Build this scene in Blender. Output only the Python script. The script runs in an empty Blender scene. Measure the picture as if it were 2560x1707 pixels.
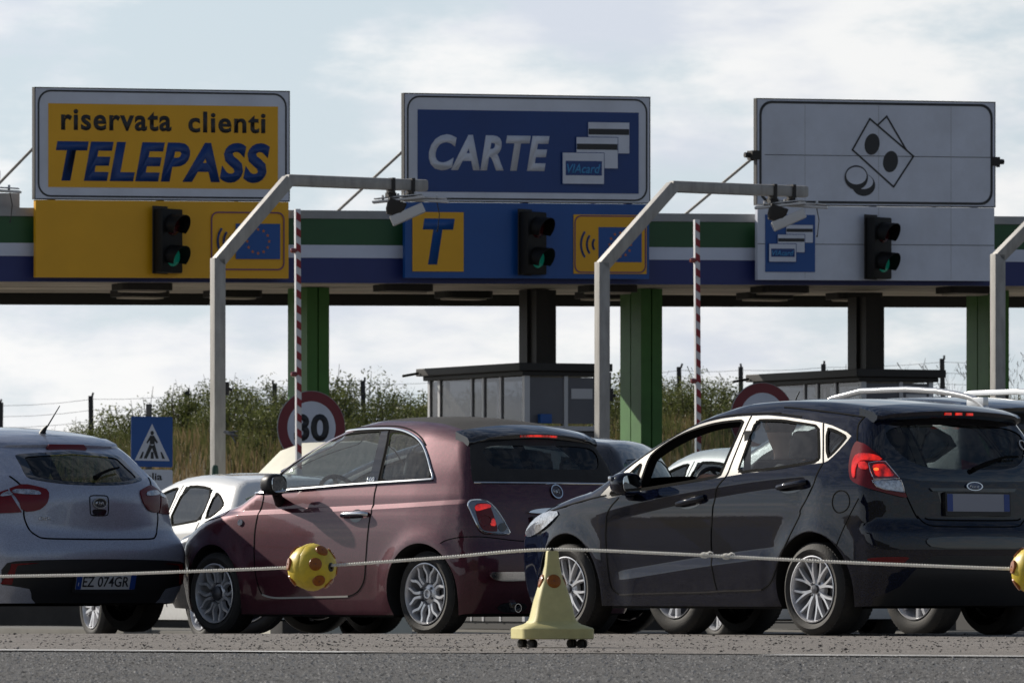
import bpy, bmesh, math, random
import numpy as np
from math import sin, cos, pi, radians, sqrt, atan2
from mathutils import Vector, Matrix
from mathutils.geometry import delaunay_2d_cdt

SC = bpy.context.scene
COL = SC.collection
R = random.Random(7)

# ------------------------------------------------------------------ camera
CAM_H = 0.35                      # long lens held close to the asphalt
cam_d = bpy.data.cameras.new('camera')
cam_d.sensor_width = 36.0
cam_d.lens = 36.0 * 19000.0 / 2560.0
cam_d.shift_y = (1450.0 - 853.5) / 2560.0
cam_d.clip_start = 0.5
cam_d.clip_end = 9000.0
cam_d.dof.use_dof = True
cam_d.dof.focus_distance = 49.5
cam_d.dof.aperture_fstop = 18.0
cam = bpy.data.objects.new('camera', cam_d)
cam.location = (0, 0, CAM_H)
cam.rotation_euler = (radians(90), 0, 0)
COL.objects.link(cam)
SC.camera = cam

# ------------------------------------------------------------------ daylight
SUN_AZ, SUN_EL = 54.0, 28.5       # degrees left of the view axis, above the horizon
SDIR = Vector((-sin(radians(SUN_AZ)) * cos(radians(SUN_EL)),
               cos(radians(SUN_AZ)) * cos(radians(SUN_EL)), sin(radians(SUN_EL))))
sun_d = bpy.data.lights.new('sun', 'SUN')
sun_d.energy = 5.0
sun_d.angle = radians(0.53)
sun_d.color = (1.0, 0.93, 0.82)
sun = bpy.data.objects.new('sun', sun_d)
sun.rotation_euler = SDIR.to_track_quat('Z', 'Y').to_euler()
sun.location = (-30, 20, 40)
COL.objects.link(sun)

SKY_OFF = (7.224, 3.319, 2.914)
world = bpy.data.worlds.new('World')
SC.world = world
world.use_nodes = True
wt = world.node_tree
wt.nodes.clear()
def wn(t, **kw):
    n = wt.nodes.new(t)
    for k, v in kw.items():
        setattr(n, k, v)
    return n
w_out = wn('ShaderNodeOutputWorld')
w_bg = wn('ShaderNodeBackground')
w_bg.inputs['Strength'].default_value = 0.066
w_sky = wn('ShaderNodeTexSky', sky_type='NISHITA')
w_sky.sun_disc = False
w_sky.sun_elevation = radians(SUN_EL)
w_sky.sun_rotation = radians(-SUN_AZ)
w_sky.air_density = 1.0
w_sky.dust_density = 0.6
w_sky.ozone_density = 2.0
# clouds: a stretched noise over the sky directions, the same everywhere; haze and far clouds pile up towards the horizon
w_tc = wn('ShaderNodeTexCoord')
def w_noise(scale, loc, detail, rough, dist=0.0):
    mp = wn('ShaderNodeMapping')
    mp.inputs['Scale'].default_value = scale
    mp.inputs['Location'].default_value = loc
    n = wn('ShaderNodeTexNoise')
    n.inputs['Scale'].default_value = 1.0
    n.inputs['Detail'].default_value = detail
    n.inputs['Roughness'].default_value = rough
    n.inputs['Distortion'].default_value = dist
    L(w_tc.outputs['Generated'], mp.inputs['Vector'])
    L(mp.outputs[0], n.inputs['Vector'])
    return n.outputs['Fac']
def w_ramp(src, p0, p1, c0=(0, 0, 0, 1), c1=(1, 1, 1, 1), ease=True):
    r = wn('ShaderNodeValToRGB')
    if ease: r.color_ramp.interpolation = 'EASE'
    r.color_ramp.elements[0].position = p0; r.color_ramp.elements[1].position = p1
    r.color_ramp.elements[0].color = c0; r.color_ramp.elements[1].color = c1
    L(src, r.inputs[0])
    return r.outputs['Color']
def w_math(op, a, b):
    m = wn('ShaderNodeMath', operation=op)
    for i, q in enumerate((a, b)):
        if isinstance(q, float): m.inputs[i].default_value = q
        else: L(q, m.inputs[i])
    return m.outputs[0]
def w_mixc(fac, a, b):
    m = wn('ShaderNodeMix', data_type='RGBA')
    for i, q in ((0, fac), (6, a), (7, b)):
        if isinstance(q, (float, tuple)): m.inputs[i].default_value = q
        else: L(q, m.inputs[i])
    return m.outputs[2]
L = wt.links.new
w_sep = wn('ShaderNodeSeparateXYZ')
L(w_tc.outputs['Generated'], w_sep.inputs[0])
w_low = w_ramp(w_sep.outputs['Z'], 0.02, 0.42, (1, 1, 1, 1), (0, 0, 0, 1))
c_shape = w_ramp(w_noise((16.0, 16.0, 44.0), SKY_OFF, 12.0, 0.60, 0.0), 0.43, 0.585)
c_shade = w_ramp(w_noise((26.0, 26.0, 80.0), (SKY_OFF[0] + 3.0, 1.0, 5.3), 9.0, 0.55), 0.36, 0.62, (10.6, 11.2, 12.6, 1), (15.4, 15.2, 15.0, 1))
# haze and cloud glow towards the sun (forward scattering), duller away from it
w_dot = wn('ShaderNodeVectorMath', operation='DOT_PRODUCT')
L(w_tc.outputs['Generated'], w_dot.inputs[0]); w_dot.inputs[1].default_value = tuple(SDIR)
w_h = w_math('MULTIPLY', w_math('ADD', w_dot.outputs['Value'], 1.0), 0.5)
w_fwd = w_math('ADD', w_math('MULTIPLY', w_math('MULTIPLY', w_h, w_h), 0.95), 0.42)
def w_scale(c, f):
    m = wn('ShaderNodeVectorMath', operation='SCALE')
    if isinstance(c, tuple): m.inputs[0].default_value = c[:3]
    else: L(c, m.inputs[0])
    L(f, m.inputs['Scale'])
    return m.outputs[0]
w_hazy = w_mixc(w_math('MULTIPLY', w_low, 0.80), w_sky.outputs[0], w_scale((10.8, 12.3, 13.6), w_fwd))
w_all = w_mixc(w_math('MULTIPLY', c_shape, w_math('ADD', w_math('MULTIPLY', w_low, 0.60), 0.25)), w_hazy, w_scale(c_shade, w_fwd))
L(w_all, w_bg.inputs['Color'])
L(w_bg.outputs[0], w_out.inputs[0])

SC.view_settings.view_transform = 'Standard'
SC.view_settings.look = 'None'
SC.view_settings.gamma = 1.0
SC.view_settings.exposure = 0.0
SC.view_settings.use_curve_mapping = False
SC.render.engine = 'CYCLES'
SC.cycles.max_bounces = 8
SC.cycles.transparent_max_bounces = 24
SC.cycles.caustics_reflective = False
SC.cycles.caustics_refractive = False
SC.cycles.sample_clamp_indirect = 6.0
SC.cycles.use_denoising = True
# ------------------------------------------------------------------ helpers
def tag(o, label=None, cat=None, group=None, kind=None):
    if label: o['label'] = label
    if cat: o['category'] = cat
    if group: o['group'] = group
    if kind: o['kind'] = kind
    return o

def thing(name, label, cat, loc=(0, 0, 0), rz=0.0, group=None):
    o = bpy.data.objects.new(name, None)
    o.empty_display_size = 0.2
    COL.objects.link(o)
    o.location = loc
    o.rotation_euler = (0, 0, rz)
    return tag(o, label, cat, group)

def link_mesh(name, me, mats, parent=None):
    o = bpy.data.objects.new(name, me)
    for m in (mats if isinstance(mats, (list, tuple)) else [mats]):
        me.materials.append(m)
    COL.objects.link(o)
    if parent is not None:
        o.parent = parent
    return o

def dup(root, loc=None, rz=None, label=None, group=None):
    def cp(o, par):
        c = o.copy()
        COL.objects.link(c)
        c.parent = par
        for ch in o.children:
            cp(ch, c)
        return c
    r = cp(root, None)
    if loc is not None: r.location = loc
    if rz is not None: r.rotation_euler = (0, 0, rz)
    return tag(r, label, None, group)

class MB:
    """collects simple solids into one mesh"""
    def __init__(s):
        s.v, s.f, s.m = [], [], []
        s.cur = 0
    def add(s, vs, fs):
        o = len(s.v)
        s.v += [tuple(p) for p in vs]
        s.f += [tuple(i + o for i in f) for f in fs]
        s.m += [s.cur] * len(fs)
        return s
    def box(s, x0, x1, y0, y1, z0, z1, M=None):
        vs = [Vector((x, y, z)) for x in (x0, x1) for y in (y0, y1) for z in (z0, z1)]
        if M is not None: vs = [M @ p for p in vs]
        return s.add(vs, [(0, 1, 3, 2), (4, 6, 7, 5), (0, 4, 5, 1), (2, 3, 7, 6), (0, 2, 6, 4), (1, 5, 7, 3)])
    def bar(s, p, q, w, h, up=(0, 0, 1)):
        p, q = Vector(p), Vector(q)
        d = (q - p).normalized()
        a = d.cross(Vector(up))
        if a.length < 1e-4: a = d.cross(Vector((1, 0, 0)))
        a.normalize(); b = a.cross(d)
        vs = [c + a * (w / 2 * i) + b * (h / 2 * j) for c in (p, q) for i, j in ((-1, -1), (1, -1), (1, 1), (-1, 1))]
        return s.add(vs, [(0, 1, 2, 3), (7, 6, 5, 4), (0, 4, 5, 1), (1, 5, 6, 2), (2, 6, 7, 3), (3, 7, 4, 0)])
    def tube(s, pts, r, n=8, caps=True, closed=False):
        pts = [Vector(p) for p in pts]
        rs = r if isinstance(r, (list, tuple)) else [r] * len(pts)
        N = len(pts); vs = []; prev = None
        for i, p in enumerate(pts):
            if closed: d = pts[(i + 1) % N] - pts[i - 1]
            else: d = pts[min(i + 1, N - 1)] - pts[max(i - 1, 0)]
            d.normalize()
            if prev is None:
                a = d.cross(Vector((0, 0, 1)))
                if a.length < 1e-3: a = d.cross(Vector((1, 0, 0)))
            else:
                a = prev - d * prev.dot(d)
            a.normalize(); prev = a
            b = d.cross(a)
            for k in range(n):
                t = 2 * pi * k / n
                vs.append(p + a * (cos(t) * rs[i]) + b * (sin(t) * rs[i]))
        fs = []
        for i in range(N if closed else N - 1):
            j = (i + 1) % N
            for k in range(n):
                fs.append((i * n + k, i * n + (k + 1) % n, j * n + (k + 1) % n, j * n + k))
        if caps and not closed:
            fs.append(tuple(range(n - 1, -1, -1)))
            fs.append(tuple((N - 1) * n + k for k in range(n)))
        return s.add(vs, fs)
    def lathe(s, prof, n=32, M=None, cap=True):
        """prof: (radius, height) pairs about local z"""
        vs, fs = [], []
        for r, h in prof:
            for k in range(n):
                t = 2 * pi * k / n
                vs.append(Vector((r * cos(t), r * sin(t), h)))
        for i in range(len(prof) - 1):
            for k in range(n):
                fs.append((i * n + k, i * n + (k + 1) % n, (i + 1) * n + (k + 1) % n, (i + 1) * n + k))
        if cap:
            if prof[0][0] > 1e-5: fs.append(tuple(range(n - 1, -1, -1)))
            if prof[-1][0] > 1e-5: fs.append(tuple((len(prof) - 1) * n + k for k in range(n)))
        if M is not None: vs = [M @ p for p in vs]
        return s.add(vs, fs)
    def prism(s, poly, h0, h1, M=None):
        """poly in local xy (counter-clockwise), extruded along local z"""
        n = len(poly)
        vs = [Vector((x, y, h0)) for x, y in poly] + [Vector((x, y, h1)) for x, y in poly]
        fs = [tuple(range(n - 1, -1, -1)), tuple(range(n, 2 * n))]
        fs += [(i, (i + 1) % n, n + (i + 1) % n, n + i) for i in range(n)]
        if M is not None: vs = [M @ p for p in vs]
        return s.add(vs, fs)
    def loft(s, rings, cap=True):
        n = len(rings[0]); vs = [p for r in rings for p in r]; fs = []
        for i in range(len(rings) - 1):
            for k in range(n):
                fs.append((i * n + k, i * n + (k + 1) % n, (i + 1) * n + (k + 1) % n, (i + 1) * n + k))
        if cap:
            fs.append(tuple(range(n - 1, -1, -1)))
            fs.append(tuple((len(rings) - 1) * n + k for k in range(n)))
        return s.add(vs, fs)
    def build(s, name, mats, parent=None, smooth=None, bevel=None, kind=None):
        me = bpy.data.meshes.new(name)
        me.from_pydata([tuple(p) for p in s.v], [], s.f)
        if any(s.m): me.polygons.foreach_set('material_index', s.m)
        if smooth is not None or bevel:
            bm = bmesh.new(); bm.from_mesh(me)
            bmesh.ops.recalc_face_normals(bm, faces=bm.faces)
            if bevel:
                es = [e for e in bm.edges if len(e.link_faces) == 2 and e.calc_face_angle(0) > 0.6]
                bmesh.ops.bevel(bm, geom=es, offset=bevel, segments=2, affect='EDGES', profile=0.6, clamp_overlap=True)
            bm.to_mesh(me); bm.free()
        if smooth is not None:
            me.shade_smooth()
            me.set_sharp_from_angle(angle=radians(smooth))
        me.update()
        o = link_mesh(name, me, mats, parent)
        if kind: o['kind'] = kind
        return o

def frame(o, ex, ey, ez=None):
    ex, ey = Vector(ex).normalized(), Vector(ey).normalized()
    ez = Vector(ez).normalized() if ez is not None else ex.cross(ey)
    return Matrix(((ex.x, ey.x, ez.x, o[0]), (ex.y, ey.y, ez.y, o[1]), (ex.z, ey.z, ez.z, o[2]), (0, 0, 0, 1)))

def rrect(x0, x1, y0, y1, r, n=5):
    out = []
    for cx, cy, a in ((x1 - r, y0 + r, -90), (x1 - r, y1 - r, 0), (x0 + r, y1 - r, 90), (x0 + r, y0 + r, 180)):
        for i in range(n + 1):
            t = radians(a + 90.0 * i / n)
            out.append((cx + r * cos(t), cy + r * sin(t)))
    return out

def ellipse(cx, cy, rx, ry, n=28):
    return [(cx + rx * cos(2 * pi * i / n), cy + ry * sin(2 * pi * i / n)) for i in range(n)]

def ring_prism(outer, inner, h0, h1, M, mb):
    """flat frame between two outlines with the same point count"""
    n = len(outer)
    vs = [M @ Vector((x, y, h)) for h in (h0, h1) for x, y in outer] + [M @ Vector((x, y, h)) for h in (h0, h1) for x, y in inner]
    fs = []
    for i in range(n):
        j = (i + 1) % n
        fs.append((n + i, n + j, 3 * n + j, 3 * n + i))
        fs.append((i, j, n + j, n + i))
        fs.append((2 * n + j, 2 * n + i, 3 * n + i, 3 * n + j))
    mb.add(vs, fs)

def text_mesh(name, body, m, parent, M, width=None, height=None, shear=0.0, bold=0.0, depth=0.004, spacing=1.0):
    """lettering: x0..width along local x, cap height along local y"""
    cu = bpy.data.curves.new(name, 'FONT')
    cu.body = body
    cu.size = 1.0
    cu.shear = shear
    cu.offset = bold
    cu.extrude = 0.0
    cu.space_character = spacing
    cu.resolution_u = 4
    tmp = bpy.data.objects.new(name, cu)
    COL.objects.link(tmp)
    dg = bpy.context.evaluated_depsgraph_get()
    me = bpy.data.meshes.new_from_object(tmp.evaluated_get(dg))
    bpy.data.objects.remove(tmp)
    me.name = name
    co = np.empty(len(me.vertices) * 3); me.vertices.foreach_get('co', co)
    co = co.reshape(-1, 3)
    mn, mx = co.min(0), co.max(0)
    sy = height / (mx[1] - mn[1]) if height else None
    sx = width / (mx[0] - mn[0]) if width else sy
    sy = sy or sx
    bm = bmesh.new(); bm.from_mesh(me)
    for v in bm.verts:
        v.co = Vector(((v.co.x - mn[0]) * sx, (v.co.y - mn[1]) * sy, 0.0))
    if depth:
        ret = bmesh.ops.extrude_face_region(bm, geom=bm.faces[:])
        for g in ret['geom']:
            if isinstance(g, bmesh.types.BMVert): g.co.z += depth
    for v in bm.verts: v.co = M @ v.co
    bmesh.ops.recalc_face_normals(bm, faces=bm.faces)
    bm.to_mesh(me); bm.free()
    me.materials.clear()
    return link_mesh(name, me, m, parent)

# ------------------------------------------------------------------ materials
def mat(name, col, rough=0.5, metal=0.0, coat=0.0, var=0.0, vscale=3.0, bump=0.0, bscale=60.0, spec=0.5,
        dirt=None, dirt_amt=0.0, dscale=2.0, emit=None, estr=0.0, trans=0.0, coords='Object', stretch=None, evar=0.0, escale=12.0):
    m = bpy.data.materials.new(name)
    m.use_nodes = True
    t = m.node_tree
    b = t.nodes['Principled BSDF']
    b.inputs['Base Color'].default_value = (*col, 1)
    b.inputs['Roughness'].default_value = rough
    b.inputs['Metallic'].default_value = metal
    b.inputs['Coat Weight'].default_value = coat
    b.inputs['Coat Roughness'].default_value = 0.03
    b.inputs['Specular IOR Level'].default_value = spec
    if emit:
        b.inputs['Emission Color'].default_value = (*emit, 1)
        b.inputs['Emission Strength'].default_value = estr
    tc = t.nodes.new('ShaderNodeTexCoord')
    src = tc.outputs[coords]
    if stretch:
        mp = t.nodes.new('ShaderNodeMapping'); mp.inputs['Scale'].default_value = stretch
        t.links.new(src, mp.inputs['Vector']); src = mp.outputs[0]
    col_out = None
    if var > 0:
        n = t.nodes.new('ShaderNodeTexNoise'); n.inputs['Scale'].default_value = vscale
        n.inputs['Detail'].default_value = 6; n.inputs['Roughness'].default_value = 0.6
        t.links.new(src, n.inputs['Vector'])
        rp = t.nodes.new('ShaderNodeValToRGB')
        rp.color_ramp.elements[0].position = 0.3; rp.color_ramp.elements[1].position = 0.7
        rp.color_ramp.elements[0].color = (*[c * (1 - var) for c in col], 1)
        rp.color_ramp.elements[1].color = (*[min(1, c * (1 + var)) for c in col], 1)
        t.links.new(n.outputs['Fac'], rp.inputs[0])
        col_out = rp.outputs[0]
        t.links.new(col_out, b.inputs['Base Color'])
    if dirt is not None:
        n = t.nodes.new('ShaderNodeTexNoise'); n.inputs['Scale'].default_value = dscale
        n.inputs['Detail'].default_value = 8; n.inputs['Roughness'].default_value = 0.68
        t.links.new(src, n.inputs['Vector'])
        rp = t.nodes.new('ShaderNodeValToRGB')
        rp.color_ramp.elements[0].position = 0.42; rp.color_ramp.elements[1].position = 0.72
        rp.color_ramp.elements[0].color = (0, 0, 0, 1)
        rp.color_ramp.elements[1].color = (dirt_amt, dirt_amt, dirt_amt, 1)
        t.links.new(n.outputs['Fac'], rp.inputs[0])
        mx = t.nodes.new('ShaderNodeMix'); mx.data_type = 'RGBA'
        t.links.new(rp.outputs[0], mx.inputs[0])
        if col_out is not None: t.links.new(col_out, mx.inputs[6])
        else: mx.inputs[6].default_value = (*col, 1)
        mx.inputs[7].default_value = (*dirt, 1)
        t.links.new(mx.outputs[2], b.inputs['Base Color'])
    if estr > 0 and evar > 0:
        n = t.nodes.new('ShaderNodeTexNoise'); n.inputs['Scale'].default_value = escale; n.inputs['Detail'].default_value = 3
        t.links.new(src, n.inputs['Vector'])
        mr = t.nodes.new('ShaderNodeMapRange'); mr.inputs['From Min'].default_value = 0.35; mr.inputs['From Max'].default_value = 0.68
        mr.inputs['To Min'].default_value = estr * (1 - evar); mr.inputs['To Max'].default_value = estr * (1 + evar)
        t.links.new(n.outputs['Fac'], mr.inputs['Value']); t.links.new(mr.outputs[0], b.inputs['Emission Strength'])
    if bump > 0:
        n = t.nodes.new('ShaderNodeTexNoise'); n.inputs['Scale'].default_value = bscale
        n.inputs['Detail'].default_value = 4
        t.links.new(src, n.inputs['Vector'])
        bp = t.nodes.new('ShaderNodeBump'); bp.inputs['Strength'].default_value = bump
        bp.inputs['Distance'].default_value = 0.01
        t.links.new(n.outputs['Fac'], bp.inputs['Height'])
        t.links.new(bp.outputs[0], b.inputs['Normal'])
    return m

def paint_mat(name, col, flake=0.25, rough=0.32, metal=0.55, dust=(0.30, 0.26, 0.22), dust_lo=0.35, dust_all=0.04, peel=0.02, streak=0.0, spec=0.5):
    """car lacquer: metallic base under a clear coat, road dust thicker towards the sills, inside of the shell dark"""
    m = bpy.data.materials.new(name)
    m.use_nodes = True
    t = m.node_tree; N = t.nodes; K = t.links.new
    b = N['Principled BSDF']
    b.inputs['Metallic'].default_value = metal
    b.inputs['Specular IOR Level'].default_value = spec
    b.inputs['Coat Weight'].default_value = 1.0
    b.inputs['Coat Roughness'].default_value = 0.035
    tc = N.new('ShaderNodeTexCoord')
    # flakes
    fl = N.new('ShaderNodeTexVoronoi'); fl.inputs['Scale'].default_value = 220.0
    K(tc.outputs['Object'], fl.inputs['Vector'])
    fr = N.new('ShaderNodeMapRange')
    fr.inputs['To Min'].default_value = 1.0 - flake; fr.inputs['To Max'].default_value = 1.0 + flake
    sep = N.new('ShaderNodeSeparateColor'); K(fl.outputs['Color'], sep.inputs[0])
    K(sep.outputs[0], fr.inputs['Value'])
    mul = N.new('ShaderNodeVectorMath'); mul.operation = 'SCALE'
    mul.inputs[0].default_value = col
    K(fr.outputs[0], mul.inputs['Scale'])
    # dust
    sx = N.new('ShaderNodeSeparateXYZ'); K(tc.outputs['Object'], sx.inputs[0])
    lo = N.new('ShaderNodeMapRange'); lo.interpolation_type = 'SMOOTHSTEP'
    lo.inputs['From Min'].default_value = 0.75; lo.inputs['From Max'].default_value = 0.15
    lo.inputs['To Min'].default_value = dust_all; lo.inputs['To Max'].default_value = dust_lo
    K(sx.outputs['Z'], lo.inputs['Value'])
    dn = N.new('ShaderNodeTexNoise'); dn.inputs['Scale'].default_value = 5.0; dn.inputs['Detail'].default_value = 8.0
    dn.inputs['Roughness'].default_value = 0.7
    mp = N.new('ShaderNodeMapping'); mp.inputs['Scale'].default_value = (4.0, 4.0, 0.8 if streak else 4.0)
    K(tc.outputs['Object'], mp.inputs['Vector']); K(mp.outputs[0], dn.inputs['Vector'])
    dm = N.new('ShaderNodeMapRange'); dm.inputs['From Min'].default_value = 0.3; dm.inputs['From Max'].default_value = 0.75
    dm.inputs['To Min'].default_value = 0.35; dm.inputs['To Max'].default_value = 1.7
    K(dn.outputs['Fac'], dm.inputs['Value'])
    dk = N.new('ShaderNodeMath'); dk.operation = 'MULTIPLY'; dk.use_clamp = True
    K(lo.outputs[0], dk.inputs[0]); K(dm.outputs[0], dk.inputs[1])
    mx = N.new('ShaderNodeMix'); mx.data_type = 'RGBA'
    K(dk.outputs[0], mx.inputs[0]); K(mul.outputs[0], mx.inputs[6]); mx.inputs[7].default_value = (*dust, 1)
    K(mx.outputs[2], b.inputs['Base Color'])
    rr = N.new('ShaderNodeMapRange'); rr.inputs['To Min'].default_value = rough; rr.inputs['To Max'].default_value = 0.85
    K(dk.outputs[0], rr.inputs['Value']); K(rr.outputs[0], b.inputs['Roughness'])
    cr = N.new('ShaderNodeMapRange'); cr.inputs['To Min'].default_value = 1.0; cr.inputs['To Max'].default_value = 0.25
    K(dk.outputs[0], cr.inputs['Value']); K(cr.outputs[0], b.inputs['Coat Weight'])
    cq = N.new('ShaderNodeMapRange'); cq.inputs['To Min'].default_value = 0.03; cq.inputs['To Max'].default_value = 0.3
    K(dk.outputs[0], cq.inputs['Value']); K(cq.outputs[0], b.inputs['Coat Roughness'])
    # orange peel
    pn = N.new('ShaderNodeTexNoise'); pn.inputs['Scale'].default_value = 26.0; pn.inputs['Detail'].default_value = 2.0
    K(tc.outputs['Object'], pn.inputs['Vector'])
    bp = N.new('ShaderNodeBump'); bp.inputs['Strength'].default_value = peel; bp.inputs['Distance'].default_value = 0.02
    K(pn.outputs['Fac'], bp.inputs['Height'])
    K(bp.outputs[0], b.inputs['Coat Normal']); K(bp.outputs[0], b.inputs['Normal'])
    # the inner skin of the shell is dark trim
    ge = N.new('ShaderNodeNewGeometry')
    inn = N.new('ShaderNodeBsdfDiffuse'); inn.inputs['Color'].default_value = (0.02, 0.02, 0.022, 1)
    ms = N.new('ShaderNodeMixShader')
    K(ge.outputs['Backfacing'], ms.inputs[0]); K(b.outputs[0], ms.inputs[1]); K(inn.outputs[0], ms.inputs[2])
    K(ms.outputs[0], N['Material Output'].inputs['Surface'])
    return m

def glass_mat(name, tint=(0.55, 0.6, 0.6), dust=0.06, refl=1.0, streak=True):
    """thin car glass: tinted see-through, mirror by angle, a film of dust"""
    m = bpy.data.materials.new(name)
    m.use_nodes = True
    t = m.node_tree; N = t.nodes; K = t.links.new
    N.remove(N['Principled BSDF'])
    tr = N.new('ShaderNodeBsdfTransparent'); tr.inputs['Color'].default_value = (*tint, 1)
    gl = N.new('ShaderNodeBsdfGlossy'); gl.inputs['Roughness'].default_value = 0.02
    gl.inputs['Color'].default_value = (0.95, 0.97, 1, 1)
    fr = N.new('ShaderNodeLayerWeight'); fr.inputs['Blend'].default_value = 0.5
    fp = N.new('ShaderNodeMath'); fp.operation = 'POWER'; fp.inputs[1].default_value = 5.0
    K(fr.outputs['Facing'], fp.inputs[0])
    fm = N.new('ShaderNodeMath'); fm.operation = 'MULTIPLY_ADD'; fm.inputs[1].default_value = 0.9; fm.inputs[2].default_value = 0.055 * refl; fm.use_clamp = True
    K(fp.outputs[0], fm.inputs[0])
    m1 = N.new('ShaderNodeMixShader')
    K(fm.outputs[0], m1.inputs[0]); K(tr.outputs[0], m1.inputs[1]); K(gl.outputs[0], m1.inputs[2])
    df = N.new('ShaderNodeBsdfDiffuse'); df.inputs['Color'].default_value = (0.55, 0.53, 0.5, 1)
    tc = N.new('ShaderNodeTexCoord')
    mp = N.new('ShaderNodeMapping'); mp.inputs['Scale'].default_value = (14, 14, 3.0 if streak else 14)
    nz = N.new('ShaderNodeTexNoise'); nz.inputs['Scale'].default_value = 2.2; nz.inputs['Detail'].default_value = 9
    nz.inputs['Roughness'].default_value = 0.72
    K(tc.outputs['Object'], mp.inputs['Vector']); K(mp.outputs[0], nz.inputs['Vector'])
    mr = N.new('ShaderNodeMapRange'); mr.inputs['From Min'].default_value = 0.3; mr.inputs['From Max'].default_value = 0.8
    mr.inputs['To Min'].default_value = dust * 0.3; mr.inputs['To Max'].default_value = dust * 2.2
    K(nz.outputs['Fac'], mr.inputs['Value'])
    m2 = N.new('ShaderNodeMixShader')
    K(mr.outputs[0], m2.inputs[0]); K(m1.outputs[0], m2.inputs[1]); K(df.outputs[0], m2.inputs[2])
    K(m2.outputs[0], N['Material Output'].inputs['Surface'])
    return m

M = {}
M['chrome'] = mat('chrome', (0.75, 0.76, 0.78), 0.12, 1.0)
M['satin'] = mat('satin_trim', (0.43, 0.41, 0.375), 0.5, 0.1)
M['alloy'] = mat('alloy', (0.66, 0.66, 0.68), 0.3, 0.45, var=0.08, vscale=20)
M['alloy_dark'] = mat('alloy_dark', (0.10, 0.10, 0.11), 0.4, 0.6)
M['rubber'] = mat('rubber', (0.022, 0.021, 0.020), 0.75, dirt=(0.10, 0.085, 0.07), dirt_amt=0.28, dscale=7, bump=0.25, bscale=90)
M['black'] = mat('black_plastic', (0.012, 0.012, 0.013), 0.45, bump=0.05, bscale=300)
M['seal'] = mat('black_seal', (0.006, 0.006, 0.006), 0.9, spec=0.1)
M['gloss_black'] = mat('gloss_black', (0.006, 0.006, 0.008), 0.06, coat=1.0)
M['under'] = mat('underbody', (0.008, 0.008, 0.008), 0.9)
M['cloth'] = mat('seat_cloth', (0.035, 0.036, 0.04), 0.9, bump=0.2, bscale=200)
M['cloth_grey'] = mat('seat_cloth_grey', (0.10, 0.105, 0.115), 0.9, bump=0.2, bscale=200)
M['dash'] = mat('dash_plastic', (0.03, 0.031, 0.034), 0.6)
M['fabric_roof'] = mat('roof_fabric', (0.030, 0.028, 0.027), 0.85, bump=0.3, bscale=500, var=0.2, vscale=8)
M['mirror'] = mat('mirror_glass', (0.75, 0.8, 0.85), 0.02, 1.0)
M['red_lens'] = mat('red_lens', (0.16, 0.004, 0.006), 0.08, coat=1.0)
M['red_dark'] = mat('red_lens_dark', (0.15, 0.004, 0.008), 0.2, coat=0.25, spec=0.25)
M['red_lit'] = mat('red_lamp_lit', (0.35, 0.008, 0.006), 0.12, coat=1.0, emit=(1.0, 0.02, 0.006), estr=0.42, var=0.4, vscale=25, evar=0.85, escale=16)
M['orange_lit'] = mat('bulb_glow', (0.5, 0.1, 0.02), 0.2, emit=(1.0, 0.16, 0.03), estr=1.6)
M['clear_lens'] = mat('clear_lens', (0.42, 0.43, 0.46), 0.12, 0.7, coat=1.0, var=0.5, vscale=40)
M['lamp_grey'] = mat('lamp_grey', (0.20, 0.23, 0.28), 0.18, 0.2, coat=1.0)
M['plate_white'] = mat('plate_white', (0.62, 0.62, 0.63), 0.4)
M['plate_blue'] = mat('plate_blue', (0.012, 0.05, 0.25), 0.35)
M['plate_grey'] = mat('plate_grey', (0.30, 0.31, 0.36), 0.45)
M['letter'] = mat('letter_black', (0.012, 0.012, 0.014), 0.5)
M['white_print'] = mat('white_print', (0.72, 0.72, 0.72), 0.5)
# ------------------------------------------------------------------ ground
def gz(x, y):
    if y < 49.5: return 0.0
    z = -(min(y, 118.0) - 49.5) * 0.01
    t = max(0.0, min(1.0, (y - 117.0) / 19.0)); t = t * t * (3 - 2 * t)
    top = 2.75 + 0.03 * x + 0.10 * sin(x * 0.9) + 0.07 * sin(x * 2.1 + 1)
    z += t * (top + 0.685)
    if y > 150: z -= min(1.0, (y - 150) / 80.0) * 3.5
    return z

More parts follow.
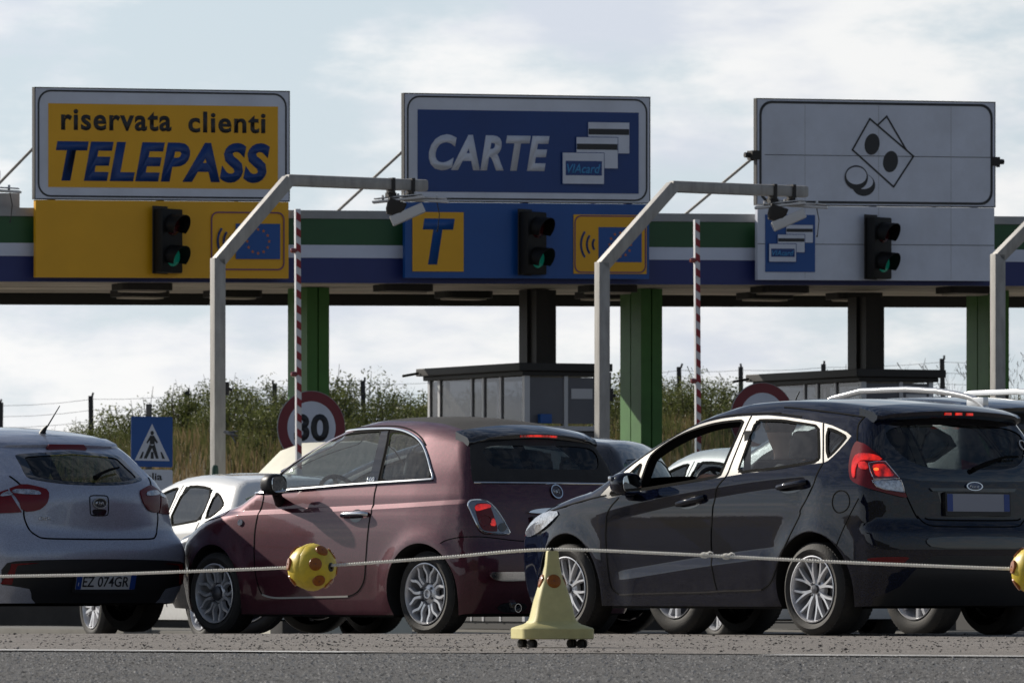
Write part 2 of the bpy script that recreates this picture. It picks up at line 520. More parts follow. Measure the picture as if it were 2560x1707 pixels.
def ground_mat(name, base, speck, rough=0.95, sc=(90, 260), var=0.35, dark=(0.02, 0.02, 0.02)):
    m = bpy.data.materials.new(name); m.use_nodes = True
    t = m.node_tree; N = t.nodes; K = t.links.new; b = N['Principled BSDF']
    b.inputs['Roughness'].default_value = rough
    b.inputs['Specular IOR Level'].default_value = 0.3
    tc = N.new('ShaderNodeTexCoord')
    mp = N.new('ShaderNodeMapping'); mp.inputs['Scale'].default_value = (1, 0.3, 1)
    K(tc.outputs['Object'], mp.inputs['Vector'])
    n1 = N.new('ShaderNodeTexNoise'); n1.inputs['Scale'].default_value = sc[0]; n1.inputs['Detail'].default_value = 6; n1.inputs['Roughness'].default_value = 0.8
    n2 = N.new('ShaderNodeTexNoise'); n2.inputs['Scale'].default_value = 0.9; n2.inputs['Detail'].default_value = 5
    v = N.new('ShaderNodeTexVoronoi'); v.inputs['Scale'].default_value = sc[1]
    K(mp.outputs[0], n1.inputs['Vector']); K(tc.outputs['Object'], n2.inputs['Vector']); K(mp.outputs[0], v.inputs['Vector'])
    r1 = N.new('ShaderNodeValToRGB')
    r1.color_ramp.elements[0].position = 0.32; r1.color_ramp.elements[1].position = 0.68
    r1.color_ramp.elements[0].color = (*[c * (1 - var) for c in base], 1); r1.color_ramp.elements[1].color = (*speck, 1)
    K(n1.outputs['Fac'], r1.inputs[0])
    mx = N.new('ShaderNodeMix'); mx.data_type = 'RGBA'; mx.blend_type = 'MULTIPLY'; mx.inputs[0].default_value = 0.55
    r2 = N.new('ShaderNodeValToRGB'); r2.color_ramp.elements[0].position = 0.3; r2.color_ramp.elements[1].position = 0.7
    r2.color_ramp.elements[0].color = (0.6, 0.58, 0.56, 1); r2.color_ramp.elements[1].color = (1, 1, 1, 1)
    K(n2.outputs['Fac'], r2.inputs[0]); K(r1.outputs[0], mx.inputs[6]); K(r2.outputs[0], mx.inputs[7])
    mv = N.new('ShaderNodeMix'); mv.data_type = 'RGBA'
    sp = N.new('ShaderNodeSeparateColor'); K(v.outputs['Color'], sp.inputs[0])
    th = N.new('ShaderNodeMath'); th.operation = 'GREATER_THAN'; th.inputs[1].default_value = 0.86; K(sp.outputs[0], th.inputs[0])
    K(th.outputs[0], mv.inputs[0]); K(mx.outputs[2], mv.inputs[6]); mv.inputs[7].default_value = (*dark, 1)
    K(mv.outputs[2], b.inputs['Base Color'])
    bp = N.new('ShaderNodeBump'); bp.inputs['Strength'].default_value = 0.8; bp.inputs['Distance'].default_value = 0.012
    K(n1.outputs['Fac'], bp.inputs['Height']); K(bp.outputs[0], b.inputs['Normal'])
    return m

M['asphalt'] = ground_mat('asphalt', (0.115, 0.112, 0.11), (0.235, 0.23, 0.225), sc=(120, 420))
M['gravel'] = ground_mat('dusty_gravel', (0.27, 0.243, 0.22), (0.42, 0.385, 0.355), sc=(70, 260), var=0.4)
M['lane'] = ground_mat('lane_concrete', (0.24, 0.23, 0.215), (0.36, 0.345, 0.325), sc=(60, 220))
M['earth'] = mat('bank_earth', (0.20, 0.155, 0.09), 1.0, var=0.45, vscale=1.2, dirt=(0.07, 0.075, 0.025), dirt_amt=0.7, dscale=0.7)
M['line_paint'] = mat('line_paint', (0.66, 0.65, 0.63), 0.7, dirt=(0.12, 0.115, 0.11), dirt_amt=0.9, dscale=2.2)

def sheet(name, xs, ys, zf, m):
    v = [(x, y, zf(x, y)) for y in ys for x in xs]
    n = len(xs)
    f = [(j * n + i, j * n + i + 1, (j + 1) * n + i + 1, (j + 1) * n + i) for j in range(len(ys) - 1) for i in range(n - 1)]
    me = bpy.data.meshes.new(name); me.from_pydata(v, [], f); me.shade_smooth(); me.update()
    return tag(link_mesh(name, me, m), kind='structure')

fx = [-4000, -1500, -600, -250, -100, -60] + list(np.arange(-40, 40.1, 0.8)) + [60, 100, 250, 600, 1500, 4000]
fy = [-60, -20, 0, 10, 20, 30, 40, 47, 49.5, 52, 60, 70, 80, 90, 100, 110] + list(np.arange(116, 152, 1.0)) + [160, 180, 200, 230, 300, 500, 1200, 3000, 6000]
sheet('terrain', fx, fy, lambda x, y: gz(max(-40, min(40, x)), y) - 0.012 - (0.3 if y < 60 and abs(x) > 45 else 0), M['earth'])
sheet('road', [-45, -20, -10, -5, 0, 5, 10, 20, 45], [0, 10, 20, 30, 40, 49.5], lambda x, y: 0.0, M['asphalt'])
sheet('lane_pavement', [-45, -20, -10, 0, 10, 20, 45], [49.5, 52, 60, 70, 80, 90, 100, 110, 118], lambda x, y: gz(x, y) + (0.0 if y > 49.5 else 0.0), M['lane'])

LD = Vector((cos(radians(33.7)), -sin(radians(33.7)), 0)); LN = Vector((sin(radians(33.7)), cos(radians(33.7)), 0))
L0 = Vector((-0.1, 36.0, 0))
def on_line(s, off, z=0.0):
    p = L0 + LD * s + LN * off
    return Vector((p.x, p.y, z))
rg_ = random.Random(3)
# dusty gravel strip between the white line and the queue
gs = MB()
ss = np.arange(-36, 40, 0.35)
edge = [on_line(s, 0.30 + 0.22 * sin(s * 1.3) + rg_.uniform(-0.12, 0.12), 0.004) for s in ss]
back = [Vector((p.x + 0.0, 49.45, 0.004)) for p in edge]
vs = []
for e_, b_ in zip(edge, back):
    if e_.y > 49.2: e_ = Vector((e_.x, 49.2, 0.004))
    vs += [e_, b_]
gs.add(vs, [(2 * i, 2 * i + 2, 2 * i + 3, 2 * i + 1) for i in range(len(ss) - 1)])
tag(gs.build('gravel_strip', M['gravel']), kind='structure')
def painted(s0, s1, w0, w1):
    mb = MB(); vs = []
    for s in np.arange(s0, s1, 0.25):
        j = rg_.uniform(-0.03, 0.03)
        vs += [on_line(s, w0 + j, 0.008), on_line(s, w1 + j * 0.7, 0.008)]
    mb.add(vs, [(2 * i, 2 * i + 2, 2 * i + 3, 2 * i + 1) for i in range(len(vs) // 2 - 1)])
    return tag(mb.build('edge_line', M['line_paint']), kind='structure')
painted(-20, -0.62, -0.22, 0.22)
painted(1.55, 14, -0.16, 0.20)
# loose stones on the strip: far too many to count
def stones(name, n, m, rmin, rmax, seed, yr):
    r = random.Random(seed); mb = MB()
    base = [(1, 0, 0), (-0.8, 0.2, 0), (0.1, 0.9, 0.1), (-0.1, -1, 0), (0.1, 0, 0.75), (0, 0.1, -0.5)]
    fc = [(0, 2, 4), (2, 1, 4), (1, 3, 4), (3, 0, 4), (2, 0, 5), (1, 2, 5), (3, 1, 5), (0, 3, 5)]
    k = 0
    while k < n:
        y = r.uniform(*yr); x = r.uniform(-0.075, 0.075) * y
        off = (Vector((x, y, 0)) - L0).dot(LN)
        if off < 0.1 + r.random() ** 2 * 1.5: continue
        if r.random() > 0.35 + 0.65 * abs(sin(x * 2.3 + y * 0.7)): continue
        s = r.uniform(rmin, rmax) * (1.0 if r.random() > 0.06 else 1.7); a = r.uniform(0, 6.28)
        pts = [Vector((p[0] * cos(a) - p[1] * sin(a), p[0] * sin(a) + p[1] * cos(a), p[2] * 0.6)) * s * r.uniform(0.75, 1.25) + Vector((x, y, s * 0.25 + 0.004)) for p in base]
        mb.add(pts, fc); k += 1
    return tag(mb.build(name, m), kind='stuff')
stones('dark_pebbles', 1700, mat('dark_pebble', (0.022, 0.02, 0.019), 0.9), 0.003, 0.0095, 11, (36.5, 49.2))
def chips(name, n, m, seed, yr, rmin, rmax):
    r = random.Random(seed); vs, fs = [], []
    for i in range(n):
        y = r.uniform(*yr); x = r.uniform(-0.072, 0.072) * y; s_ = r.uniform(rmin, rmax); h = s_ * r.uniform(0.3, 0.55); a = r.uniform(0, 6.28); o = len(vs)
        for k in range(3): vs.append((x + s_ * cos(a + k * 2.09), y + s_ * sin(a + k * 2.09), 0.0))
        vs.append((x, y, h)); fs += [(o, o + 1, o + 3), (o + 1, o + 2, o + 3), (o + 2, o, o + 3)]
    mb = MB(); mb.add(vs, fs)
    return tag(mb.build(name, m), kind='stuff')
chips('pale_chippings', 9000, mat('pale_chipping', (0.36, 0.35, 0.34), 0.9, var=0.3, vscale=5), 31, (24.5, 38.5), 0.003, 0.008)
chips('dark_chippings', 7000, mat('dark_chipping', (0.05, 0.049, 0.048), 0.9), 32, (24.5, 38.5), 0.003, 0.008)
stones('pale_pebbles', 500, mat('pale_pebble', (0.30, 0.27, 0.25), 0.95, var=0.3, vscale=5), 0.004, 0.010, 12, (36.5, 49.2))

# added dark wall that fills the gaps under the cars with shade
cw = MB()
Mw = frame((-45, 116.4, gz(0, 116.4) - 0.1), (0, 1, 0), (0, 0, 1), (1, 0, 0))
cw.prism([(-0.3, 0.0), (0.3, 0.0), (0.3, 0.1), (0.12, 0.35), (0.08, 1.0), (-0.08, 1.0), (-0.12, 0.35), (-0.3, 0.1)], 0, 90, Mw)
o_ = cw.build('shade_wall', mat('shade_wall_dark', (0.06, 0.055, 0.05), 0.95, var=0.3, vscale=1.5))
tag(o_, 'added low dark wall along the bank foot, shading the gaps under the cars', 'wall')
# unseen dark scrub slope added behind the camera to darken the car reflections
def hill_z(x, y):
    d = max(0.0, -4.0 - y, -15.0 - x if y < 22 else 0.0)
    return min(11.0, 0.0 + d * 0.62) + (0.6 * sin(x * 0.4) * cos(y * 0.5) if d > 2 else 0) - 0.02
sheet('reflection_slope', list(np.arange(-75, 76, 3.0)), list(np.arange(-60, 24, 3.0)), hill_z, mat('scrub', (0.055, 0.052, 0.028), 1.0, var=0.6, vscale=0.8))

# ------------------------------------------------------------------ toll plaza
TA = radians(25.0)
TU, TV = Vector((cos(TA), sin(TA), 0)), Vector((-sin(TA), cos(TA), 0))
TC = Vector((0.187, 96.0, 0))
TILT = 0.0125
def tp(u, v, z=0.0):
    p = TC + TU * u + TV * v
    return (p.x, p.y, z + TILT * u)
def tthing(name, label, cat, u, v, group=None, z=None):
    p = tp(u, v)
    return thing(name, label, cat, (p[0], p[1], gz(p[0], p[1]) if z is None else z), TA, group)
def face(x, y, z):               # local frame of a board that faces the traffic
    return frame((x, y, z), (1, 0, TILT), (0, 0, 1), (0, -1, 0))

M['sign_white'] = mat('sign_white', (0.64, 0.67, 0.76), 0.42, var=0.07, vscale=1.2, dirt=(0.40, 0.40, 0.42), dirt_amt=0.35, dscale=1.5)
M['sign_yellow'] = mat('sign_yellow', (0.80, 0.40, 0.006), 0.45, var=0.05, vscale=1.5)
M['sign_blue'] = mat('sign_blue', (0.004, 0.075, 0.30), 0.42, var=0.08, vscale=1.5)
M['sign_blue2'] = mat('sign_blue_dark', (0.003, 0.040, 0.19), 0.42, var=0.08, vscale=1.5)
M['sign_black'] = mat('sign_black', (0.02, 0.021, 0.025), 0.5)
M['sign_violet'] = mat('sign_violet', (0.16, 0.045, 0.14), 0.5)
M['sign_orange'] = mat('sign_orange', (0.55, 0.16, 0.02), 0.5)
M['sign_cyan'] = mat('sign_cyan', (0.05, 0.28, 0.55), 0.45)
M['fascia_green'] = mat('fascia_green', (0.018, 0.085, 0.028), 0.5, var=0.15, vscale=1.0, stretch=(0.4, 1, 2))
M['fascia_white'] = mat('fascia_white', (0.62, 0.66, 0.78), 0.5, var=0.1, vscale=1.5, stretch=(0.4, 1, 1))
M['fascia_blue'] = mat('fascia_blue', (0.018, 0.030, 0.15), 0.5, var=0.1, vscale=1.0)
M['fascia_grey'] = mat('fascia_grey', (0.34, 0.34, 0.34), 0.6, var=0.15, vscale=2.0)
M['col_green'] = mat('column_green', (0.06, 0.19, 0.04), 0.55, var=0.15, vscale=3)
M['soffit'] = mat('soffit_board', (0.74, 0.64, 0.54), 0.7, var=0.25, vscale=1.2, stretch=(0.35, 1.5, 1), dirt=(0.06, 0.05, 0.045), dirt_amt=0.5, dscale=0.8)
M['dark_steel'] = mat('dark_steel', (0.018, 0.016, 0.015), 0.6)
M['galv'] = mat('galvanised_steel', (0.33, 0.32, 0.305), 0.55, 0.2, var=0.2, vscale=6, stretch=(2, 2, 0.5))
M['cable'] = mat('cable_steel', (0.14, 0.135, 0.13), 0.6)
M['concrete'] = mat('concrete', (0.13, 0.125, 0.115), 0.9, var=0.15, vscale=3, bump=0.2, bscale=40)
M['nose'] = mat('bull_nose_paint', (0.68, 0.66, 0.56), 0.6, var=0.08, vscale=3)
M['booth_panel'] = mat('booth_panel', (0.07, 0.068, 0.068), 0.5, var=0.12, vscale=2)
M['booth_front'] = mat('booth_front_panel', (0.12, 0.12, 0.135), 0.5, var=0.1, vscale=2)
M['booth_post'] = mat('booth_mullion', (0.48, 0.48, 0.5), 0.45, 0.3)
M['booth_glass'] = glass_mat('booth_glass', (0.28, 0.29, 0.31), dust=0.06)
M['tl_black'] = mat('signal_black', (0.006, 0.006, 0.006), 0.5, spec=0.25, bump=0.1, bscale=30)
M['tl_green'] = mat('signal_green', (0.01, 0.12, 0.09), 0.2, emit=(0.02, 0.75, 0.5), estr=0.045)
M['tl_red'] = mat('signal_red', (0.05, 0.004, 0.006), 0.25)
M['red_paint'] = mat('barrier_red', (0.26, 0.012, 0.022), 0.45)
M['white_paint'] = mat('barrier_white', (0.62, 0.62, 0.64), 0.5, var=0.08, vscale=8)
M['sign_red'] = mat('sign_red', (0.17, 0.012, 0.022), 0.42)
M['camera_white'] = mat('camera_housing', (0.55, 0.55, 0.56), 0.35)

def board(mb_name, poly_or_rect, h0, h1, Mx, m, parent):
    b = MB(); b.prism(poly_or_rect, h0, h1, Mx)
    return b.build(mb_name, m, parent)
def rect(x0, x1, y0, y1): return [(x0, y0), (x1, y0), (x1, y1), (x0, y1)]
def ringbar(name, outer, inner, h0, h1, Mx, m, parent):
    b = MB(); ring_prism(outer, inner, h0, h1, Mx, b)
    return b.build(name, m, parent)
def strokes(name, lines, w, h, Mx, m, parent, n=5):
    b = MB()
    for pts in lines:
        for p, q in zip(pts[:-1], pts[1:]):
            d = Vector((q[0] - p[0], q[1] - p[1])); L_ = max(d.length, 1e-6); d /= L_; s = Vector((-d.y, d.x)) * w / 2; e = d * w * 0.35
            P = [(p[0] - e.x + s.x, p[1] - e.y + s.y), (p[0] - e.x - s.x, p[1] - e.y - s.y), (q[0] + e.x - s.x, q[1] + e.y - s.y), (q[0] + e.x + s.x, q[1] + e.y + s.y)]
            b.prism(P, h, h + 0.004, Mx)
    return b.build(name, m, parent)
def arc_pts(cx, cy, r, a0, a1, n=10):
    return [(cx + r * cos(radians(a0 + (a1 - a0) * i / n)), cy + r * sin(radians(a0 + (a1 - a0) * i / n))) for i in range(n + 1)]

def tele_badge(root, Mx, x0, x1, y0, y1, plain):
    """the toll-tag pictogram: radio waves beside a blue flag with a ring of stars"""
    w, h = x1 - x0, y1 - y0
    if not plain:
        board('badge_plate', rect(x0, x1, y0, y1), 0.0, 0.012, Mx, M['sign_yellow'], root)
    o = rrect(x0 + 0.01, x1 - 0.01, y0 + 0.01, y1 - 0.01, 0.09); i = rrect(x0 + 0.026, x1 - 0.026, y0 + 0.026, y1 - 0.026, 0.076)
    ringbar('badge_outline', o, i, 0.012, 0.016, Mx, M['sign_violet'], root)
    fx0, fx1, fy0, fy1 = x0 + w * 0.34, x1 - w * 0.07, y0 + h * 0.20, y0 + h * 0.79
    fl = board('flag', rect(fx0, fx1, fy0, fy1), 0.012, 0.017, Mx, M['sign_blue'], root)
    st = MB(); cx, cy, r = (fx0 + fx1) / 2, (fy0 + fy1) / 2, h * 0.20
    for k in range(12):
        a = 2 * pi * k / 12
        P = [(cx + r * cos(a) + (0.024 if j % 2 == 0 else 0.010) * sin(j * pi / 5), cy + r * sin(a) + (0.024 if j % 2 == 0 else 0.010) * cos(j * pi / 5)) for j in range(10)][::-1]
        st.prism(P, 0.017, 0.020, Mx)
    st.build('flag_stars', M['sign_orange'], fl)
    strokes('wave_mark', [arc_pts(fx0 + 0.02, cy, rr, 145, 215) for rr in (w * 0.10, w * 0.18, w * 0.26)], 0.028, 0.013, Mx, M['sign_blue2'], root)

def cards_icon(root, Mx, pos, w, h, with_logo=True):
    """three bank cards stepping down to the left; the front one carries a small logo"""
    for k, (x, y) in enumerate(pos):
        z = 0.012 + 0.006 * k
        ringbar('card_outline', rect(x - 0.008, x + w + 0.008, y - 0.008, y + h + 0.008), rect(x, x + w, y, y + h), z, z + 0.004, Mx, M['sign_blue2'], root)
        c = board('card', rect(x, x + w, y, y + h), z, z + 0.005, Mx, M['sign_white'], root)
        if k < 2:
            board('card_stripe', rect(x + 0.004, x + w - 0.004, y + h * 0.60, y + h * 0.79), z + 0.005, z + 0.007, Mx, M['sign_black'], c)
        else:
            board('card_field', rect(x + w * 0.07, x + w * 0.95, y + h * 0.27, y + h * 0.74), z + 0.005, z + 0.007, Mx, M['sign_blue2'], c)
            text_mesh('card_logo', 'VIAcard', M['sign_cyan'], c, Mx @ Matrix.Translation((x + w * 0.10, y + h * 0.34, z + 0.007)), width=w * 0.81, height=h * 0.30, shear=0.25, bold=0.012, depth=0.002)

def sign_base(root, W, zb, zs, zt, upper_m, lower_m, bw=0.022):
    """upper board with its black rounded outline, lower board, steel behind"""
    Mx = face(0, 0, 0)
    u = board('upper_panel', rect(0, W, zs + 0.012, zt), -0.07, 0.0, Mx, M['sign_white'], root)
    ringbar('panel_outline', rrect(0.03, W - 0.03, zs + 0.03, zt - 0.02, 0.17), rrect(0.03 + bw, W - 0.03 - bw, zs + 0.03 + bw, zt - 0.02 - bw, 0.15), 0.0, 0.004, Mx, M['sign_black'], root)
    ringbar('edge_trim', rect(-0.012, W + 0.012, zs, zt + 0.012), rect(0, W, zs + 0.012, zt), -0.08, 0.003, Mx, M['dark_steel'], root)
    l = board('lower_panel', rect(0.005, W - 0.005, zb, zs - 0.006), -0.07, 0.0, Mx, lower_m, root)
    b = MB()
    for x in (0.25, W / 2, W - 0.25):
        b.box(x - 0.04, x + 0.04, 0.075, 0.15, zb + 0.1, zt - 0.15)
    for z in (zb + 0.3, zs + 0.35, zt - 0.25):
        b.box(0.1, W - 0.1, 0.15, 0.20, z, z + 0.06)
    b.build('back_frame', M['dark_steel'], root)
    for x in (0.0, W - 0.02):
        s = MB(); s.tube([(x, 0.10, zs + 0.62), (x - 0.02, 2.35, zs - 0.13)], 0.019, 6)
        s.build('stay_rod', M['cable'], root)
    return Mx

def lane_sign_toll_tag():
    W = 3.385
    root = tthing('lane_sign', 'white bordered sign with a yellow field reading riservata clienti TELEPASS', 'road sign', -6.655, 0.0, 'overhead lane signs', z=0.0)
    z0 = TILT * -6.655
    root.location.z = z0
    zt, zs, zb = 6.465, 5.10, 4.145
    Mx = sign_base(root, W, zb, zs, zt, None, M['sign_yellow'])
    X = lambda q: (q - 238) * 0.002055; Z = lambda q: zt - (q - 108) * 0.001855
    board('yellow_field', rect(X(320), X(1812), Z(762), Z(208)), 0.0, 0.004, Mx, M['sign_yellow'], root)
    text_mesh('lettering', 'riservata', M['sign_black'], root, Mx @ Matrix.Translation((X(402), Z(385), 0.004)), width=X(1115) - X(402), height=0.262, bold=0.028, depth=0.003, spacing=1.12)
    text_mesh('lettering', 'clienti', M['sign_black'], root, Mx @ Matrix.Translation((X(1224), Z(390), 0.004)), width=X(1730) - X(1224), height=0.262, bold=0.028, depth=0.003, spacing=1.12)
    text_mesh('lettering', 'TELEPASS', M['sign_blue2'], root, Mx @ Matrix.Translation((X(368), Z(722), 0.004)), width=X(1758) - X(368), height=Z(455) - Z(722), bold=0.045, shear=0.2, depth=0.003, spacing=1.1)
    tele_badge(root, Mx, X(1366), X(1858), Z(1310), Z(910), True)
    return root

def lane_sign_cards():
    W = 3.415
    root = tthing('lane_sign', 'blue and white sign reading CARTE with three bank cards', 'road sign', -1.69, 0.0, 'overhead lane signs', z=TILT * -1.69)
    zt, zs, zb = 6.465, 5.115, 4.16
    Mx = sign_base(root, W, zb, zs, zt, None, M['sign_blue'])
    X = lambda q: (q - 392) * 0.002137; Z = lambda q: zt - (q - 95) * 0.00188
    board('blue_field', rect(X(474), X(1918), Z(746), Z(198)), 0.0, 0.004, Mx, M['sign_blue2'], root)
    text_mesh('lettering', 'CARTE', M['sign_white'], root, Mx @ Matrix.Translation((X(546), Z(603), 0.004)), width=X(1330) - X(546), height=Z(362) - Z(603), bold=0.04, shear=0.2, depth=0.003, spacing=1.08)
    cards_icon(root, Mx, [(X(1582), Z(475)), (X(1504), Z(577)), (X(1412), Z(683))], 0.578, 0.39)
    board('tag_plate', rect(X(440), X(770), Z(1278), Z(882)), 0.0, 0.012, Mx, M['sign_yellow'], root)
    text_mesh('lettering', 'T', M['sign_blue'], root, Mx @ Matrix.Translation((X(505), Z(1232), 0.012)), width=X(712) - X(505), height=Z(925) - Z(1232), bold=0.05, shear=0.2, depth=0.003)
    tele_badge(root, Mx, X(1487), X(1968), Z(1288), Z(890), False)
    return root

def lane_sign_cash():
    W = 3.46
    root = tthing('lane_sign', 'plain white sign with black banknotes and coins drawn on it', 'road sign', 3.26, 0.0, 'overhead lane signs', z=TILT * 3.26)
    zt, zs, zb = 6.47, 5.11, 4.155
    Mx = sign_base(root, W, zb, zs, zt, None, M['sign_white'], bw=0.032)
    X = lambda q: (q - 497) * 0.002235; Z = lambda q: zt - (q - 137) * 0.001925
    j = MB()
    for q in (507,): j.prism(rect(X(545), X(2020), Z(q) - 0.004, Z(q) + 0.004), 0.0, 0.002, Mx)
    j.prism(rect(0.01, W - 0.01, Z(1100) - 0.004, Z(1100) + 0.004), 0.0, 0.002, Mx)
    j.build('panel_joint', M['sign_black'], root)
    jv = MB()
    for q in (805, 1283, 1757): jv.prism(rect(X(q) - 0.002, X(q) + 0.002, zb + 0.02, zt - 0.06), 0.0, 0.0015, Mx)
    jv.build('panel_joint', M['fascia_grey'], root)
    note = [(X(a), Z(b)) for a, b in ((1225, 258), (1510, 505), (1380, 712), (1112, 467), (1225, 258))]
    strokes('banknote_mark', [note, [(X(1280), Z(295)), (X(1335), Z(240)), (X(1462), Z(462))]], 0.022, 0.002, Mx, M['sign_black'], root)
    for cx, cy in ((1240, 428), (1360, 543)):
        rr = radians(-14)
        P = [(X(cx) + 0.108 * cos(t) * cos(rr) - 0.140 * sin(t) * sin(rr), Z(cy) + 0.108 * cos(t) * sin(rr) + 0.140 * sin(t) * cos(rr)) for t in np.linspace(0, 2 * pi, 29)[:-1]]
        board('banknote_spot', P, 0.0, 0.003, Mx, M['sign_black'], root)
    board('coin_mark', ellipse(X(1185), Z(702), 0.168, 0.142), 0.0, 0.003, Mx, M['sign_black'], root)
    board('coin_top', ellipse(X(1183), Z(680), 0.140, 0.095), 0.003, 0.005, Mx, M['sign_white'], root)
    board('coin_mark', ellipse(X(1136), Z(652), 0.170, 0.158), 0.005, 0.008, Mx, M['sign_black'], root)
    board('coin_top', ellipse(X(1136), Z(640), 0.148, 0.112), 0.008, 0.010, Mx, M['sign_white'], root)
    board('card_plate', rect(X(548), X(868), Z(1286), Z(905)), 0.0, 0.010, Mx, M['sign_blue'], root)
    cards_icon(root, Mx, [(X(680), Z(1090)), (X(625), Z(1155)), (X(568), Z(1218))], 0.385, 0.225)
    for s, x in ((-1, -0.015), (1, W + 0.015)):
        br = MB()
        br.box(x - 0.06, x + 0.06, -0.01, 0.14, Z(540), Z(480))
        br.tube([(x + s * 0.05, 0.05, Z(510)), (x + s * 0.14, 0.05, Z(510))], 0.035, 8)
        br.tube([(x + s * 0.05, 0.03, Z(500)), (x + s * 0.05, 0.03, Z(548))], 0.025, 6)
        br.build('hinge_bracket', M['dark_steel'], root)
    wl = MB(); wl.tube([(X(1255), 0.03, zt), (X(1262), 0.03, zt + 0.035), (X(1285), 0.03, zt)], 0.006, 5)
    wl.build('lifting_loop', M['dark_steel'], root)
    return root

sg1, sg2, sg3 = lane_sign_toll_tag(), lane_sign_cards(), lane_sign_cash()

# ---- traffic lights hung on the lower boards
def traffic_light(u, zc, label):
    p = tp(u, -0.16)
    root = thing('traffic_light', label, 'traffic light', (p[0], p[1], zc), TA + radians(26), 'traffic lights on the lane signs')
    b = MB(); b.box(-0.19, 0.19, 0.0, 0.14, -0.395, 0.395)
    b.build('housing', M['tl_black'], root, smooth=40, bevel=0.02)
    bp = MB(); bp.box(-0.20, 0.20, 0.145, 0.16, -0.405, 0.43); bp.box(-0.05, 0.05, 0.16, 0.26, -0.3, -0.2); bp.box(-0.05, 0.05, 0.16, 0.26, 0.2, 0.3)
    bp.build('back_plate', M['dark_steel'], root)
    for z, mm in ((0.19, 'tl_red'), (-0.19, 'tl_green')):
        Mx = frame((0, -0.002, z), (1, 0, 0), (0, 0, 1), (0, -1, 0))
        l = MB(); l.lathe([(0.125, 0.0), (0.12, 0.012), (0.08, 0.026), (0, 0.032)], 24, Mx, cap=False)
        l.build('lens', M[mm], root, smooth=60)
        v = MB(); vs = []; n = 22
        for i in range(n + 1):
            t = radians(-35 + 250 * i / n)
            c, s_ = cos(t), sin(t)
            ln = 0.11 + 0.11 * max(0, (s_ + 0.6) / 1.6)
            for r_ in (0.142, 0.136):
                vs += [Mx @ Vector((r_ * c, r_ * s_, 0.0)), Mx @ Vector((r_ * c, r_ * s_ - 0.02, ln))]
        v.add(vs, [(4 * i, 4 * i + 1, 4 * i + 5, 4 * i + 4) for i in range(n)] + [(4 * i + 3, 4 * i + 2, 4 * i + 6, 4 * i + 7) for i in range(n)] + [(4 * i + 1, 4 * i + 3, 4 * i + 7, 4 * i + 5) for i in range(n)])
        v.build('visor', M['tl_black'], root, smooth=50)
    return root
traffic_light(-4.90, 4.535, 'black traffic light with a green lens on the yellow sign')
traffic_light(0.075, 4.60, 'black traffic light on the blue sign between the T and the flag')
traffic_light(5.00, 4.63, 'black traffic light on the white banknote sign')

# ---- canopy
def canopy():
    u0, u1 = -16.0, 18.0
    root = tthing('toll_canopy', 'long flat toll plaza roof with a green, white and blue striped edge', 'toll plaza', 0.0, 0.0, z=0.0)
    def slab(name, a, b, v0, v1, z0, z1, m):
        mb = MB()
        vs = [Vector((u, v, z + TILT * u)) for u in (a, b) for v in (v0, v1) for z in (z0, z1)]
        mb.add(vs, [(0, 1, 3, 2), (4, 6, 7, 5), (0, 4, 5, 1), (2, 3, 7, 6), (0, 2, 6, 4), (1, 5, 7, 3)])
        return mb.build(name, m, root)
    slab('coping', u0, u1, 0.19, 0.32, 4.902, 5.005, M['fascia_grey'])
    slab('green_band', u0, u1, 0.205, 0.32, 4.575, 4.90, M['fascia_green'])
    slab('white_band', u0, u1, 0.20, 0.32, 4.413, 4.573, M['fascia_white'])
    slab('blue_band', u0, u1, 0.205, 0.32, 4.10, 4.411, M['fascia_blue'])
    slab('parapet', u0, -6.72, 0.36, 0.44, 4.95, 5.19, M['fascia_grey'])
    slab('roof_slab', u0, u1, 0.322, 5.1, 4.28, 4.93, M['fascia_grey'])
    slab('rear_beam', u0, u1, 5.1, 5.25, 3.985, 4.95, M['dark_steel'])
    # soffit boards, joint by joint
    for k in range(7):
        v0 = 0.33 + k * 0.68
        slab('soffit_board', u0, u1, v0, v0 + 0.67, 4.135 + (k % 2) * 0.004, 4.155, M['soffit'])
    for v, us in ((1.7, (-9.4, -4.55, -0.95, 1.95, 4.45, 7.2)), (4.1, (-8.2, -3.6, -2.3, 1.0, 3.05, 5.45, 6.8))):
        for u in us:
            mb = MB()
            zz = 4.05 + TILT * u
            mb.prism(rrect(u - 0.34, u + 0.34, v - 0.26, v + 0.26, 0.1, 4), zz, zz + 0.09)
            o = mb.build('soffit_lamp', M['dark_steel'], root)
            mb = MB(); mb.prism(rrect(u - 0.28, u + 0.28, v - 0.2, v + 0.2, 0.1, 4), zz - 0.02, zz - 0.001)
            mb.build('lamp_glass', M['soffit'], o)
    # two-limbed green columns
    for u in (-11.5, -6.7, -1.87, 2.90, 8.08, 12.9):
        mb = MB()
        g0 = gz(*tp(u, 3)[:2])
        for du, dv, w, d in ((0.0, 2.66, 0.145, 0.30), (0.165, 2.66, 0.145, 0.30), (0.0, 2.985, 0.145, 0.30), (0.165, 2.985, 0.145, 0.30)):
            mb.box(u + du, u + du + w, dv, dv + d, g0, 4.135 + TILT * u)
        mb.box(u + 0.02, u + 0.29, 2.69, 3.26, g0, 4.13 + TILT * u)
        mb.box(u - 0.06, u + 0.37, 2.6, 3.35, g0, g0 + 0.06)
        co = mb.build('column', M['col_green'], root)
        mb = MB(); mb.box(u - 0.10, u + 0.41, 2.56, 3.39, g0 + 0.06, g0 + 1.05); mb.build('column_shade_block', M['dark_steel'], co)  # added dark block at the column foot, in place of shade under the cars
    return root
canopy()

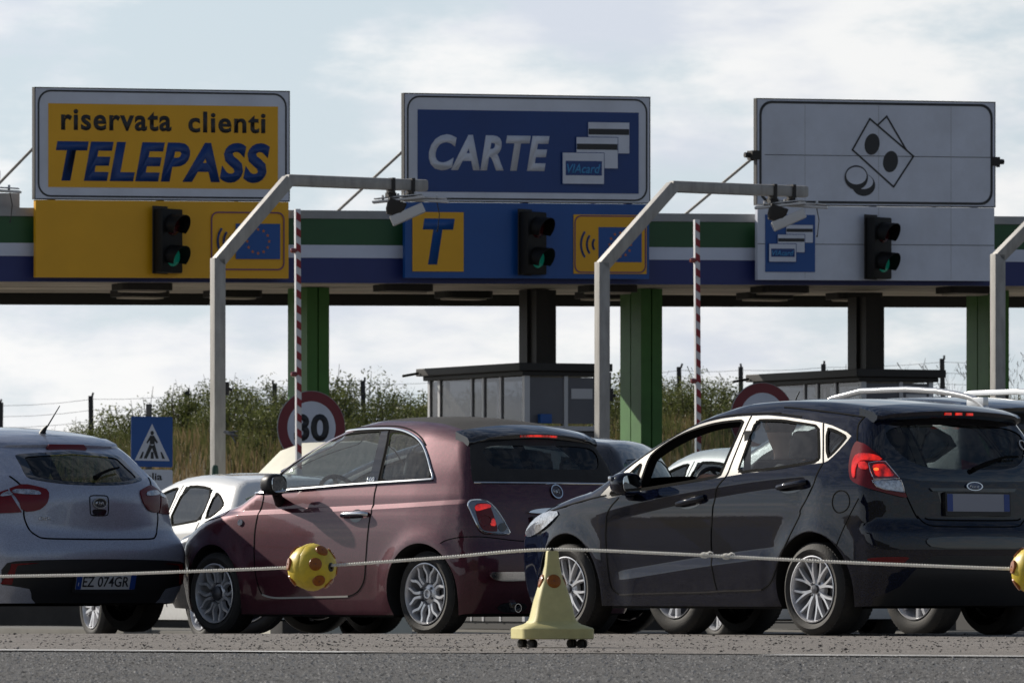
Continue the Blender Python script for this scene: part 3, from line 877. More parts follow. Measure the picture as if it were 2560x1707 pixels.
# ---- booths
def booth(u, label, first=None):
    if first is not None:
        p = tp(u, 1.0)
        return dup(first, (p[0], p[1], gz(p[0], p[1]) + 0.0), TA, label, 'toll booths on the islands')
    root = tthing('toll_booth', label, 'toll booth', u, 1.0, 'toll booths on the islands')
    zb, zt = 0.2, 3.60
    W, Dp = 1.06, 3.0
    sh = MB(); sh.box(0.03, W - 0.03, 0.03, Dp - 0.03, zb, 2.75)
    sh.build('lower_wall', M['dark_steel'], root)
    rf = MB(); rf.box(-0.12, W + 0.14, -0.10, Dp + 0.12, zt - 0.10, zt); rf.box(-0.05, W + 0.06, -0.04, Dp + 0.05, zt - 0.16, zt - 0.10)
    rf.tube([(-0.13, Dp, zt - 0.06), (-0.36, Dp + 0.02, zt - 0.10)], 0.02, 6)
    rf.build('roof', M['dark_steel'], root, bevel=0.01)
    cm = MB(); cm.box(1.01, 1.19, 1.8, 2.3, zt, 4.62)
    cm.box(0.97, 1.39, 2.0, 2.25, zt, 4.62)
    cm.build('roof_support', M['dark_steel'], root)
    for x, y, w in ((0, 0, 0.07), (0, 0.72, 0.05), (0, 1.25, 0.05), (0, 1.62, 0.035), (0, 2.62, 0.06), (0, Dp - 0.06, 0.06), (W - 0.06, 0, 0.06), (0.56, 0, 0.05), (W - 0.06, Dp - 0.06, 0.06)):
        m_ = MB(); m_.box(x - 0.004, x + w, y - 0.004, y + w, 0.3, zt - 0.16)
        m_.build('mullion', M['booth_post'], root)
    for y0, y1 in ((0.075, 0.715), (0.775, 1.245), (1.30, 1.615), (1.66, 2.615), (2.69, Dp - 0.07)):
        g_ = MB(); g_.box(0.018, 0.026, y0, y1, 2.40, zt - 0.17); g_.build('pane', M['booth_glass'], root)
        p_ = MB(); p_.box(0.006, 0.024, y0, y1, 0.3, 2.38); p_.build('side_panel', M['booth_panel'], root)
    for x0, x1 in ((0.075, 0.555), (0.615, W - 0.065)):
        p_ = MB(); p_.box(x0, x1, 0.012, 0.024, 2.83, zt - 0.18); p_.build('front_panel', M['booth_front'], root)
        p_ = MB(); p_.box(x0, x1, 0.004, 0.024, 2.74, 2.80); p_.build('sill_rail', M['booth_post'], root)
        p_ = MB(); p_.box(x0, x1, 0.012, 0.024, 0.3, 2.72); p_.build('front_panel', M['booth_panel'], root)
    v_ = MB(); v_.box(0.66, W - 0.10, 0.002, 0.012, 3.15, 3.28); v_.build('vent_panel', M['booth_post'], root)
    bx = MB(); bx.box(0.18, 0.34, -0.10, 0.0, 2.83, 2.95); bx.build('blue_box', M['sign_blue'], root, bevel=0.01)
    kn = MB()
    for y in (2.45, 1.30, 0.35, 0.15): kn.box(-0.05, 0.01, y, y + 0.14, 2.75, 2.83)
    kn.build('latch', M['dark_steel'], root)
    return root
b1 = booth(0.44, 'grey toll booth behind the burgundy car under the CARTE sign')
booth(5.29, 'grey toll booth behind the black car under the banknote sign', b1)
for u, lab in ((0.0, 'raised concrete island under the booth behind the burgundy car'), (4.85, 'raised concrete island under the booth behind the black car'), (-4.95, 'raised concrete island with the cream bull nose')):
    r_ = tthing('traffic_island', lab, 'traffic island', u, 0.0, 'toll islands')
    mb = MB(); mb.prism(rrect(-0.15 if u else 0.0, 1.9, -9.5, 9.0, 0.7, 8), 0.0, 0.18)
    mb.build('kerb', M['concrete'], r_, smooth=40, bevel=0.02)

# ---- bull nose on the island
r_ = tthing('bull_nose', 'sloping cream concrete bull nose standing behind the white saloon', 'barrier', -6.38, -8.35)
mb = MB()
prof = [(-1.02, 0.0), (0.62, 0.0), (0.62, 1.95), (0.40, 2.2), (0.05, 2.27), (-0.28, 2.26), (-0.55, 2.17), (-0.88, 1.86), (-1.02, 1.70)]
mb.prism(prof, -0.15, 0.95, frame((0, 0, 0), (1, 0, 0), (0, 0, 1), (0, -1, 0)))
mb.build('nose_body', M['nose'], r_, smooth=50, bevel=0.05)

# ---- camera masts
def mast(u, v, label, htop, hel, du, dtop, first=None):
    p = tp(u, v); g0 = gz(p[0], p[1])
    root = thing('camera_mast', label, 'camera mast', (p[0], p[1], g0), TA, 'camera masts in front of the toll signs')
    w = 0.14; zt, ze = htop - g0, hel - g0
    b = MB(); b.box(-w / 2, w / 2, -w / 2, w / 2, 0, ze)
    b.box(-0.16, 0.16, -0.16, 0.16, 0, 0.03)
    b.build('post', M['galv'], root, smooth=30, bevel=0.012)
    j = MB(); j.box(w / 2, w / 2 + 0.05, -0.05, 0.04, 2.83, 2.98); j.tube([(w / 2, 0, 2.92), (w / 2 + 0.10, 0, 2.89)], 0.022, 6)
    j.build('junction_box', M['dark_steel'], root)
    a = MB(); a.bar((0, 0, ze - 0.05), (du, 0, zt), w, w, up=(0, 1, 0)); a.build('brace_arm', M['galv'], root, smooth=30, bevel=0.012)
    c = MB(); c.bar((du - 0.03, 0, zt - 0.005), (dtop, 0, zt - 0.03), 0.135, 0.135, up=(0, 1, 0)); c.build('boom', M['galv'], root, smooth=30, bevel=0.03)
    for x in (dtop - 0.45, dtop - 0.20):
        k = MB(); k.box(x - 0.02, x + 0.02, -0.085, 0.085, zt - 0.13, zt + 0.05); k.box(x - 0.05, x + 0.05, -0.05, 0.05, zt - 0.17, zt - 0.12)
        k.build('clamp', M['dark_steel'], root)
    zz = zt - 0.20
    for dx, ang, ln in ((-0.36, 0.10, 0.60), (-0.10, -0.06, 0.66)):
        s = MB(); mx = Matrix.Translation((dtop + dx, -0.02, zz)) @ Matrix.Rotation(radians(-30), 4, 'Z') @ Matrix.Rotation(-ang, 4, 'Y')
        s.box(-ln / 2, ln / 2, -0.10, 0.10, -0.012, 0.012, mx); s.box(-ln / 2 + 0.02, ln / 2 - 0.02, -0.07, 0.07, 0.03, 0.042, mx)
        for q in (-0.18, 0.0, 0.2): s.lathe([(0.014, 0.0), (0.014, 0.07), (0, 0.075)], 8, mx @ Matrix.Translation((q, 0, 0)))
        s.build('sun_shield', M['camera_white'], root)
    hs = MB(); mx = Matrix.Translation((dtop - 0.40, -0.02, zz - 0.09)) @ Matrix.Rotation(radians(-20), 4, 'Z') @ Matrix.Rotation(radians(18), 4, 'Y')
    rr = [[mx @ Vector((x * k, y * k, z)) for x, y in rrect(-0.11, 0.11, -0.09, 0.09, 0.03, 3)] for z, k in ((0.08, 1.0), (-0.04, 0.92), (-0.10, 0.7))]
    hs.loft(rr); hs.build('camera_bracket', M['dark_steel'], root, smooth=40)
    hd = MB(); mx = Matrix.Translation((dtop - 0.26, -0.06, zz - 0.17)) @ Matrix.Rotation(radians(-25), 4, 'Z') @ Matrix.Rotation(radians(-24), 4, 'Y')
    hd.box(-0.21, 0.20, -0.10, 0.10, -0.055, 0.06, mx)
    hb = hd.build('camera_housing', M['camera_white'], root, smooth=30, bevel=0.012)
    hl = MB(); hl.box(-0.216, -0.208, -0.08, 0.08, -0.04, 0.045, mx); hl.build('camera_window', M['gloss_black'], hb)
    cb = MB(); cb.tube([(dtop + 0.12, -0.02, zz), (dtop + 0.15, -0.03, zz - 0.16), (dtop + 0.13, -0.03, zz - 0.33), (dtop + 0.12, -0.03, zz - 0.36)], [0.006, 0.006, 0.006, 0.012], 6)
    cb.build('cable', M['dark_steel'], root)
    return root
m1 = mast(-7.17, -7.0, 'grey bent camera mast reaching in front of the TELEPASS sign', 4.93, 4.02, 0.88, 2.61)
mast(-2.31, -7.0, 'grey bent camera mast reaching in front of the CARTE sign', 4.965, 4.06, 0.92, 2.68)
mast(2.94, -7.0, 'grey bent camera mast at the right edge beside the banknote sign', 5.02, 4.25, 0.90, 2.6)
mast(-12.42, -7.0, 'grey camera mast of which only the camera end shows at the left edge', 4.93, 4.0, 0.88, 2.58)

# ---- raised barriers
def barrier(u, v, ztop, lean, label):
    p = tp(u, v); g0 = gz(p[0], p[1])
    root = thing('barrier_arm', label, 'toll barrier', (p[0], p[1], g0), TA, 'raised toll barriers')
    c = MB(); c.box(-0.16, 0.16, 0.05, 0.40, 0, 0.95); c.build('cabinet', M['dark_steel'], root, bevel=0.02, smooth=30)
    zt = ztop - g0
    a0, a1 = Vector((lean, 0, 0.7)), Vector((0, 0, zt))
    b = MB(); b.bar(a0, a1, 0.062, 0.05, up=(0, 1, 0)); b.build('boom', M['white_paint'], root, bevel=0.006, smooth=30)
    n = 24
    for i in range(n):
        q0 = a0.lerp(a1, (i + 0.25) / n); q1 = a0.lerp(a1, (i + 0.73) / n)
        s = MB(); hw = 0.026
        s.add([(q0.x - hw, -0.0335, q0.z + 0.012), (q0.x + hw, -0.0335, q0.z - 0.02), (q1.x + hw, -0.0335, q1.z - 0.02), (q1.x - hw, -0.0335, q1.z + 0.012)] +
              [(q0.x - hw, -0.028, q0.z + 0.012), (q0.x + hw, -0.028, q0.z - 0.02), (q1.x + hw, -0.028, q1.z - 0.02), (q1.x - hw, -0.028, q1.z + 0.012)],
              [(0, 1, 2, 3), (0, 4, 5, 1), (1, 5, 6, 2), (2, 6, 7, 3), (3, 7, 4, 0)])
        s.build('red_stripe', M['red_paint'], root)
    for z in (ztop - 0.46 - g0, ztop - 1.82 - g0):
        l = MB(); l.lathe([(0.03, -0.02), (0.032, 0.02), (0.024, 0.045), (0, 0.05)], 12, frame((lean * (1 - z / zt) - 0.035, 0, z), (0, 1, 0), (0, 0, 1), (-1, 0, 0)))
        l.build('lamp', M['red_lens'], root, smooth=50)
    return root
barrier(-7.48, -10.0, 4.44, 0.02, 'upright red and white barrier arm in front of the round 30 sign')
barrier(-2.57, -10.0, 4.42, 0.03, 'upright red and white barrier arm above the black car windscreen')

# ---- round speed signs and the crossing sign
def speed_sign(u, v, zc, label):
    p = tp(u, v); g0 = gz(p[0], p[1])
    root = thing('speed_limit_sign', label, 'road sign', (p[0], p[1], g0), TA, 'round speed limit signs')
    z = zc - g0
    Mx = frame((0, 0, z), (1, 0, 0), (0, 0, 1), (0, -1, 0))
    q = MB(); q.tube([(0, 0.06, 0), (0, 0.06, z + 0.2)], 0.03, 10); q.build('post', M['galv'], root, smooth=50)
    d = MB(); d.lathe([(0.455, -0.02), (0.455, 0.0), (0, 0.0)], 48, Mx); d.build('disc', M['fascia_grey'], root)
    r = MB(); ring_prism(ellipse(0, 0, 0.448, 0.448, 48), ellipse(0, 0, 0.325, 0.325, 48), 0.0, 0.004, Mx, r); r.build('red_ring', M['sign_red'], root)
    w = MB(); w.prism(ellipse(0, 0, 0.325, 0.325, 48), 0.0, 0.003, Mx); w.build('white_field', M['sign_white'], root)
    text_mesh('numerals', '30', M['sign_black'], root, Mx @ Matrix.Translation((-0.235, -0.17, 0.004)), width=0.47, height=0.34, bold=0.035, depth=0.003)
    return root
speed_sign(-3.40, -1.0, 2.23, 'round red-ringed 30 sign half hidden by the barrier arm')
speed_sign(2.83, -1.0, 2.40, 'round red-ringed speed sign peeping over the black car roof')

p = tp(-6.34, -3.0); g0 = gz(p[0], p[1])
r_ = thing('crossing_sign', 'blue square pedestrian crossing sign with a white plate under it', 'road sign', (p[0], p[1], g0), TA)
z = 2.0 - g0; Mx = frame((0, 0, z), (1, 0, -0.01), (0, 0, 1), (0, -1, 0))
q = MB(); q.tube([(-0.02, 0.05, 0), (-0.02, 0.05, z + 0.45)], 0.035, 10); q.build('post', M['concrete'], r_, smooth=50)
board('blue_panel', rrect(-0.265, 0.265, -0.30, 0.30, 0.02, 3), -0.02, 0.0, Mx, M['sign_blue'], r_)
board('white_triangle', [(-0.225, -0.225), (0.225, -0.225), (0.0, 0.215)], 0.0, 0.003, Mx, M['sign_white'], r_)
ped = MB()
ped.prism(ellipse(0.0, 0.105, 0.022, 0.026, 14), 0.003, 0.005, Mx)
for poly in ([(-0.026, 0.075), (-0.032, -0.03), (0.034, -0.03), (0.026, 0.075)], [(-0.026, 0.07), (-0.075, -0.01), (-0.062, -0.022), (-0.01, 0.04)], [(0.026, 0.07), (0.012, 0.03), (0.06, -0.02), (0.075, -0.006)],
             [(-0.032, -0.03), (-0.11, -0.20), (-0.07, -0.20), (0.012, -0.05)], [(0.034, -0.03), (0.085, -0.20), (0.05, -0.20), (-0.012, -0.05)],
             [(-0.165, -0.20), (-0.13, -0.20), (-0.105, -0.12), (-0.125, -0.12)], [(0.165, -0.20), (0.125, -0.12), (0.105, -0.12), (0.13, -0.20)], [(-0.02, -0.20), (0.02, -0.20), (0.016, -0.12), (-0.016, -0.12)]):
    a_ = sum(poly[i][0] * poly[(i + 1) % len(poly)][1] - poly[(i + 1) % len(poly)][0] * poly[i][1] for i in range(len(poly)))
    ped.prism(poly if a_ > 0 else poly[::-1], 0.003, 0.005, Mx)
ped.build('walking_figure', M['sign_black'], r_)
board('text_plate', rrect(-0.255, 0.265, -0.62, -0.33, 0.02, 3), -0.02, 0.0, Mx, M['sign_white'], r_)
text_mesh('lettering', 'salia', M['sign_black'], r_, Mx @ Matrix.Translation((-0.13, -0.455, 0.001)), width=0.26, height=0.085, bold=0.02, depth=0.002)

p = tp(-8.95, 1.0)
r_ = thing('edge_on_sign', 'narrow dark blue sign seen edge on behind the silver car aerial', 'road sign', (p[0], p[1], gz(p[0], p[1])), TA + radians(62))
q = MB(); q.box(-0.3, 0.3, -0.015, 0.015, 2.4, 3.0); q.build('panel', M['sign_blue2'], r_)
q = MB(); q.tube([(0, 0.04, 0), (0, 0.04, 2.95)], 0.03, 8); q.build('post', M['galv'], r_)
p = tp(-7.33, -7.3)
r_ = thing('marker_post', 'small dark green post at the foot of the left camera mast', 'post', (p[0], p[1], gz(p[0], p[1])), TA)
q = MB(); q.lathe([(0.025, 0), (0.025, 1.82), (0.038, 1.84), (0.038, 1.99), (0.03, 2.02), (0.0, 2.03)], 12); q.build('stem', mat('post_green', (0.012, 0.05, 0.035), 0.5), r_, smooth=50)

# ---- a small bird crossing in front of the bank
r_b = MB()
bx, by, bz = -2.82, 76.0, 1.82
rings = [[Vector((bx - 0.075 + t * 0.16, by + 0.018 * k * cos(a), bz + 0.02 - 0.05 * t + 0.018 * k * sin(a))) for a in np.linspace(0, 2 * pi, 9)[:-1]] for t, k in ((0, 0.2), (0.12, 0.8), (0.35, 1.2), (0.65, 0.9), (0.9, 0.35), (1.0, 0.15))]
r_b.loft(rings)
r_b.add([(bx - 0.03, by, bz + 0.012), (bx + 0.02, by, bz), (bx + 0.085, by + 0.05, bz + 0.02), (bx + 0.05, by + 0.04, bz + 0.028), (bx, by, bz + 0.02)], [(0, 1, 2, 3), (0, 3, 2, 4)])
r_b.add([(bx - 0.01, by, bz), (bx + 0.03, by, bz - 0.02), (bx + 0.065, by - 0.04, bz - 0.11), (bx + 0.03, by - 0.02, bz - 0.06), (bx, by, bz - 0.005)], [(0, 1, 2, 3), (0, 3, 2, 4)])
bird = r_b.build('bird', mat('bird_feathers', (0.03, 0.028, 0.03), 0.7, dirt=(0.55, 0.55, 0.55), dirt_amt=0.6, dscale=9), smooth=60)
tag(bird, 'small dark bird with a pale head flying just right of the left mast', 'bird')
# ------------------------------------------------------------------ bank, shrubs, fence
rv_ = random.Random(21)
def leaf_mat(name, col, col2):
    m = bpy.data.materials.new(name); m.use_nodes = True
    t = m.node_tree; N = t.nodes; K = t.links.new
    N.remove(N['Principled BSDF'])
    oi = N.new('ShaderNodeObjectInfo'); gi = N.new('ShaderNodeNewGeometry')
    rp = N.new('ShaderNodeValToRGB')
    rp.color_ramp.elements[0].color = (*col, 1); rp.color_ramp.elements[1].color = (*col2, 1)
    mr = N.new('ShaderNodeMath'); mr.operation = 'MULTIPLY_ADD'; mr.inputs[1].default_value = 0.65
    hm = N.new('ShaderNodeMath'); hm.operation = 'MULTIPLY'; hm.inputs[1].default_value = 0.35
    K(oi.outputs['Random'], hm.inputs[0]); K(gi.outputs['Random Per Island'], mr.inputs[0]); K(hm.outputs[0], mr.inputs[2])
    K(mr.outputs[0], rp.inputs[0])
    d = N.new('ShaderNodeBsdfDiffuse'); tl = N.new('ShaderNodeBsdfTranslucent'); gl = N.new('ShaderNodeBsdfGlossy')
    gl.inputs['Roughness'].default_value = 0.45; gl.inputs['Color'].default_value = (0.6, 0.6, 0.55, 1)
    K(rp.outputs[0], d.inputs[0]); K(rp.outputs[0], tl.inputs[0])
    a = N.new('ShaderNodeMixShader'); a.inputs[0].default_value = 0.42
    b = N.new('ShaderNodeMixShader'); b.inputs[0].default_value = 0.06
    K(d.outputs[0], a.inputs[1]); K(tl.outputs[0], a.inputs[2]); K(a.outputs[0], b.inputs[1]); K(gl.outputs[0], b.inputs[2])
    K(b.outputs[0], N['Material Output'].inputs[0])
    return m
M['leaf'] = leaf_mat('shrub_leaves', (0.04, 0.056, 0.014), (0.18, 0.20, 0.06))
M['twig'] = mat('twig_bark', (0.07, 0.052, 0.035), 0.9)
M['dry'] = leaf_mat('dry_grass', (0.14, 0.095, 0.042), (0.38, 0.29, 0.16))
M['greengrass'] = leaf_mat('green_grass', (0.06, 0.075, 0.02), (0.18, 0.17, 0.06))

def leaf_cloud(seed, n, rx, ry, h, clumps):
    r = random.Random(seed); mb = MB(); vs, fs = [], []
    cl = [(r.uniform(-rx, rx) * 0.75, r.uniform(-ry, ry) * 0.7, h * (0.15 + 0.8 * r.random() ** 0.8), r.uniform(0.16, 0.36)) for _ in range(clumps)]
    for i in range(n):
        cx, cy, cz, cr = cl[r.randrange(clumps)]
        d = Vector((r.gauss(0, 1), r.gauss(0, 1), r.gauss(0, 1))); d.normalize(); d *= cr * r.random() ** 0.45
        c = Vector((cx, cy, cz)) + Vector((d.x, d.y, d.z * 1.1))
        if c.z < 0.02: c.z = r.uniform(0.02, 0.2)
        a = Vector((r.gauss(0, 1), r.gauss(0, 1), r.gauss(0.3, 0.8))).normalized()
        b = a.orthogonal().normalized(); b = (Matrix.Rotation(r.uniform(0, 6.28), 3, a) @ b)
        L_, W_ = r.uniform(0.035, 0.085), r.uniform(0.014, 0.032)
        o = len(vs)
        vs += [c - a * L_ / 2, c + b * W_ / 2 + a * L_ * 0.05, c + a * L_ / 2, c - b * W_ / 2 + a * L_ * 0.05]
        fs.append((o, o + 1, o + 2, o + 3))
    mb.add(vs, fs)
    st = MB()
    for cx, cy, cz, cr in cl:
        st.tube([(cx * 0.15, cy * 0.15, 0), (cx * 0.6, cy * 0.6, cz * 0.55), (cx, cy, cz + cr * 0.6)], [0.016, 0.010, 0.004], 5)
    for k in range(5):
        cx, cy, cz, cr = cl[r.randrange(clumps)]
        st.tube([(cx, cy, cz), (cx + r.uniform(-0.1, 0.1), cy, cz + cr + r.uniform(0.0, 0.12))], [0.006, 0.003], 4)
    return mb, st
variants = []
for k, (n, rx, ry, h, c) in enumerate([(2600, 0.6, 0.45, 1.25, 20), (2400, 0.5, 0.45, 1.55, 20), (2800, 0.75, 0.5, 1.0, 24), (2000, 0.45, 0.4, 1.35, 16), (2000, 0.6, 0.5, 0.75, 16)]):
    mb, st = leaf_cloud(40 + k, n, rx, ry, h, c)
    a = mb.build('foliage', M['leaf']); b = st.build('stem', M['twig'])
    variants.append((a.data, b.data, h)); bpy.data.objects.remove(a); bpy.data.objects.remove(b)

def veg_top(x):
    """height of the shrub line above the bank along x (metres at about 140 m)"""
    px = 1280 + x / 140 * 19000
    k = [(-300, 0.25), (40, 0.3), (130, 0.6), (380, 0.85), (600, 1.1), (850, 1.22), (1060, 0.98), (1150, 0.9), (1600, 0.95), (1750, 1.0), (1850, 0.75), (2050, 0.45), (2200, 0.25), (2450, 0.22), (2700, 0.4)]
    return float(np.interp(px, [q[0] for q in k], [q[1] for q in k]))
spots = []
for row, (y0, n) in enumerate(((137.5, 64), (139.8, 64), (135.6, 54), (133.6, 34))):
    for i in range(n):
        x = -12.5 + 25.5 * (i + rv_.uniform(0.15, 0.85)) / n
        spots.append((x, y0 + rv_.uniform(-0.7, 0.7), row))
places = [(-9e9, 40, 'at the left edge of the picture'), (40, 230, 'behind the aerial of the silver car'), (230, 330, 'left of the pedestrian crossing sign'), (330, 440, 'behind the pedestrian crossing sign'),
          (440, 530, 'right of the pedestrian crossing sign'), (530, 640, 'just right of the left camera mast'), (640, 740, 'left of the first barrier arm'), (740, 830, 'behind the first green column'),
          (830, 930, 'right of the first green column'), (930, 1080, 'left of the booth under the CARTE sign'), (1080, 1490, 'behind the booth under the CARTE sign'), (1490, 1650, 'behind the middle green column'),
          (1650, 1740, 'left of the second barrier arm'), (1740, 1860, 'right of the second barrier arm'), (1860, 2160, 'behind the booth under the banknote sign'), (2160, 2420, 'right of the booth under the banknote sign'), (2420, 9e9, 'at the right edge of the picture')]
def shrub_label(d, x, row):
    px = 1280 + x / 138 * 19000
    w = [q[2] for q in places if q[0] <= px < q[1]][0]
    return '%s shrub %s of the bank %s' % (d, ('on the crest', 'at the back', 'halfway up', 'at the foot')[row], w)
desc = ['bushy', 'tall', 'spreading', 'slender', 'short']
for x, y, row in spots:
    t = veg_top(x)
    if row >= 2: t *= 0.72 if row == 2 else 0.5
    if t < 0.24: continue
    k = rv_.randrange(5)
    me_l, me_s, h = variants[k]
    s = t / h * rv_.uniform(0.78, 1.22)
    root = thing('shrub', shrub_label(desc[k], x, row), 'shrub', (x, y, gz(x, y) - 0.05), rv_.uniform(0, 6.28), 'shrubs along the top of the bank')
    root.scale = (max(s, 0.62) * rv_.uniform(0.9, 1.15), max(s, 0.62), s)
    for me in (me_l, me_s):
        o = bpy.data.objects.new(me.name, me); COL.objects.link(o); o.parent = root

def blades(name, n, m, yr, hr, wr, seed, dens=None, lean=0.35):
    r = random.Random(seed); vs, fs = [], []
    k = 0
    while k < n:
        y = r.uniform(*yr); x = r.uniform(-12.5, 12.5)
        if dens and r.random() > dens(x, y): continue
        h = r.uniform(*hr); w = r.uniform(*wr); a = r.uniform(0, 6.28)
        dx, dy = cos(a) * h * lean * r.random(), sin(a) * h * lean * r.random()
        g0 = gz(x, y) - 0.02; o = len(vs)
        vs += [(x - w, y, g0), (x + w, y, g0), (x + w * 0.6 + dx * 0.5, y + dy * 0.5, g0 + h * 0.6), (x - w * 0.6 + dx * 0.5, y + dy * 0.5, g0 + h * 0.6), (x + dx, y + dy, g0 + h)]
        fs += [(o, o + 1, o + 2, o + 3), (o + 3, o + 2, o + 4)]
        k += 1
    mb = MB(); mb.add(vs, fs)
    return tag(mb.build(name, m), kind='stuff')
blades('dry_grass', 16000, M['dry'], (123, 136.5), (0.15, 0.50), (0.008, 0.016), 5)
blades('green_grass', 9000, M['greengrass'], (131, 141), (0.25, 0.65), (0.008, 0.016), 6)
blades('dry_stalks', 260, M['twig'], (133, 141), (0.5, 1.25), (0.003, 0.006), 8, dens=lambda x, y: 1.0 if x > 6.2 else (0.25 if x > 2 else 0.05), lean=0.2)
sk = MB(); rr_ = random.Random(9)
for i in range(500):                         # seed heads and side twigs of the tall dry weeds
    x = rr_.uniform(5.6, 10.2) if i % 4 else rr_.uniform(-2, 6); y = rr_.uniform(134, 141); h = rr_.uniform(0.4, 1.2)
    g0 = gz(x, y) + h; a = rr_.uniform(0, 6.28); L_ = rr_.uniform(0.06, 0.22)
    sk.add([(x, y, g0), (x + 0.006, y, g0), (x + cos(a) * L_ * 0.6, y, g0 + L_), (x + cos(a) * L_ * 0.6 - 0.01, y, g0 + L_ * 0.9)], [(0, 1, 2, 3)])
tag(sk.build('weed_twigs', M['twig']), kind='stuff')

# fence along the top of the bank
fr_ = thing('fence', 'post and wire fence along the top of the bank', 'fence', (0, 139.0, 0))
M['old_post'] = mat('weathered_post', (0.055, 0.052, 0.055), 0.9, var=0.2, vscale=8)
posts = []
for px, top in ((-40, 3.60), (0, 3.60), (230, 3.72), (472, 3.80), (682, 3.95), (912, 4.0), (1120, 4.05), (1330, 4.1), (1520, 4.15), (1702, 4.25), (1853, 4.25), (2060, 4.3), (2360, 4.40), (2600, 4.40)):
    x = (px - 1280) / 19000 * 139.0
    z0 = gz(x, 139) - 0.3
    q = MB(); q.bar((x, 0, z0), (x + rr_.uniform(-0.04, 0.04), 0, top), 0.085, 0.085)
    q.tube([(x, 0, top - 0.02), (x + rr_.uniform(-0.03, 0.03), 0, top + 0.06)], 0.02, 5)
    q.build('post', M['old_post'], fr_); posts.append((x, top))
for k in range(5):
    w = MB(); pts = []
    for (xa, ta), (xb, tb) in zip(posts[:-1], posts[1:]):
        for t in (0, 0.33, 0.67):
            pts.append((xa + (xb - xa) * t, 0.05, ta + (tb - ta) * t - 0.06 - 0.2 * k - 0.03 * sin(pi * t)))
    w.tube(pts, 0.0035, 4); w.build('wire', M['cable'], fr_)
# ------------------------------------------------------------------ car bodies
# A body is one smooth closed surface: side width W(x,z), roof/bonnet height Zt(x), tail Xr(z), nose Xf(z),
# rounded into each other. Panels, panes and lamps are cut out of that surface or laid on it.
# Car axes: x forward from the rear axle, y to the left, z up from the ground.
def pchip(pts):
    pts = sorted(pts)
    x = np.array([p[0] for p in pts], float); y = np.array([p[1] for p in pts], float)
    h = np.diff(x); d = np.diff(y) / h
    m = np.zeros(len(x))
    m[0], m[-1] = d[0], d[-1]
    for i in range(1, len(x) - 1):
        if d[i - 1] * d[i] > 0:
            w1, w2 = 2 * h[i] + h[i - 1], h[i] + 2 * h[i - 1]
            m[i] = (w1 + w2) / (w1 / d[i - 1] + w2 / d[i])
    def f(q):
        q = np.asarray(q, float)
        i = np.clip(np.searchsorted(x, q) - 1, 0, len(x) - 2)
        t = (q - x[i]) / h[i]
        lo, hi = t < 0, t > 1
        tt = np.clip(t, 0, 1)
        r = ((1 + 2 * tt) * (1 - tt) ** 2 * y[i] + tt * (1 - tt) ** 2 * h[i] * m[i]
             + tt * tt * (3 - 2 * tt) * y[i + 1] + tt * tt * (tt - 1) * h[i] * m[i + 1])
        r = np.where(lo, y[i] + t * h[i] * m[i], r)
        return np.where(hi, y[i + 1] + (t - 1) * h[i] * m[i + 1], r)
    return f

def sstep(t):
    t = np.clip(t, 0, 1)
    return t * t * (3 - 2 * t)

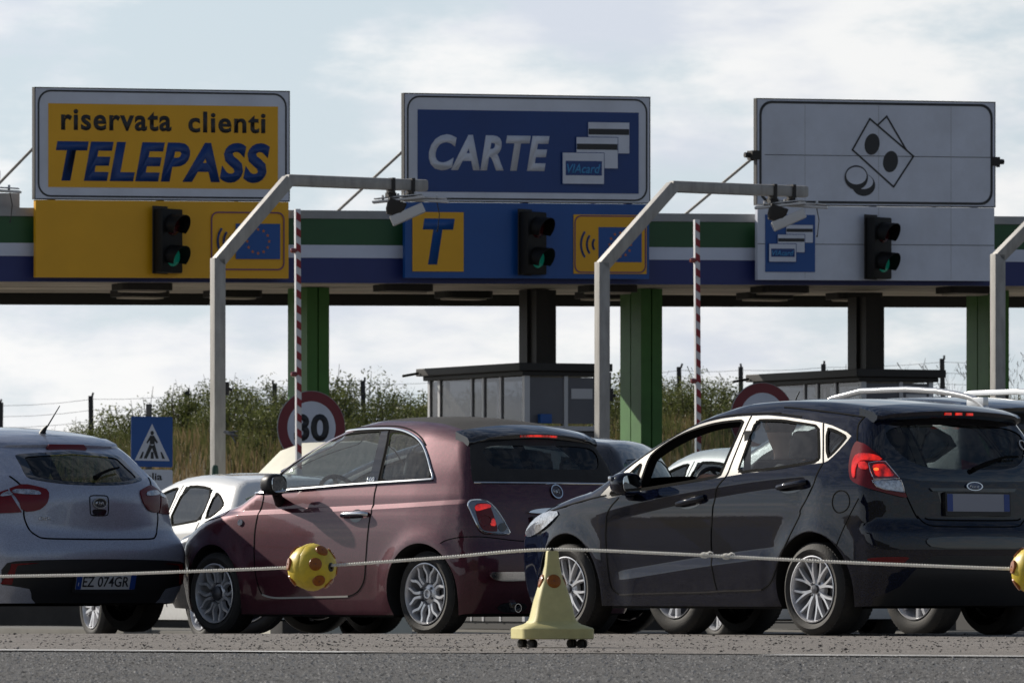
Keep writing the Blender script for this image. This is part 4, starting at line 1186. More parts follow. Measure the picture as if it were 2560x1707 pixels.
class Body:
    def __init__(s, sp):
        s.sp = sp
        s.Zt, s.Xr, s.Xf = pchip(sp['top']), pchip(sp['rear']), pchip(sp['front'])
        s.wz, s.wx = pchip(sp['wz']), pchip(sp['wx'])
        s.ct, s.cr, s.cf = sp['ct'], sp['cr'], sp['cf']
        s.r = sp['r']
        s.cr4 = sp.get('cr4', 0.0)
        s.crz = pchip(sp.get('crz', [(0.0, 1.0), (2.0, 1.0)]))
        s.WB = sp['WB']; s.tr = sp['tyre_r']
        s.creases = [(pchip(c[0]), c[1], c[2], c[3], c[4]) for c in sp.get('creases', [])]
    def W(s, x, z):
        w = s.wz(z) + s.wx(x) * (1.0 if True else 0)
        for xc in (0.0, s.WB):
            rho = np.sqrt((x - xc) ** 2 + (z - s.tr) ** 2)
            w = w + s.sp.get('flare', 0.012) * np.exp(-((rho - s.sp.get('arch_r', 0.35)) / s.sp.get('flare_w', 0.07)) ** 2) * sstep((z - 0.1) / 0.2)
        for zc, amp, wid, xa, xb in s.creases:
            fade = sstep((x - xa) / 0.25) * sstep((xb - x) / 0.25)
            w = w + amp * np.clip((zc(x) - z) / wid + 0.5, 0, 1) * fade
        return w
    def F(s, x, y, z):
        y = np.abs(y); e = 1e-3
        r = s.r
        f1 = (y - s.W(x, z)) / np.sqrt(1 + s.sp.get('side_slope', 0.06))
        xr = s.Xr(z); xr1 = (s.Xr(z + e) - s.Xr(z - e)) / (2 * e)
        f2 = (xr + s.crz(z) * (s.cr * y * y + s.cr4 * y ** 4) - x) / np.sqrt(1 + xr1 ** 2)
        zt = s.Zt(x); zt1 = (s.Zt(x + e) - s.Zt(x - e)) / (2 * e)
        f3 = (z - zt + s.ct * y * y) / np.sqrt(1 + zt1 ** 2)
        xf = s.Xf(z); xf1 = (s.Xf(z + e) - s.Xf(z - e)) / (2 * e)
        f4 = (x - xf + s.cf * y * y) / np.sqrt(1 + xf1 ** 2)
        a = np.stack([f1, f2, f3, f4])
        p = np.maximum(a + r, 0)
        q = np.sqrt((p ** 2).sum(0)) - r
        return np.where(p.max(0) > 0, q, a.max(0))
    def grad(s, P):
        x, y, z = P[:, 0], P[:, 1], P[:, 2]; e = 2e-3
        g = np.stack([s.F(x + e, y, z) - s.F(x - e, y, z), s.F(x, y + e, z) - s.F(x, y - e, z), s.F(x, y, z + e) - s.F(x, y, z - e)], 1)
        return g / np.maximum(np.linalg.norm(g, axis=1, keepdims=True), 1e-9)
    def snap(s, P, it=8):
        P = np.array(P, float)
        for _ in range(it):
            f = s.F(P[:, 0], P[:, 1], P[:, 2])
            P = P - s.grad(P) * f[:, None] * 0.8
        return P
    FR = {'S': ((1, 0, 0), (0, 0, 1), (0, 1, 0)), 'R': ((0, 1, 0), (0, 0, 1), (-1, 0, 0)),
          'T': ((1, 0, 0), (0, 1, 0), (0, 0, 1)), 'F': ((0, 1, 0), (0, 0, 1), (1, 0, 0)),
          'Q': ((0.70710678, 0.70710678, 0), (0, 0, 1), (-0.70710678, 0.70710678, 0))}
    def inner(s, fr):
        return {'S': 0.0, 'R': -1.2, 'T': 0.55, 'F': 1.2, 'Q': 0.05}[fr]
    def lift(s, uv, fr):
        uv = np.asarray(uv, float)
        e1, e2, d = (np.array(v, float) for v in s.FR[fr])
        base = uv[:, :1] * e1 + uv[:, 1:] * e2
        lo = np.full(len(uv), s.inner(fr)); hi = np.full(len(uv), {'S': 1.3, 'R': 1.2, 'T': 2.2, 'F': 4.2, 'Q': 1.6}[fr])
        for _ in range(36):
            mid = (lo + hi) / 2
            P = base + mid[:, None] * d
            inside = s.F(P[:, 0], P[:, 1], P[:, 2]) < 0
            lo = np.where(inside, mid, lo); hi = np.where(inside, hi, mid)
        return base + ((lo + hi) / 2)[:, None] * d
    # seam curves where two faces meet
    def seams(s):
        k2, k3 = s.r * (1 - 1 / sqrt(2)), s.r * (1 - 1 / sqrt(3))
        e = 1e-3
        def nr(f, q): return sqrt(1 + ((float(f(q + e)) - float(f(q - e))) / (2 * e)) ** 2)
        def corner(rear):
            z, y = s.sp['corner_r' if rear else 'corner_f'], 0.6
            x = 0.0
            for _ in range(60):
                g = s.Xr if rear else s.Xf
                x = float(g(z)) + (float(s.crz(z)) * (s.cr * y * y + s.cr4 * y ** 4) + k3 * nr(g, z) if rear else -s.cf * y * y - k3 * nr(g, z))
                y = float(s.W(np.float64(x), np.float64(z))) - k3
                zn = float(s.Zt(x)) - s.ct * y * y - k3 * nr(s.Zt, x)
                z = z * 0.6 + zn * 0.4
            return np.array([x, y, z])
        def sideseam(rear, z0, c):
            out = []
            for z in np.linspace(z0, c[2], 34)[:-1]:
                y = 0.6
                for _ in range(30):
                    if rear: x = float(s.Xr(z)) + float(s.crz(z)) * (s.cr * y * y + s.cr4 * y ** 4) + k2 * nr(s.Xr, z)
                    else: x = float(s.Xf(z)) - s.cf * y * y - k2 * nr(s.Xf, z)
                    y = 0.5 * y + 0.5 * (float(s.W(np.float64(x), np.float64(z))) - k2)
                out.append((x, y, z))
            return out
        cr, cf = corner(True), corner(False)
        SR = np.array(sideseam(True, s.sp['zb_r'], cr) + [tuple(cr)])
        SF = np.array(sideseam(False, s.sp['zb_f'], cf) + [tuple(cf)])
        ST = []
        for x in np.linspace(cr[0], cf[0], 110)[1:-1]:
            z = float(s.Zt(x)) - 0.1; y = 0.6
            for _ in range(40):
                y = float(s.W(np.float64(x), np.float64(z))) - k2
                z = 0.5 * z + 0.5 * (float(s.Zt(x)) - s.ct * y * y - k2 * nr(s.Zt, x))
            ST.append((x, y, z))
        ST = np.array([tuple(cr)] + ST + [tuple(cf)])
        def crossseam(rear, c):
            out = []
            for y in np.linspace(0, c[1], 18)[:-1]:
                x, z = c[0], c[2]
                for _ in range(40):
                    if rear: xn = float(s.Xr(z)) + float(s.crz(z)) * (s.cr * y * y + s.cr4 * y ** 4) + k2 * nr(s.Xr, z)
                    else: xn = float(s.Xf(z)) - s.cf * y * y - k2 * nr(s.Xf, z)
                    x = 0.5 * x + 0.5 * xn
                    z = 0.6 * z + 0.4 * (float(s.Zt(x)) - s.ct * y * y - k2 * nr(s.Zt, x))
                out.append((x, y, z))
            return out
        TR = np.array(crossseam(True, cr) + [tuple(cr)])
        TF = np.array(crossseam(False, cf) + [tuple(cf)])
        sn = lambda A: s.snap(A)
        SR, SF, ST, TR, TF = map(sn, (SR, SF, ST, TR, TF))
        ST[0], TR[-1] = SR[-1], SR[-1]
        ST[-1], TF[-1] = SF[-1], SF[-1]
        return SR, SF, ST, TR, TF

def resample(poly, step, closed=True):
    P = np.asarray(poly, float)
    out = []
    n = len(P)
    for i in range(n if closed else n - 1):
        a, b = P[i], P[(i + 1) % n]
        k = max(1, int(math.ceil(np.linalg.norm(b - a) / step)))
        for j in range(k): out.append(a + (b - a) * j / k)
    if not closed: out.append(P[-1])
    return np.array(out)

def chaikin(poly, it=2, closed=True, q=0.25):
    P = [np.asarray(p, float) for p in poly]
    for _ in range(it):
        o = []
        n = len(P)
        for i in range(n if closed else n - 1):
            a, b = P[i], P[(i + 1) % n]
            o += [a * (1 - q) + b * q, a * q + b * (1 - q)]
        if not closed: o = [P[0]] + o + [P[-1]]
        P = o
    return np.array(P)

def inside(pts, poly):
    x, y = pts[:, 0], pts[:, 1]
    px, py = poly[:, 0], poly[:, 1]
    c = np.zeros(len(pts), bool)
    j = len(poly) - 1
    for i in range(len(poly)):
        if py[i] != py[j]:
            t = ((py[i] > y) != (py[j] > y)) & (x < (px[j] - px[i]) * (y - py[i]) / (py[j] - py[i]) + px[i])
            c ^= t
        j = i
    return c

def cdt_regions(domain, regions, step=0.035, edge=0.03, lines=()):
    """cut a flat domain along region outlines; returns {name: (uv, tris)}; later regions win over earlier ones"""
    dom = resample(domain, edge)
    regs = [(n, resample(p, edge)) for n, p in regions]
    V, E = [], []
    def loop(P):
        o = len(V)
        V.extend(map(tuple, P))
        E.extend([(o + i, o + (i + 1) % len(P)) for i in range(len(P))])
    loop(dom)
    for n, p in regs: loop(p)
    for ln in lines:
        P = resample(ln, edge, False); P = P[inside(P, dom)]
        if len(P) < 2: continue
        o = len(V); V.extend(map(tuple, P))
        E.extend([(o + i, o + i + 1) for i in range(len(P) - 1) if np.linalg.norm(P[i + 1] - P[i]) < edge * 2])
    edgepts = np.array(V)
    mn, mx = dom.min(0), dom.max(0)
    gx, gy = np.meshgrid(np.arange(mn[0], mx[0], step), np.arange(mn[1], mx[1], step * 0.866))
    gx[1::2] += step / 2
    G = np.stack([gx.ravel(), gy.ravel()], 1)
    G = G[inside(G, dom)]
    if len(G):
        keep = np.ones(len(G), bool)
        for i in range(0, len(G), 400):
            d = ((G[i:i + 400, None, :] - edgepts[None]) ** 2).sum(2).min(1)
            keep[i:i + 400] = d > (step * 0.45) ** 2
        V.extend(map(tuple, G[keep]))
    r = delaunay_2d_cdt([Vector(v) for v in V], E, [], 0, 1e-6)
    vs = np.array([tuple(v) for v in r[0]]); tr = np.array([f[:3] for f in r[2]])
    c = vs[tr].mean(1)
    lab = np.full(len(tr), -2)
    lab[inside(c, dom)] = -1
    for k, (n, p) in enumerate(regs):
        lab[inside(c, p) & (lab > -2)] = k
    out = {}
    for k in range(-1, len(regs)):
        f = tr[lab == k]
        if not len(f): continue
        u, inv = np.unique(f, return_inverse=True)
        nm = 'rest' if k < 0 else regs[k][0]
        uv, ff = vs[u], inv.reshape(-1, 3)
        if nm in out:
            o_uv, o_f = out[nm]
            out[nm] = (np.vstack([o_uv, uv]), np.vstack([o_f, ff + len(o_uv)]))
        else: out[nm] = (uv, ff)
    return out

def surf_mesh(name, P, Nn, F):
    me = bpy.data.meshes.new(name)
    me.from_pydata(P.tolist(), [], F.tolist())
    me.shade_smooth()
    me.normals_split_custom_set_from_vertices(Nn.tolist())
    me.update()
    return me

class SheetSet:
    """gathers triangles of one part from several faces of the body (both flanks, tail, roof)"""
    def __init__(s): s.P, s.N, s.F, s.n = [], [], [], 0
    def add(s, P, Nn, F):
        # orient by normal
        a = np.cross(P[F[:, 1]] - P[F[:, 0]], P[F[:, 2]] - P[F[:, 0]])
        fl = (a * Nn[F].mean(1)).sum(1) < 0
        F = F.copy(); F[fl] = F[fl][:, ::-1]
        s.P.append(P); s.N.append(Nn); s.F.append(F + s.n); s.n += len(P)
    def build(s, name, m, parent):
        if not s.P: return None
        return link_mesh(name, surf_mesh(name, np.vstack(s.P), np.vstack(s.N), np.vstack(s.F)), m, parent)

MIR = np.array([1.0, -1.0, 1.0])

def place(body, uv, fr, off=0.0):
    P = body.lift(uv, fr)
    Nn = body.grad(P)
    return P + Nn * off, Nn

def shell(body, name, poly, fr, off, m, parent, smooth=1, step=0.03, skirt=True, mirror=False, dome=0.0, holes=()):
    """a lamp, badge or panel laid on the body: follows its curve, stands off by `off`, edges closed down to the skin"""
    poly = chaikin(poly, smooth) if smooth else np.asarray(poly, float)
    dom = resample(poly, step)
    reg = cdt_regions(dom, [('hole', h) for h in holes], step, step)
    uv, f = reg['rest']
    P, Nn = place(body, uv, fr, off)
    if dome:
        c = uv.mean(0); sc = np.abs(uv - c).max(0)
        d = np.clip(1 - (((uv - c) / sc) ** 2).sum(1) * 0.6, 0, 1)
        P = P + Nn * (dome * d)[:, None]
    objs = []
    for sgn in ((1, -1) if mirror else (1,)):
        S = SheetSet()
        mm = MIR if sgn < 0 else np.ones(3)
        S.add(P * mm, Nn * mm, f)
        if skirt:
            for loopp in [dom] + [resample(h, step) for h in holes]:
                A, An = place(body, loopp, fr, off)
                B, _ = place(body, loopp, fr, -0.004)
                n = len(A)
                q = np.vstack([A, B]) * mm
                idx = np.arange(n); j = (idx + 1) % n
                ff = np.vstack([np.stack([idx, j, n + j], 1), np.stack([idx, n + j, n + idx], 1)])
                c = loopp.mean(0)
                side = np.zeros((n, 3)); 
                e1, e2 = (np.array(v, float) for v in Body.FR[fr][:2])
                dd = loopp - c
                side = dd[:, :1] * e1 + dd[:, 1:] * e2
                side /= np.maximum(np.linalg.norm(side, axis=1, keepdims=True), 1e-6)
                S.add(q, np.vstack([side, side]) * mm, ff)
        objs.append(S.build(name, m, parent))
    return objs[0] if len(objs) == 1 else objs

def line_on(body, name, pts, fr, w, m, parent, off=0.0, closed=False, smooth=2, mirror=False, n=6, flat=None):
    """a trim strip or a shut line following the skin"""
    P2 = chaikin(pts, smooth, closed) if smooth else np.asarray(pts, float)
    P2 = resample(P2, 0.03, closed)
    P, Nn = place(body, P2, fr, off)
    res = []
    for sgn in ((1, -1) if mirror else (1,)):
        mb = MB()
        mm = MIR if sgn < 0 else np.ones(3)
        Q, QN = P * mm, Nn * mm
        if flat is None:
            mb.tube([Vector(p) for p in Q], w, n, closed=closed)
            res.append(mb.build(name, m, parent, smooth=50))
        else:
            k = len(Q)
            vs = []
            for i in range(k):
                a = Q[(i + 1) % k if closed else min(i + 1, k - 1)] - Q[i - 1 if (closed or i) else 0]
                a = a / max(np.linalg.norm(a), 1e-9)
                s_ = np.cross(a, QN[i]); s_ /= max(np.linalg.norm(s_), 1e-9)
                for su, hu in ((-1, -0.3), (-1, 1), (1, 1), (1, -0.3)):
                    vs.append(Q[i] + s_ * (w * su) + QN[i] * (flat * hu))
            fs = []
            for i in range(k if closed else k - 1):
                j = (i + 1) % k
                for c in range(4):
                    d = (c + 1) % 4
                    fs.append((i * 4 + c, i * 4 + d, j * 4 + d, j * 4 + c))
            mb.add([tuple(v) for v in vs], fs)
            if not closed: mb.add([tuple(v) for v in vs[:4]], [(0, 1, 2, 3)]); mb.add([tuple(v) for v in vs[-4:]], [(3, 2, 1, 0)])
            res.append(mb.build(name, m, parent, smooth=40))
    return res[0] if len(res) == 1 else res

def make_shell(body, root, paint, S_regs, R_regs, T_regs, F_regs, mats, step=0.04):
    """the painted shell and everything cut out of it. regions: (part name, outline, kind)
    kind: 'paint', 'glass', 'hole' or a material key"""
    sp = body.sp
    SR, SF, ST, TR, TF = body.seams()
    ar, zb = sp['arch_r'], sp['zb']
    # flank outline in (x, z)
    bot = []
    def arc(xc):
        zc = body.tr
        a0 = math.asin(max(-1, min(1, (zb - zc) / ar)))
        return [(xc + ar * cos(t), zc + ar * sin(t)) for t in np.linspace(a0, pi - a0, 40)]
    down = [(p[0], p[2]) for p in SF[::-1]]
    domS = [(p[0], p[2]) for p in SR] + [(p[0], p[2]) for p in ST[1:]] + down[1:] + \
           [(max(body.WB + ar + 0.02, 0), zb)] * 0 + arc(body.WB) + arc(0.0)
    def sm(P): return (np.asarray(P, float))
    parts = {}
    def put(nm, P, Nn, F, key):
        parts.setdefault((nm, key), SheetSet()).add(P, Nn, F)
    kinds = {'rest': 'paint'}
    cl = []
    for zc, amp, wid, xa, xb in body.creases:
        q = np.arange(xa, xb, 0.05)
        for k in (-0.62, -0.40, 0.0, 0.40, 0.62): cl.append(np.stack([q, zc(q) + k * wid], 1))
    def run(dom, regs, fr, sides, fixed):
        for r in regs: kinds[r[0]] = r[2]
        out = cdt_regions(dom, [(r[0], r[1]) for r in regs], step, lines=cl if fr == 'S' else ())
        for nm, (uv, f) in out.items():
            if kinds.get(nm) == 'hole': continue
            off = -0.006 if kinds.get(nm) == 'glass' else 0.0
            P, Nn = place(body, uv, fr, off)
            for sg in sides:
                mm = MIR if sg < 0 else np.ones(3)
                key = sg if (fr == 'S' and nm != 'rest') else 0
                put('body' if nm == 'rest' else nm, P * mm, Nn * mm, f, key)
    run(np.array(domS), S_regs, 'S', (1, -1), None)
    domR = [(p[1], p[2]) for p in SR] + [(p[1], p[2]) for p in TR[::-1][1:]]
    domR += [(-a, b) for a, b in domR[::-1][1:]]
    run(np.array(domR), R_regs, 'R', (1,), None)
    domT = [(p[0], p[1]) for p in ST] + [(p[0], p[1]) for p in TF[::-1][1:]]
    domT += [(a, -b) for a, b in domT[::-1] if b > 1e-6] + [(p[0], -p[1]) for p in TR[1:-1][::-1]] + [(p[0], p[1]) for p in TR[:-1]]
    run(np.array(domT), T_regs, 'T', (1,), None)
    domF = [(p[1], p[2]) for p in SF] + [(p[1], p[2]) for p in TF[::-1][1:]]
    domF += [(-a, b) for a, b in domF[::-1][1:]]
    run(np.array(domF), F_regs, 'F', (1,), None)
    made = {}
    for (nm, key), S in parts.items():
        kd = kinds.get(nm, 'paint') if nm != 'body' else 'paint'
        o = S.build(nm, paint if kd == 'paint' else (mats.get(kd) or M[kd]), root)
        made.setdefault(nm, []).append(o)
    # arch lips, wheel wells, floor
    mb = MB()
    for xc in (0.0, body.WB):
        A = np.array(arc(xc))
        P, _ = place(body, A, 'S')
        for sg in (1, -1):
            mm = MIR if sg < 0 else np.ones(3)
            a = P * mm; b = a.copy(); b[:, 1] -= sg * 0.035
            b[:, 0] = xc + (b[:, 0] - xc) * 1.0
            c = b.copy(); c[:, 1] = sg * 0.38
            c[:, 0] = xc + (c[:, 0] - xc) * 1.06; c[:, 2] = body.tr + (c[:, 2] - body.tr) * 1.06
            n = len(a)
            vs = np.vstack([a, b, c]).tolist()
            mb.add(vs, [(i, i + 1, n + i + 1, n + i) for i in range(n - 1)] + [(n + i, n + i + 1, 2 * n + i + 1, 2 * n + i) for i in range(n - 1)])
            mb.add(c.tolist(), [tuple(range(n))])
    w = float(body.W(np.float64(body.WB / 2), np.float64(zb))) - 0.05
    mb.box(ar + 0.03, body.WB - ar - 0.03, -w, w, zb - 0.015, zb + 0.03)
    xr0 = float(body.Xr(sp['zb_r'])) + 0.14; xf0 = float(body.Xf(sp['zb_f'])) - 0.2
    mb.box(xr0, xf0, -0.42, 0.42, zb + 0.01, zb + 0.12)
    mb.box(xr0 - 0.02, -ar - 0.0, -w + 0.10, w - 0.10, sp['zb_r'] + 0.02, sp['zb_r'] + 0.1)
    mb.box(body.WB + ar, xf0, -w + 0.14, w - 0.14, sp['zb_f'] + 0.02, sp['zb_f'] + 0.1)
    made['underbody'] = [mb.build('underbody', M['under'], root)]
    return made

# ------------------------------------------------------------------ wheels
def spoke_path(kind, k):
    """local polar spoke centre lines: list of [(r, angle)] paths"""
    out = []
    if kind == 'wavy':            # seven pairs of wavy spokes
        for i in range(7):
            a = 2 * pi * i / 7
            for sg in (-1, 1):
                out.append([(0.075, a + sg * 0.20), (0.10, a + sg * 0.13), (0.135, a + sg * 0.13), (0.165, a + sg * 0.27), (0.190, a + sg * 0.30), (0.207, a + sg * 0.24)])
    elif kind == 'vee':           # eight slim vees
        for i in range(8):
            a = 2 * pi * i / 8 + 0.2
            for sg in (-1, 1):
                out.append([(0.035, a), (0.085, a + sg * 0.03), (0.14, a + sg * 0.12), (0.206, a + sg * 0.22)])
    else:                         # five broad pairs
        for i in range(5):
            a = 2 * pi * i / 5 + 0.3
            for sg in (-1, 1):
                out.append([(0.045, a + sg * 0.25), (0.12, a + sg * 0.16), (0.205, a + sg * 0.2)])
    return out

WHEEL_CACHE = {}
def wheel_meshes(kind, rt, rr, wid, cap):
    key = (kind, rt, rr, wid, cap)
    if key in WHEEL_CACHE: return WHEEL_CACHE[key]
    out = {}
    def keep(nm, mb, ms, sm):
        o = mb.build(nm, ms, None, smooth=sm)
        me = o.data; bpy.data.objects.remove(o); out[nm] = me
    # local axis z = outwards
    h = wid / 2
    t = MB()
    t.lathe([(rr - 0.012, h - 0.03), (rr + 0.004, h - 0.004), (rr + 0.02, h + 0.004), (rr + (rt - rr) * 0.45, h + 0.010), (rt - 0.03, h + 0.002), (rt - 0.012, h - 0.014),
             (rt - 0.003, h - 0.03), (rt, 0), (rt - 0.003, -h + 0.03), (rt - 0.012, -h + 0.014), (rr + 0.02, -h)], 56, cap=False)
    for i in range(64):           # shoulder blocks
        a = 2 * pi * i / 64
        c = Matrix.Rotation(a, 4, 'Z')
        t.box(rt - 0.016, rt - 0.0015, -0.009, 0.009, h - 0.05, h - 0.022, c)
    keep('tyre', t, [M['rubber']], 40)
    rsc = rr / 0.207
    m = MB()
    m.lathe([(rr - 0.004, h - 0.006), (rr - 0.001, h + 0.002), (rr - 0.008, h + 0.004), (rr - 0.013, h - 0.006), (rr - 0.020, h - 0.05), (rr - 0.035, -h + 0.03)], 56, cap=False)
    for path in spoke_path(kind, 0):
        wd = {'wavy': 0.0072, 'vee': 0.0058}.get(kind, 0.011)
        L_ = [[], [], [], []]
        pts = [Vector((r * rsc * cos(a), r * rsc * sin(a), 0)) for r, a in path]
        pts = [Vector((*p, 0)) for p in chaikin([(p.x, p.y) for p in pts], 2, False)]
        rings = []
        for i, p in enumerate(pts):
            d = (pts[min(i + 1, len(pts) - 1)] - pts[max(i - 1, 0)]).normalized()
            sd = Vector((-d.y, d.x, 0))
            zz = h - 0.012 - 0.018 * (1 - p.length / rr)
            ww = wd * (1.5 - 0.5 * p.length / rr)
            rings.append([p + sd * ww * 1.5 + Vector((0, 0, zz - 0.03)), p - sd * ww * 1.5 + Vector((0, 0, zz - 0.03)), p - sd * ww + Vector((0, 0, zz)), p + sd * ww + Vector((0, 0, zz))])
        m.loft(rings)
    m.lathe([(0.0, h - 0.034), (0.052 * rsc, h - 0.034), (0.066 * rsc, h - 0.045), (0.07 * rsc, h - 0.07)], 28, cap=False)
    keep('rim', m, [M['alloy']], 40)
    d = MB()
    d.lathe([(0, h - 0.085), (0.13, h - 0.085), (rr - 0.03, h - 0.12), (rr - 0.03, -h)], 40, cap=False)
    for i in range(4):
        a = pi / 4 + i * pi / 2
        d.lathe([(0.009, h - 0.06), (0.009, h - 0.024), (0, h - 0.022)], 8, Matrix.Translation((0.048 * cos(a), 0.048 * sin(a), 0)), cap=False)
    keep('brake_disc', d, [M['alloy_dark']], 40)
    c = MB()
    if cap == 'dome': c.lathe([(0.052, h - 0.036), (0.05, h - 0.016), (0.035, h - 0.006), (0.0, h - 0.002)], 28, cap=False)
    elif cap == 'ring': c.lathe([(0.034, h - 0.036), (0.033, h - 0.018), (0.025, h - 0.018), (0.022, h - 0.032), (0, h - 0.033)], 28, cap=False)
    else: c.lathe([(0.027, h - 0.036), (0.026, h - 0.016), (0.0, h - 0.012)], 24, cap=False)
    keep('hub_cap', c, [M['alloy_dark'] if cap != 'ring' else M['alloy']], 40)
    WHEEL_CACHE[key] = out
    return out

def add_wheels(root, body, kind, track, rt, rr, wid=0.195, caps=('oval', 'oval'), steer=0.0, rot=None):
    for i, xc in enumerate((0.0, body.WB)):
        for sg in (1, -1):
            w = bpy.data.objects.new('wheel', None); COL.objects.link(w); w.parent = root
            w.empty_display_size = 0.1
            w.location = (xc, sg * (track - wid / 2), rt)
            base = Matrix.Rotation(radians(-90 * sg), 4, 'X')
            st = Matrix.Rotation(steer if i else 0.0, 4, 'Z')
            sp = Matrix.Rotation((rot or (0.3, 1.1))[i], 4, 'Z')
            q = (st @ base @ sp)
            w.rotation_mode = 'QUATERNION'; w.rotation_quaternion = q.to_quaternion()
            for nm, me in wheel_meshes(kind, rt, rr, wid, caps[i]).items():
                o = bpy.data.objects.new(nm, me); COL.objects.link(o); o.parent = w

# ------------------------------------------------------------------ interior
def rbox(mb, x0, x1, y0, y1, z0, z1, r=0.05, lean=0.0):
    """a cushion: rounded box leaning back by `lean`"""
    rings = []
    for t, k in ((0, 0.72), (0.06, 0.93), (0.2, 1.0), (0.75, 0.98), (0.93, 0.9), (1, 0.7)):
        cx, cy = (x0 + x1) / 2 - lean * t, (y0 + y1) / 2
        ring = [Vector((cx + x * k, cy + y * k, z0 + (z1 - z0) * t)) for x, y in rrect(-(x1 - x0) / 2, (x1 - x0) / 2, -(y1 - y0) / 2, (y1 - y0) / 2, min(r, (x1 - x0) / 2.2, (y1 - y0) / 2.2), 4)]
        rings.append(ring)
    mb.loft(rings)

def add_interior(root, body, xs=1.15, xd=1.75, zbelt=0.98, yw=0.62, seat_m='cloth', wheel=True, x_rear=0.25, z_head=0.0):
    fl = MB()
    fl.box(x_rear - 0.5, xd + 0.25, -yw, yw, 0.28, 0.30)
    fl.box(x_rear - 0.56, x_rear - 0.5, -yw, yw, 0.28, zbelt - 0.28)
    fl.build('floor_pan', M['under'], root)
    for sg in (1, -1):
        s = MB()
        rbox(s, xs - 0.22, xs + 0.28, sg * 0.35 - 0.24, sg * 0.35 + 0.24, 0.38, 0.55, 0.08)
        rbox(s, xs - 0.27, xs - 0.12, sg * 0.35 - 0.235, sg * 0.35 + 0.235, 0.5, 1.06 + z_head, 0.07, 0.22)
        so = s.build('seat', M[seat_m], root, smooth=60)
        hd = MB()
        rbox(hd, xs - 0.53, xs - 0.42, sg * 0.35 - 0.13, sg * 0.35 + 0.13, 1.09 + z_head, 1.27 + z_head, 0.05, 0.04)
        hd.bar((xs - 0.45, sg * 0.35 - 0.06, 1.0 + z_head), (xs - 0.47, sg * 0.35 - 0.06, 1.14 + z_head), 0.012, 0.012)
        hd.bar((xs - 0.45, sg * 0.35 + 0.06, 1.0 + z_head), (xs - 0.47, sg * 0.35 + 0.06, 1.14 + z_head), 0.012, 0.012)
        hd.build('headrest', M[seat_m], so, smooth=60)
    b = MB()
    rbox(b, x_rear - 0.1, x_rear + 0.4, -yw + 0.04, yw - 0.04, 0.38, 0.56, 0.08)
    rbox(b, x_rear - 0.14, x_rear + 0.02, -yw + 0.06, yw - 0.06, 0.5, zbelt - 0.03, 0.07, 0.16)
    b.build('rear_seat', M[seat_m], root, smooth=60)
    d = MB()
    pr = [(xd - 0.12, 0.5), (xd - 0.16, 0.72), (xd - 0.1, zbelt - 0.06), (xd + 0.05, zbelt - 0.01), (xd + 0.4, zbelt - 0.05), (xd + 0.4, 0.5)]
    Mx = frame((0, -yw, 0), (1, 0, 0), (0, 0, 1), (0, 1, 0))
    d.prism(pr, 0, 2 * yw, Mx)
    d.prism([(xd - 0.2, zbelt - 0.1), (xd - 0.17, zbelt + 0.0), (xd + 0.0, zbelt + 0.035), (xd + 0.12, zbelt - 0.02)], yw + 0.18, yw + 0.52, Mx)
    d.build('dashboard', M['dash'], root, smooth=40, bevel=0.015)
    if wheel:
        w = MB()
        c = Vector((xd - 0.32, 0.36, zbelt - 0.03)); ax = Vector((-0.88, 0, 0.47)); u = Vector((0, 1, 0)); v = ax.cross(u)
        w.tube([c + u * (0.185 * cos(t)) + v * (0.185 * sin(t)) for t in np.linspace(0, 2 * pi, 41)[:-1]], 0.016, 8, closed=True)
        for t in (0.15, pi - 0.15, 1.5 * pi):
            w.bar(c - ax * 0.01, c + u * (0.18 * cos(t)) + v * (0.18 * sin(t)), 0.03, 0.015, up=ax)
        w.lathe([(0.06, -0.03), (0.065, 0.0), (0.05, 0.02), (0, 0.025)], 20, frame(c, u, v, ax), cap=False)
        w.tube([c, c - ax * 0.25], 0.03, 10)
        w.build('steering_wheel', M['dash'], root, smooth=50)
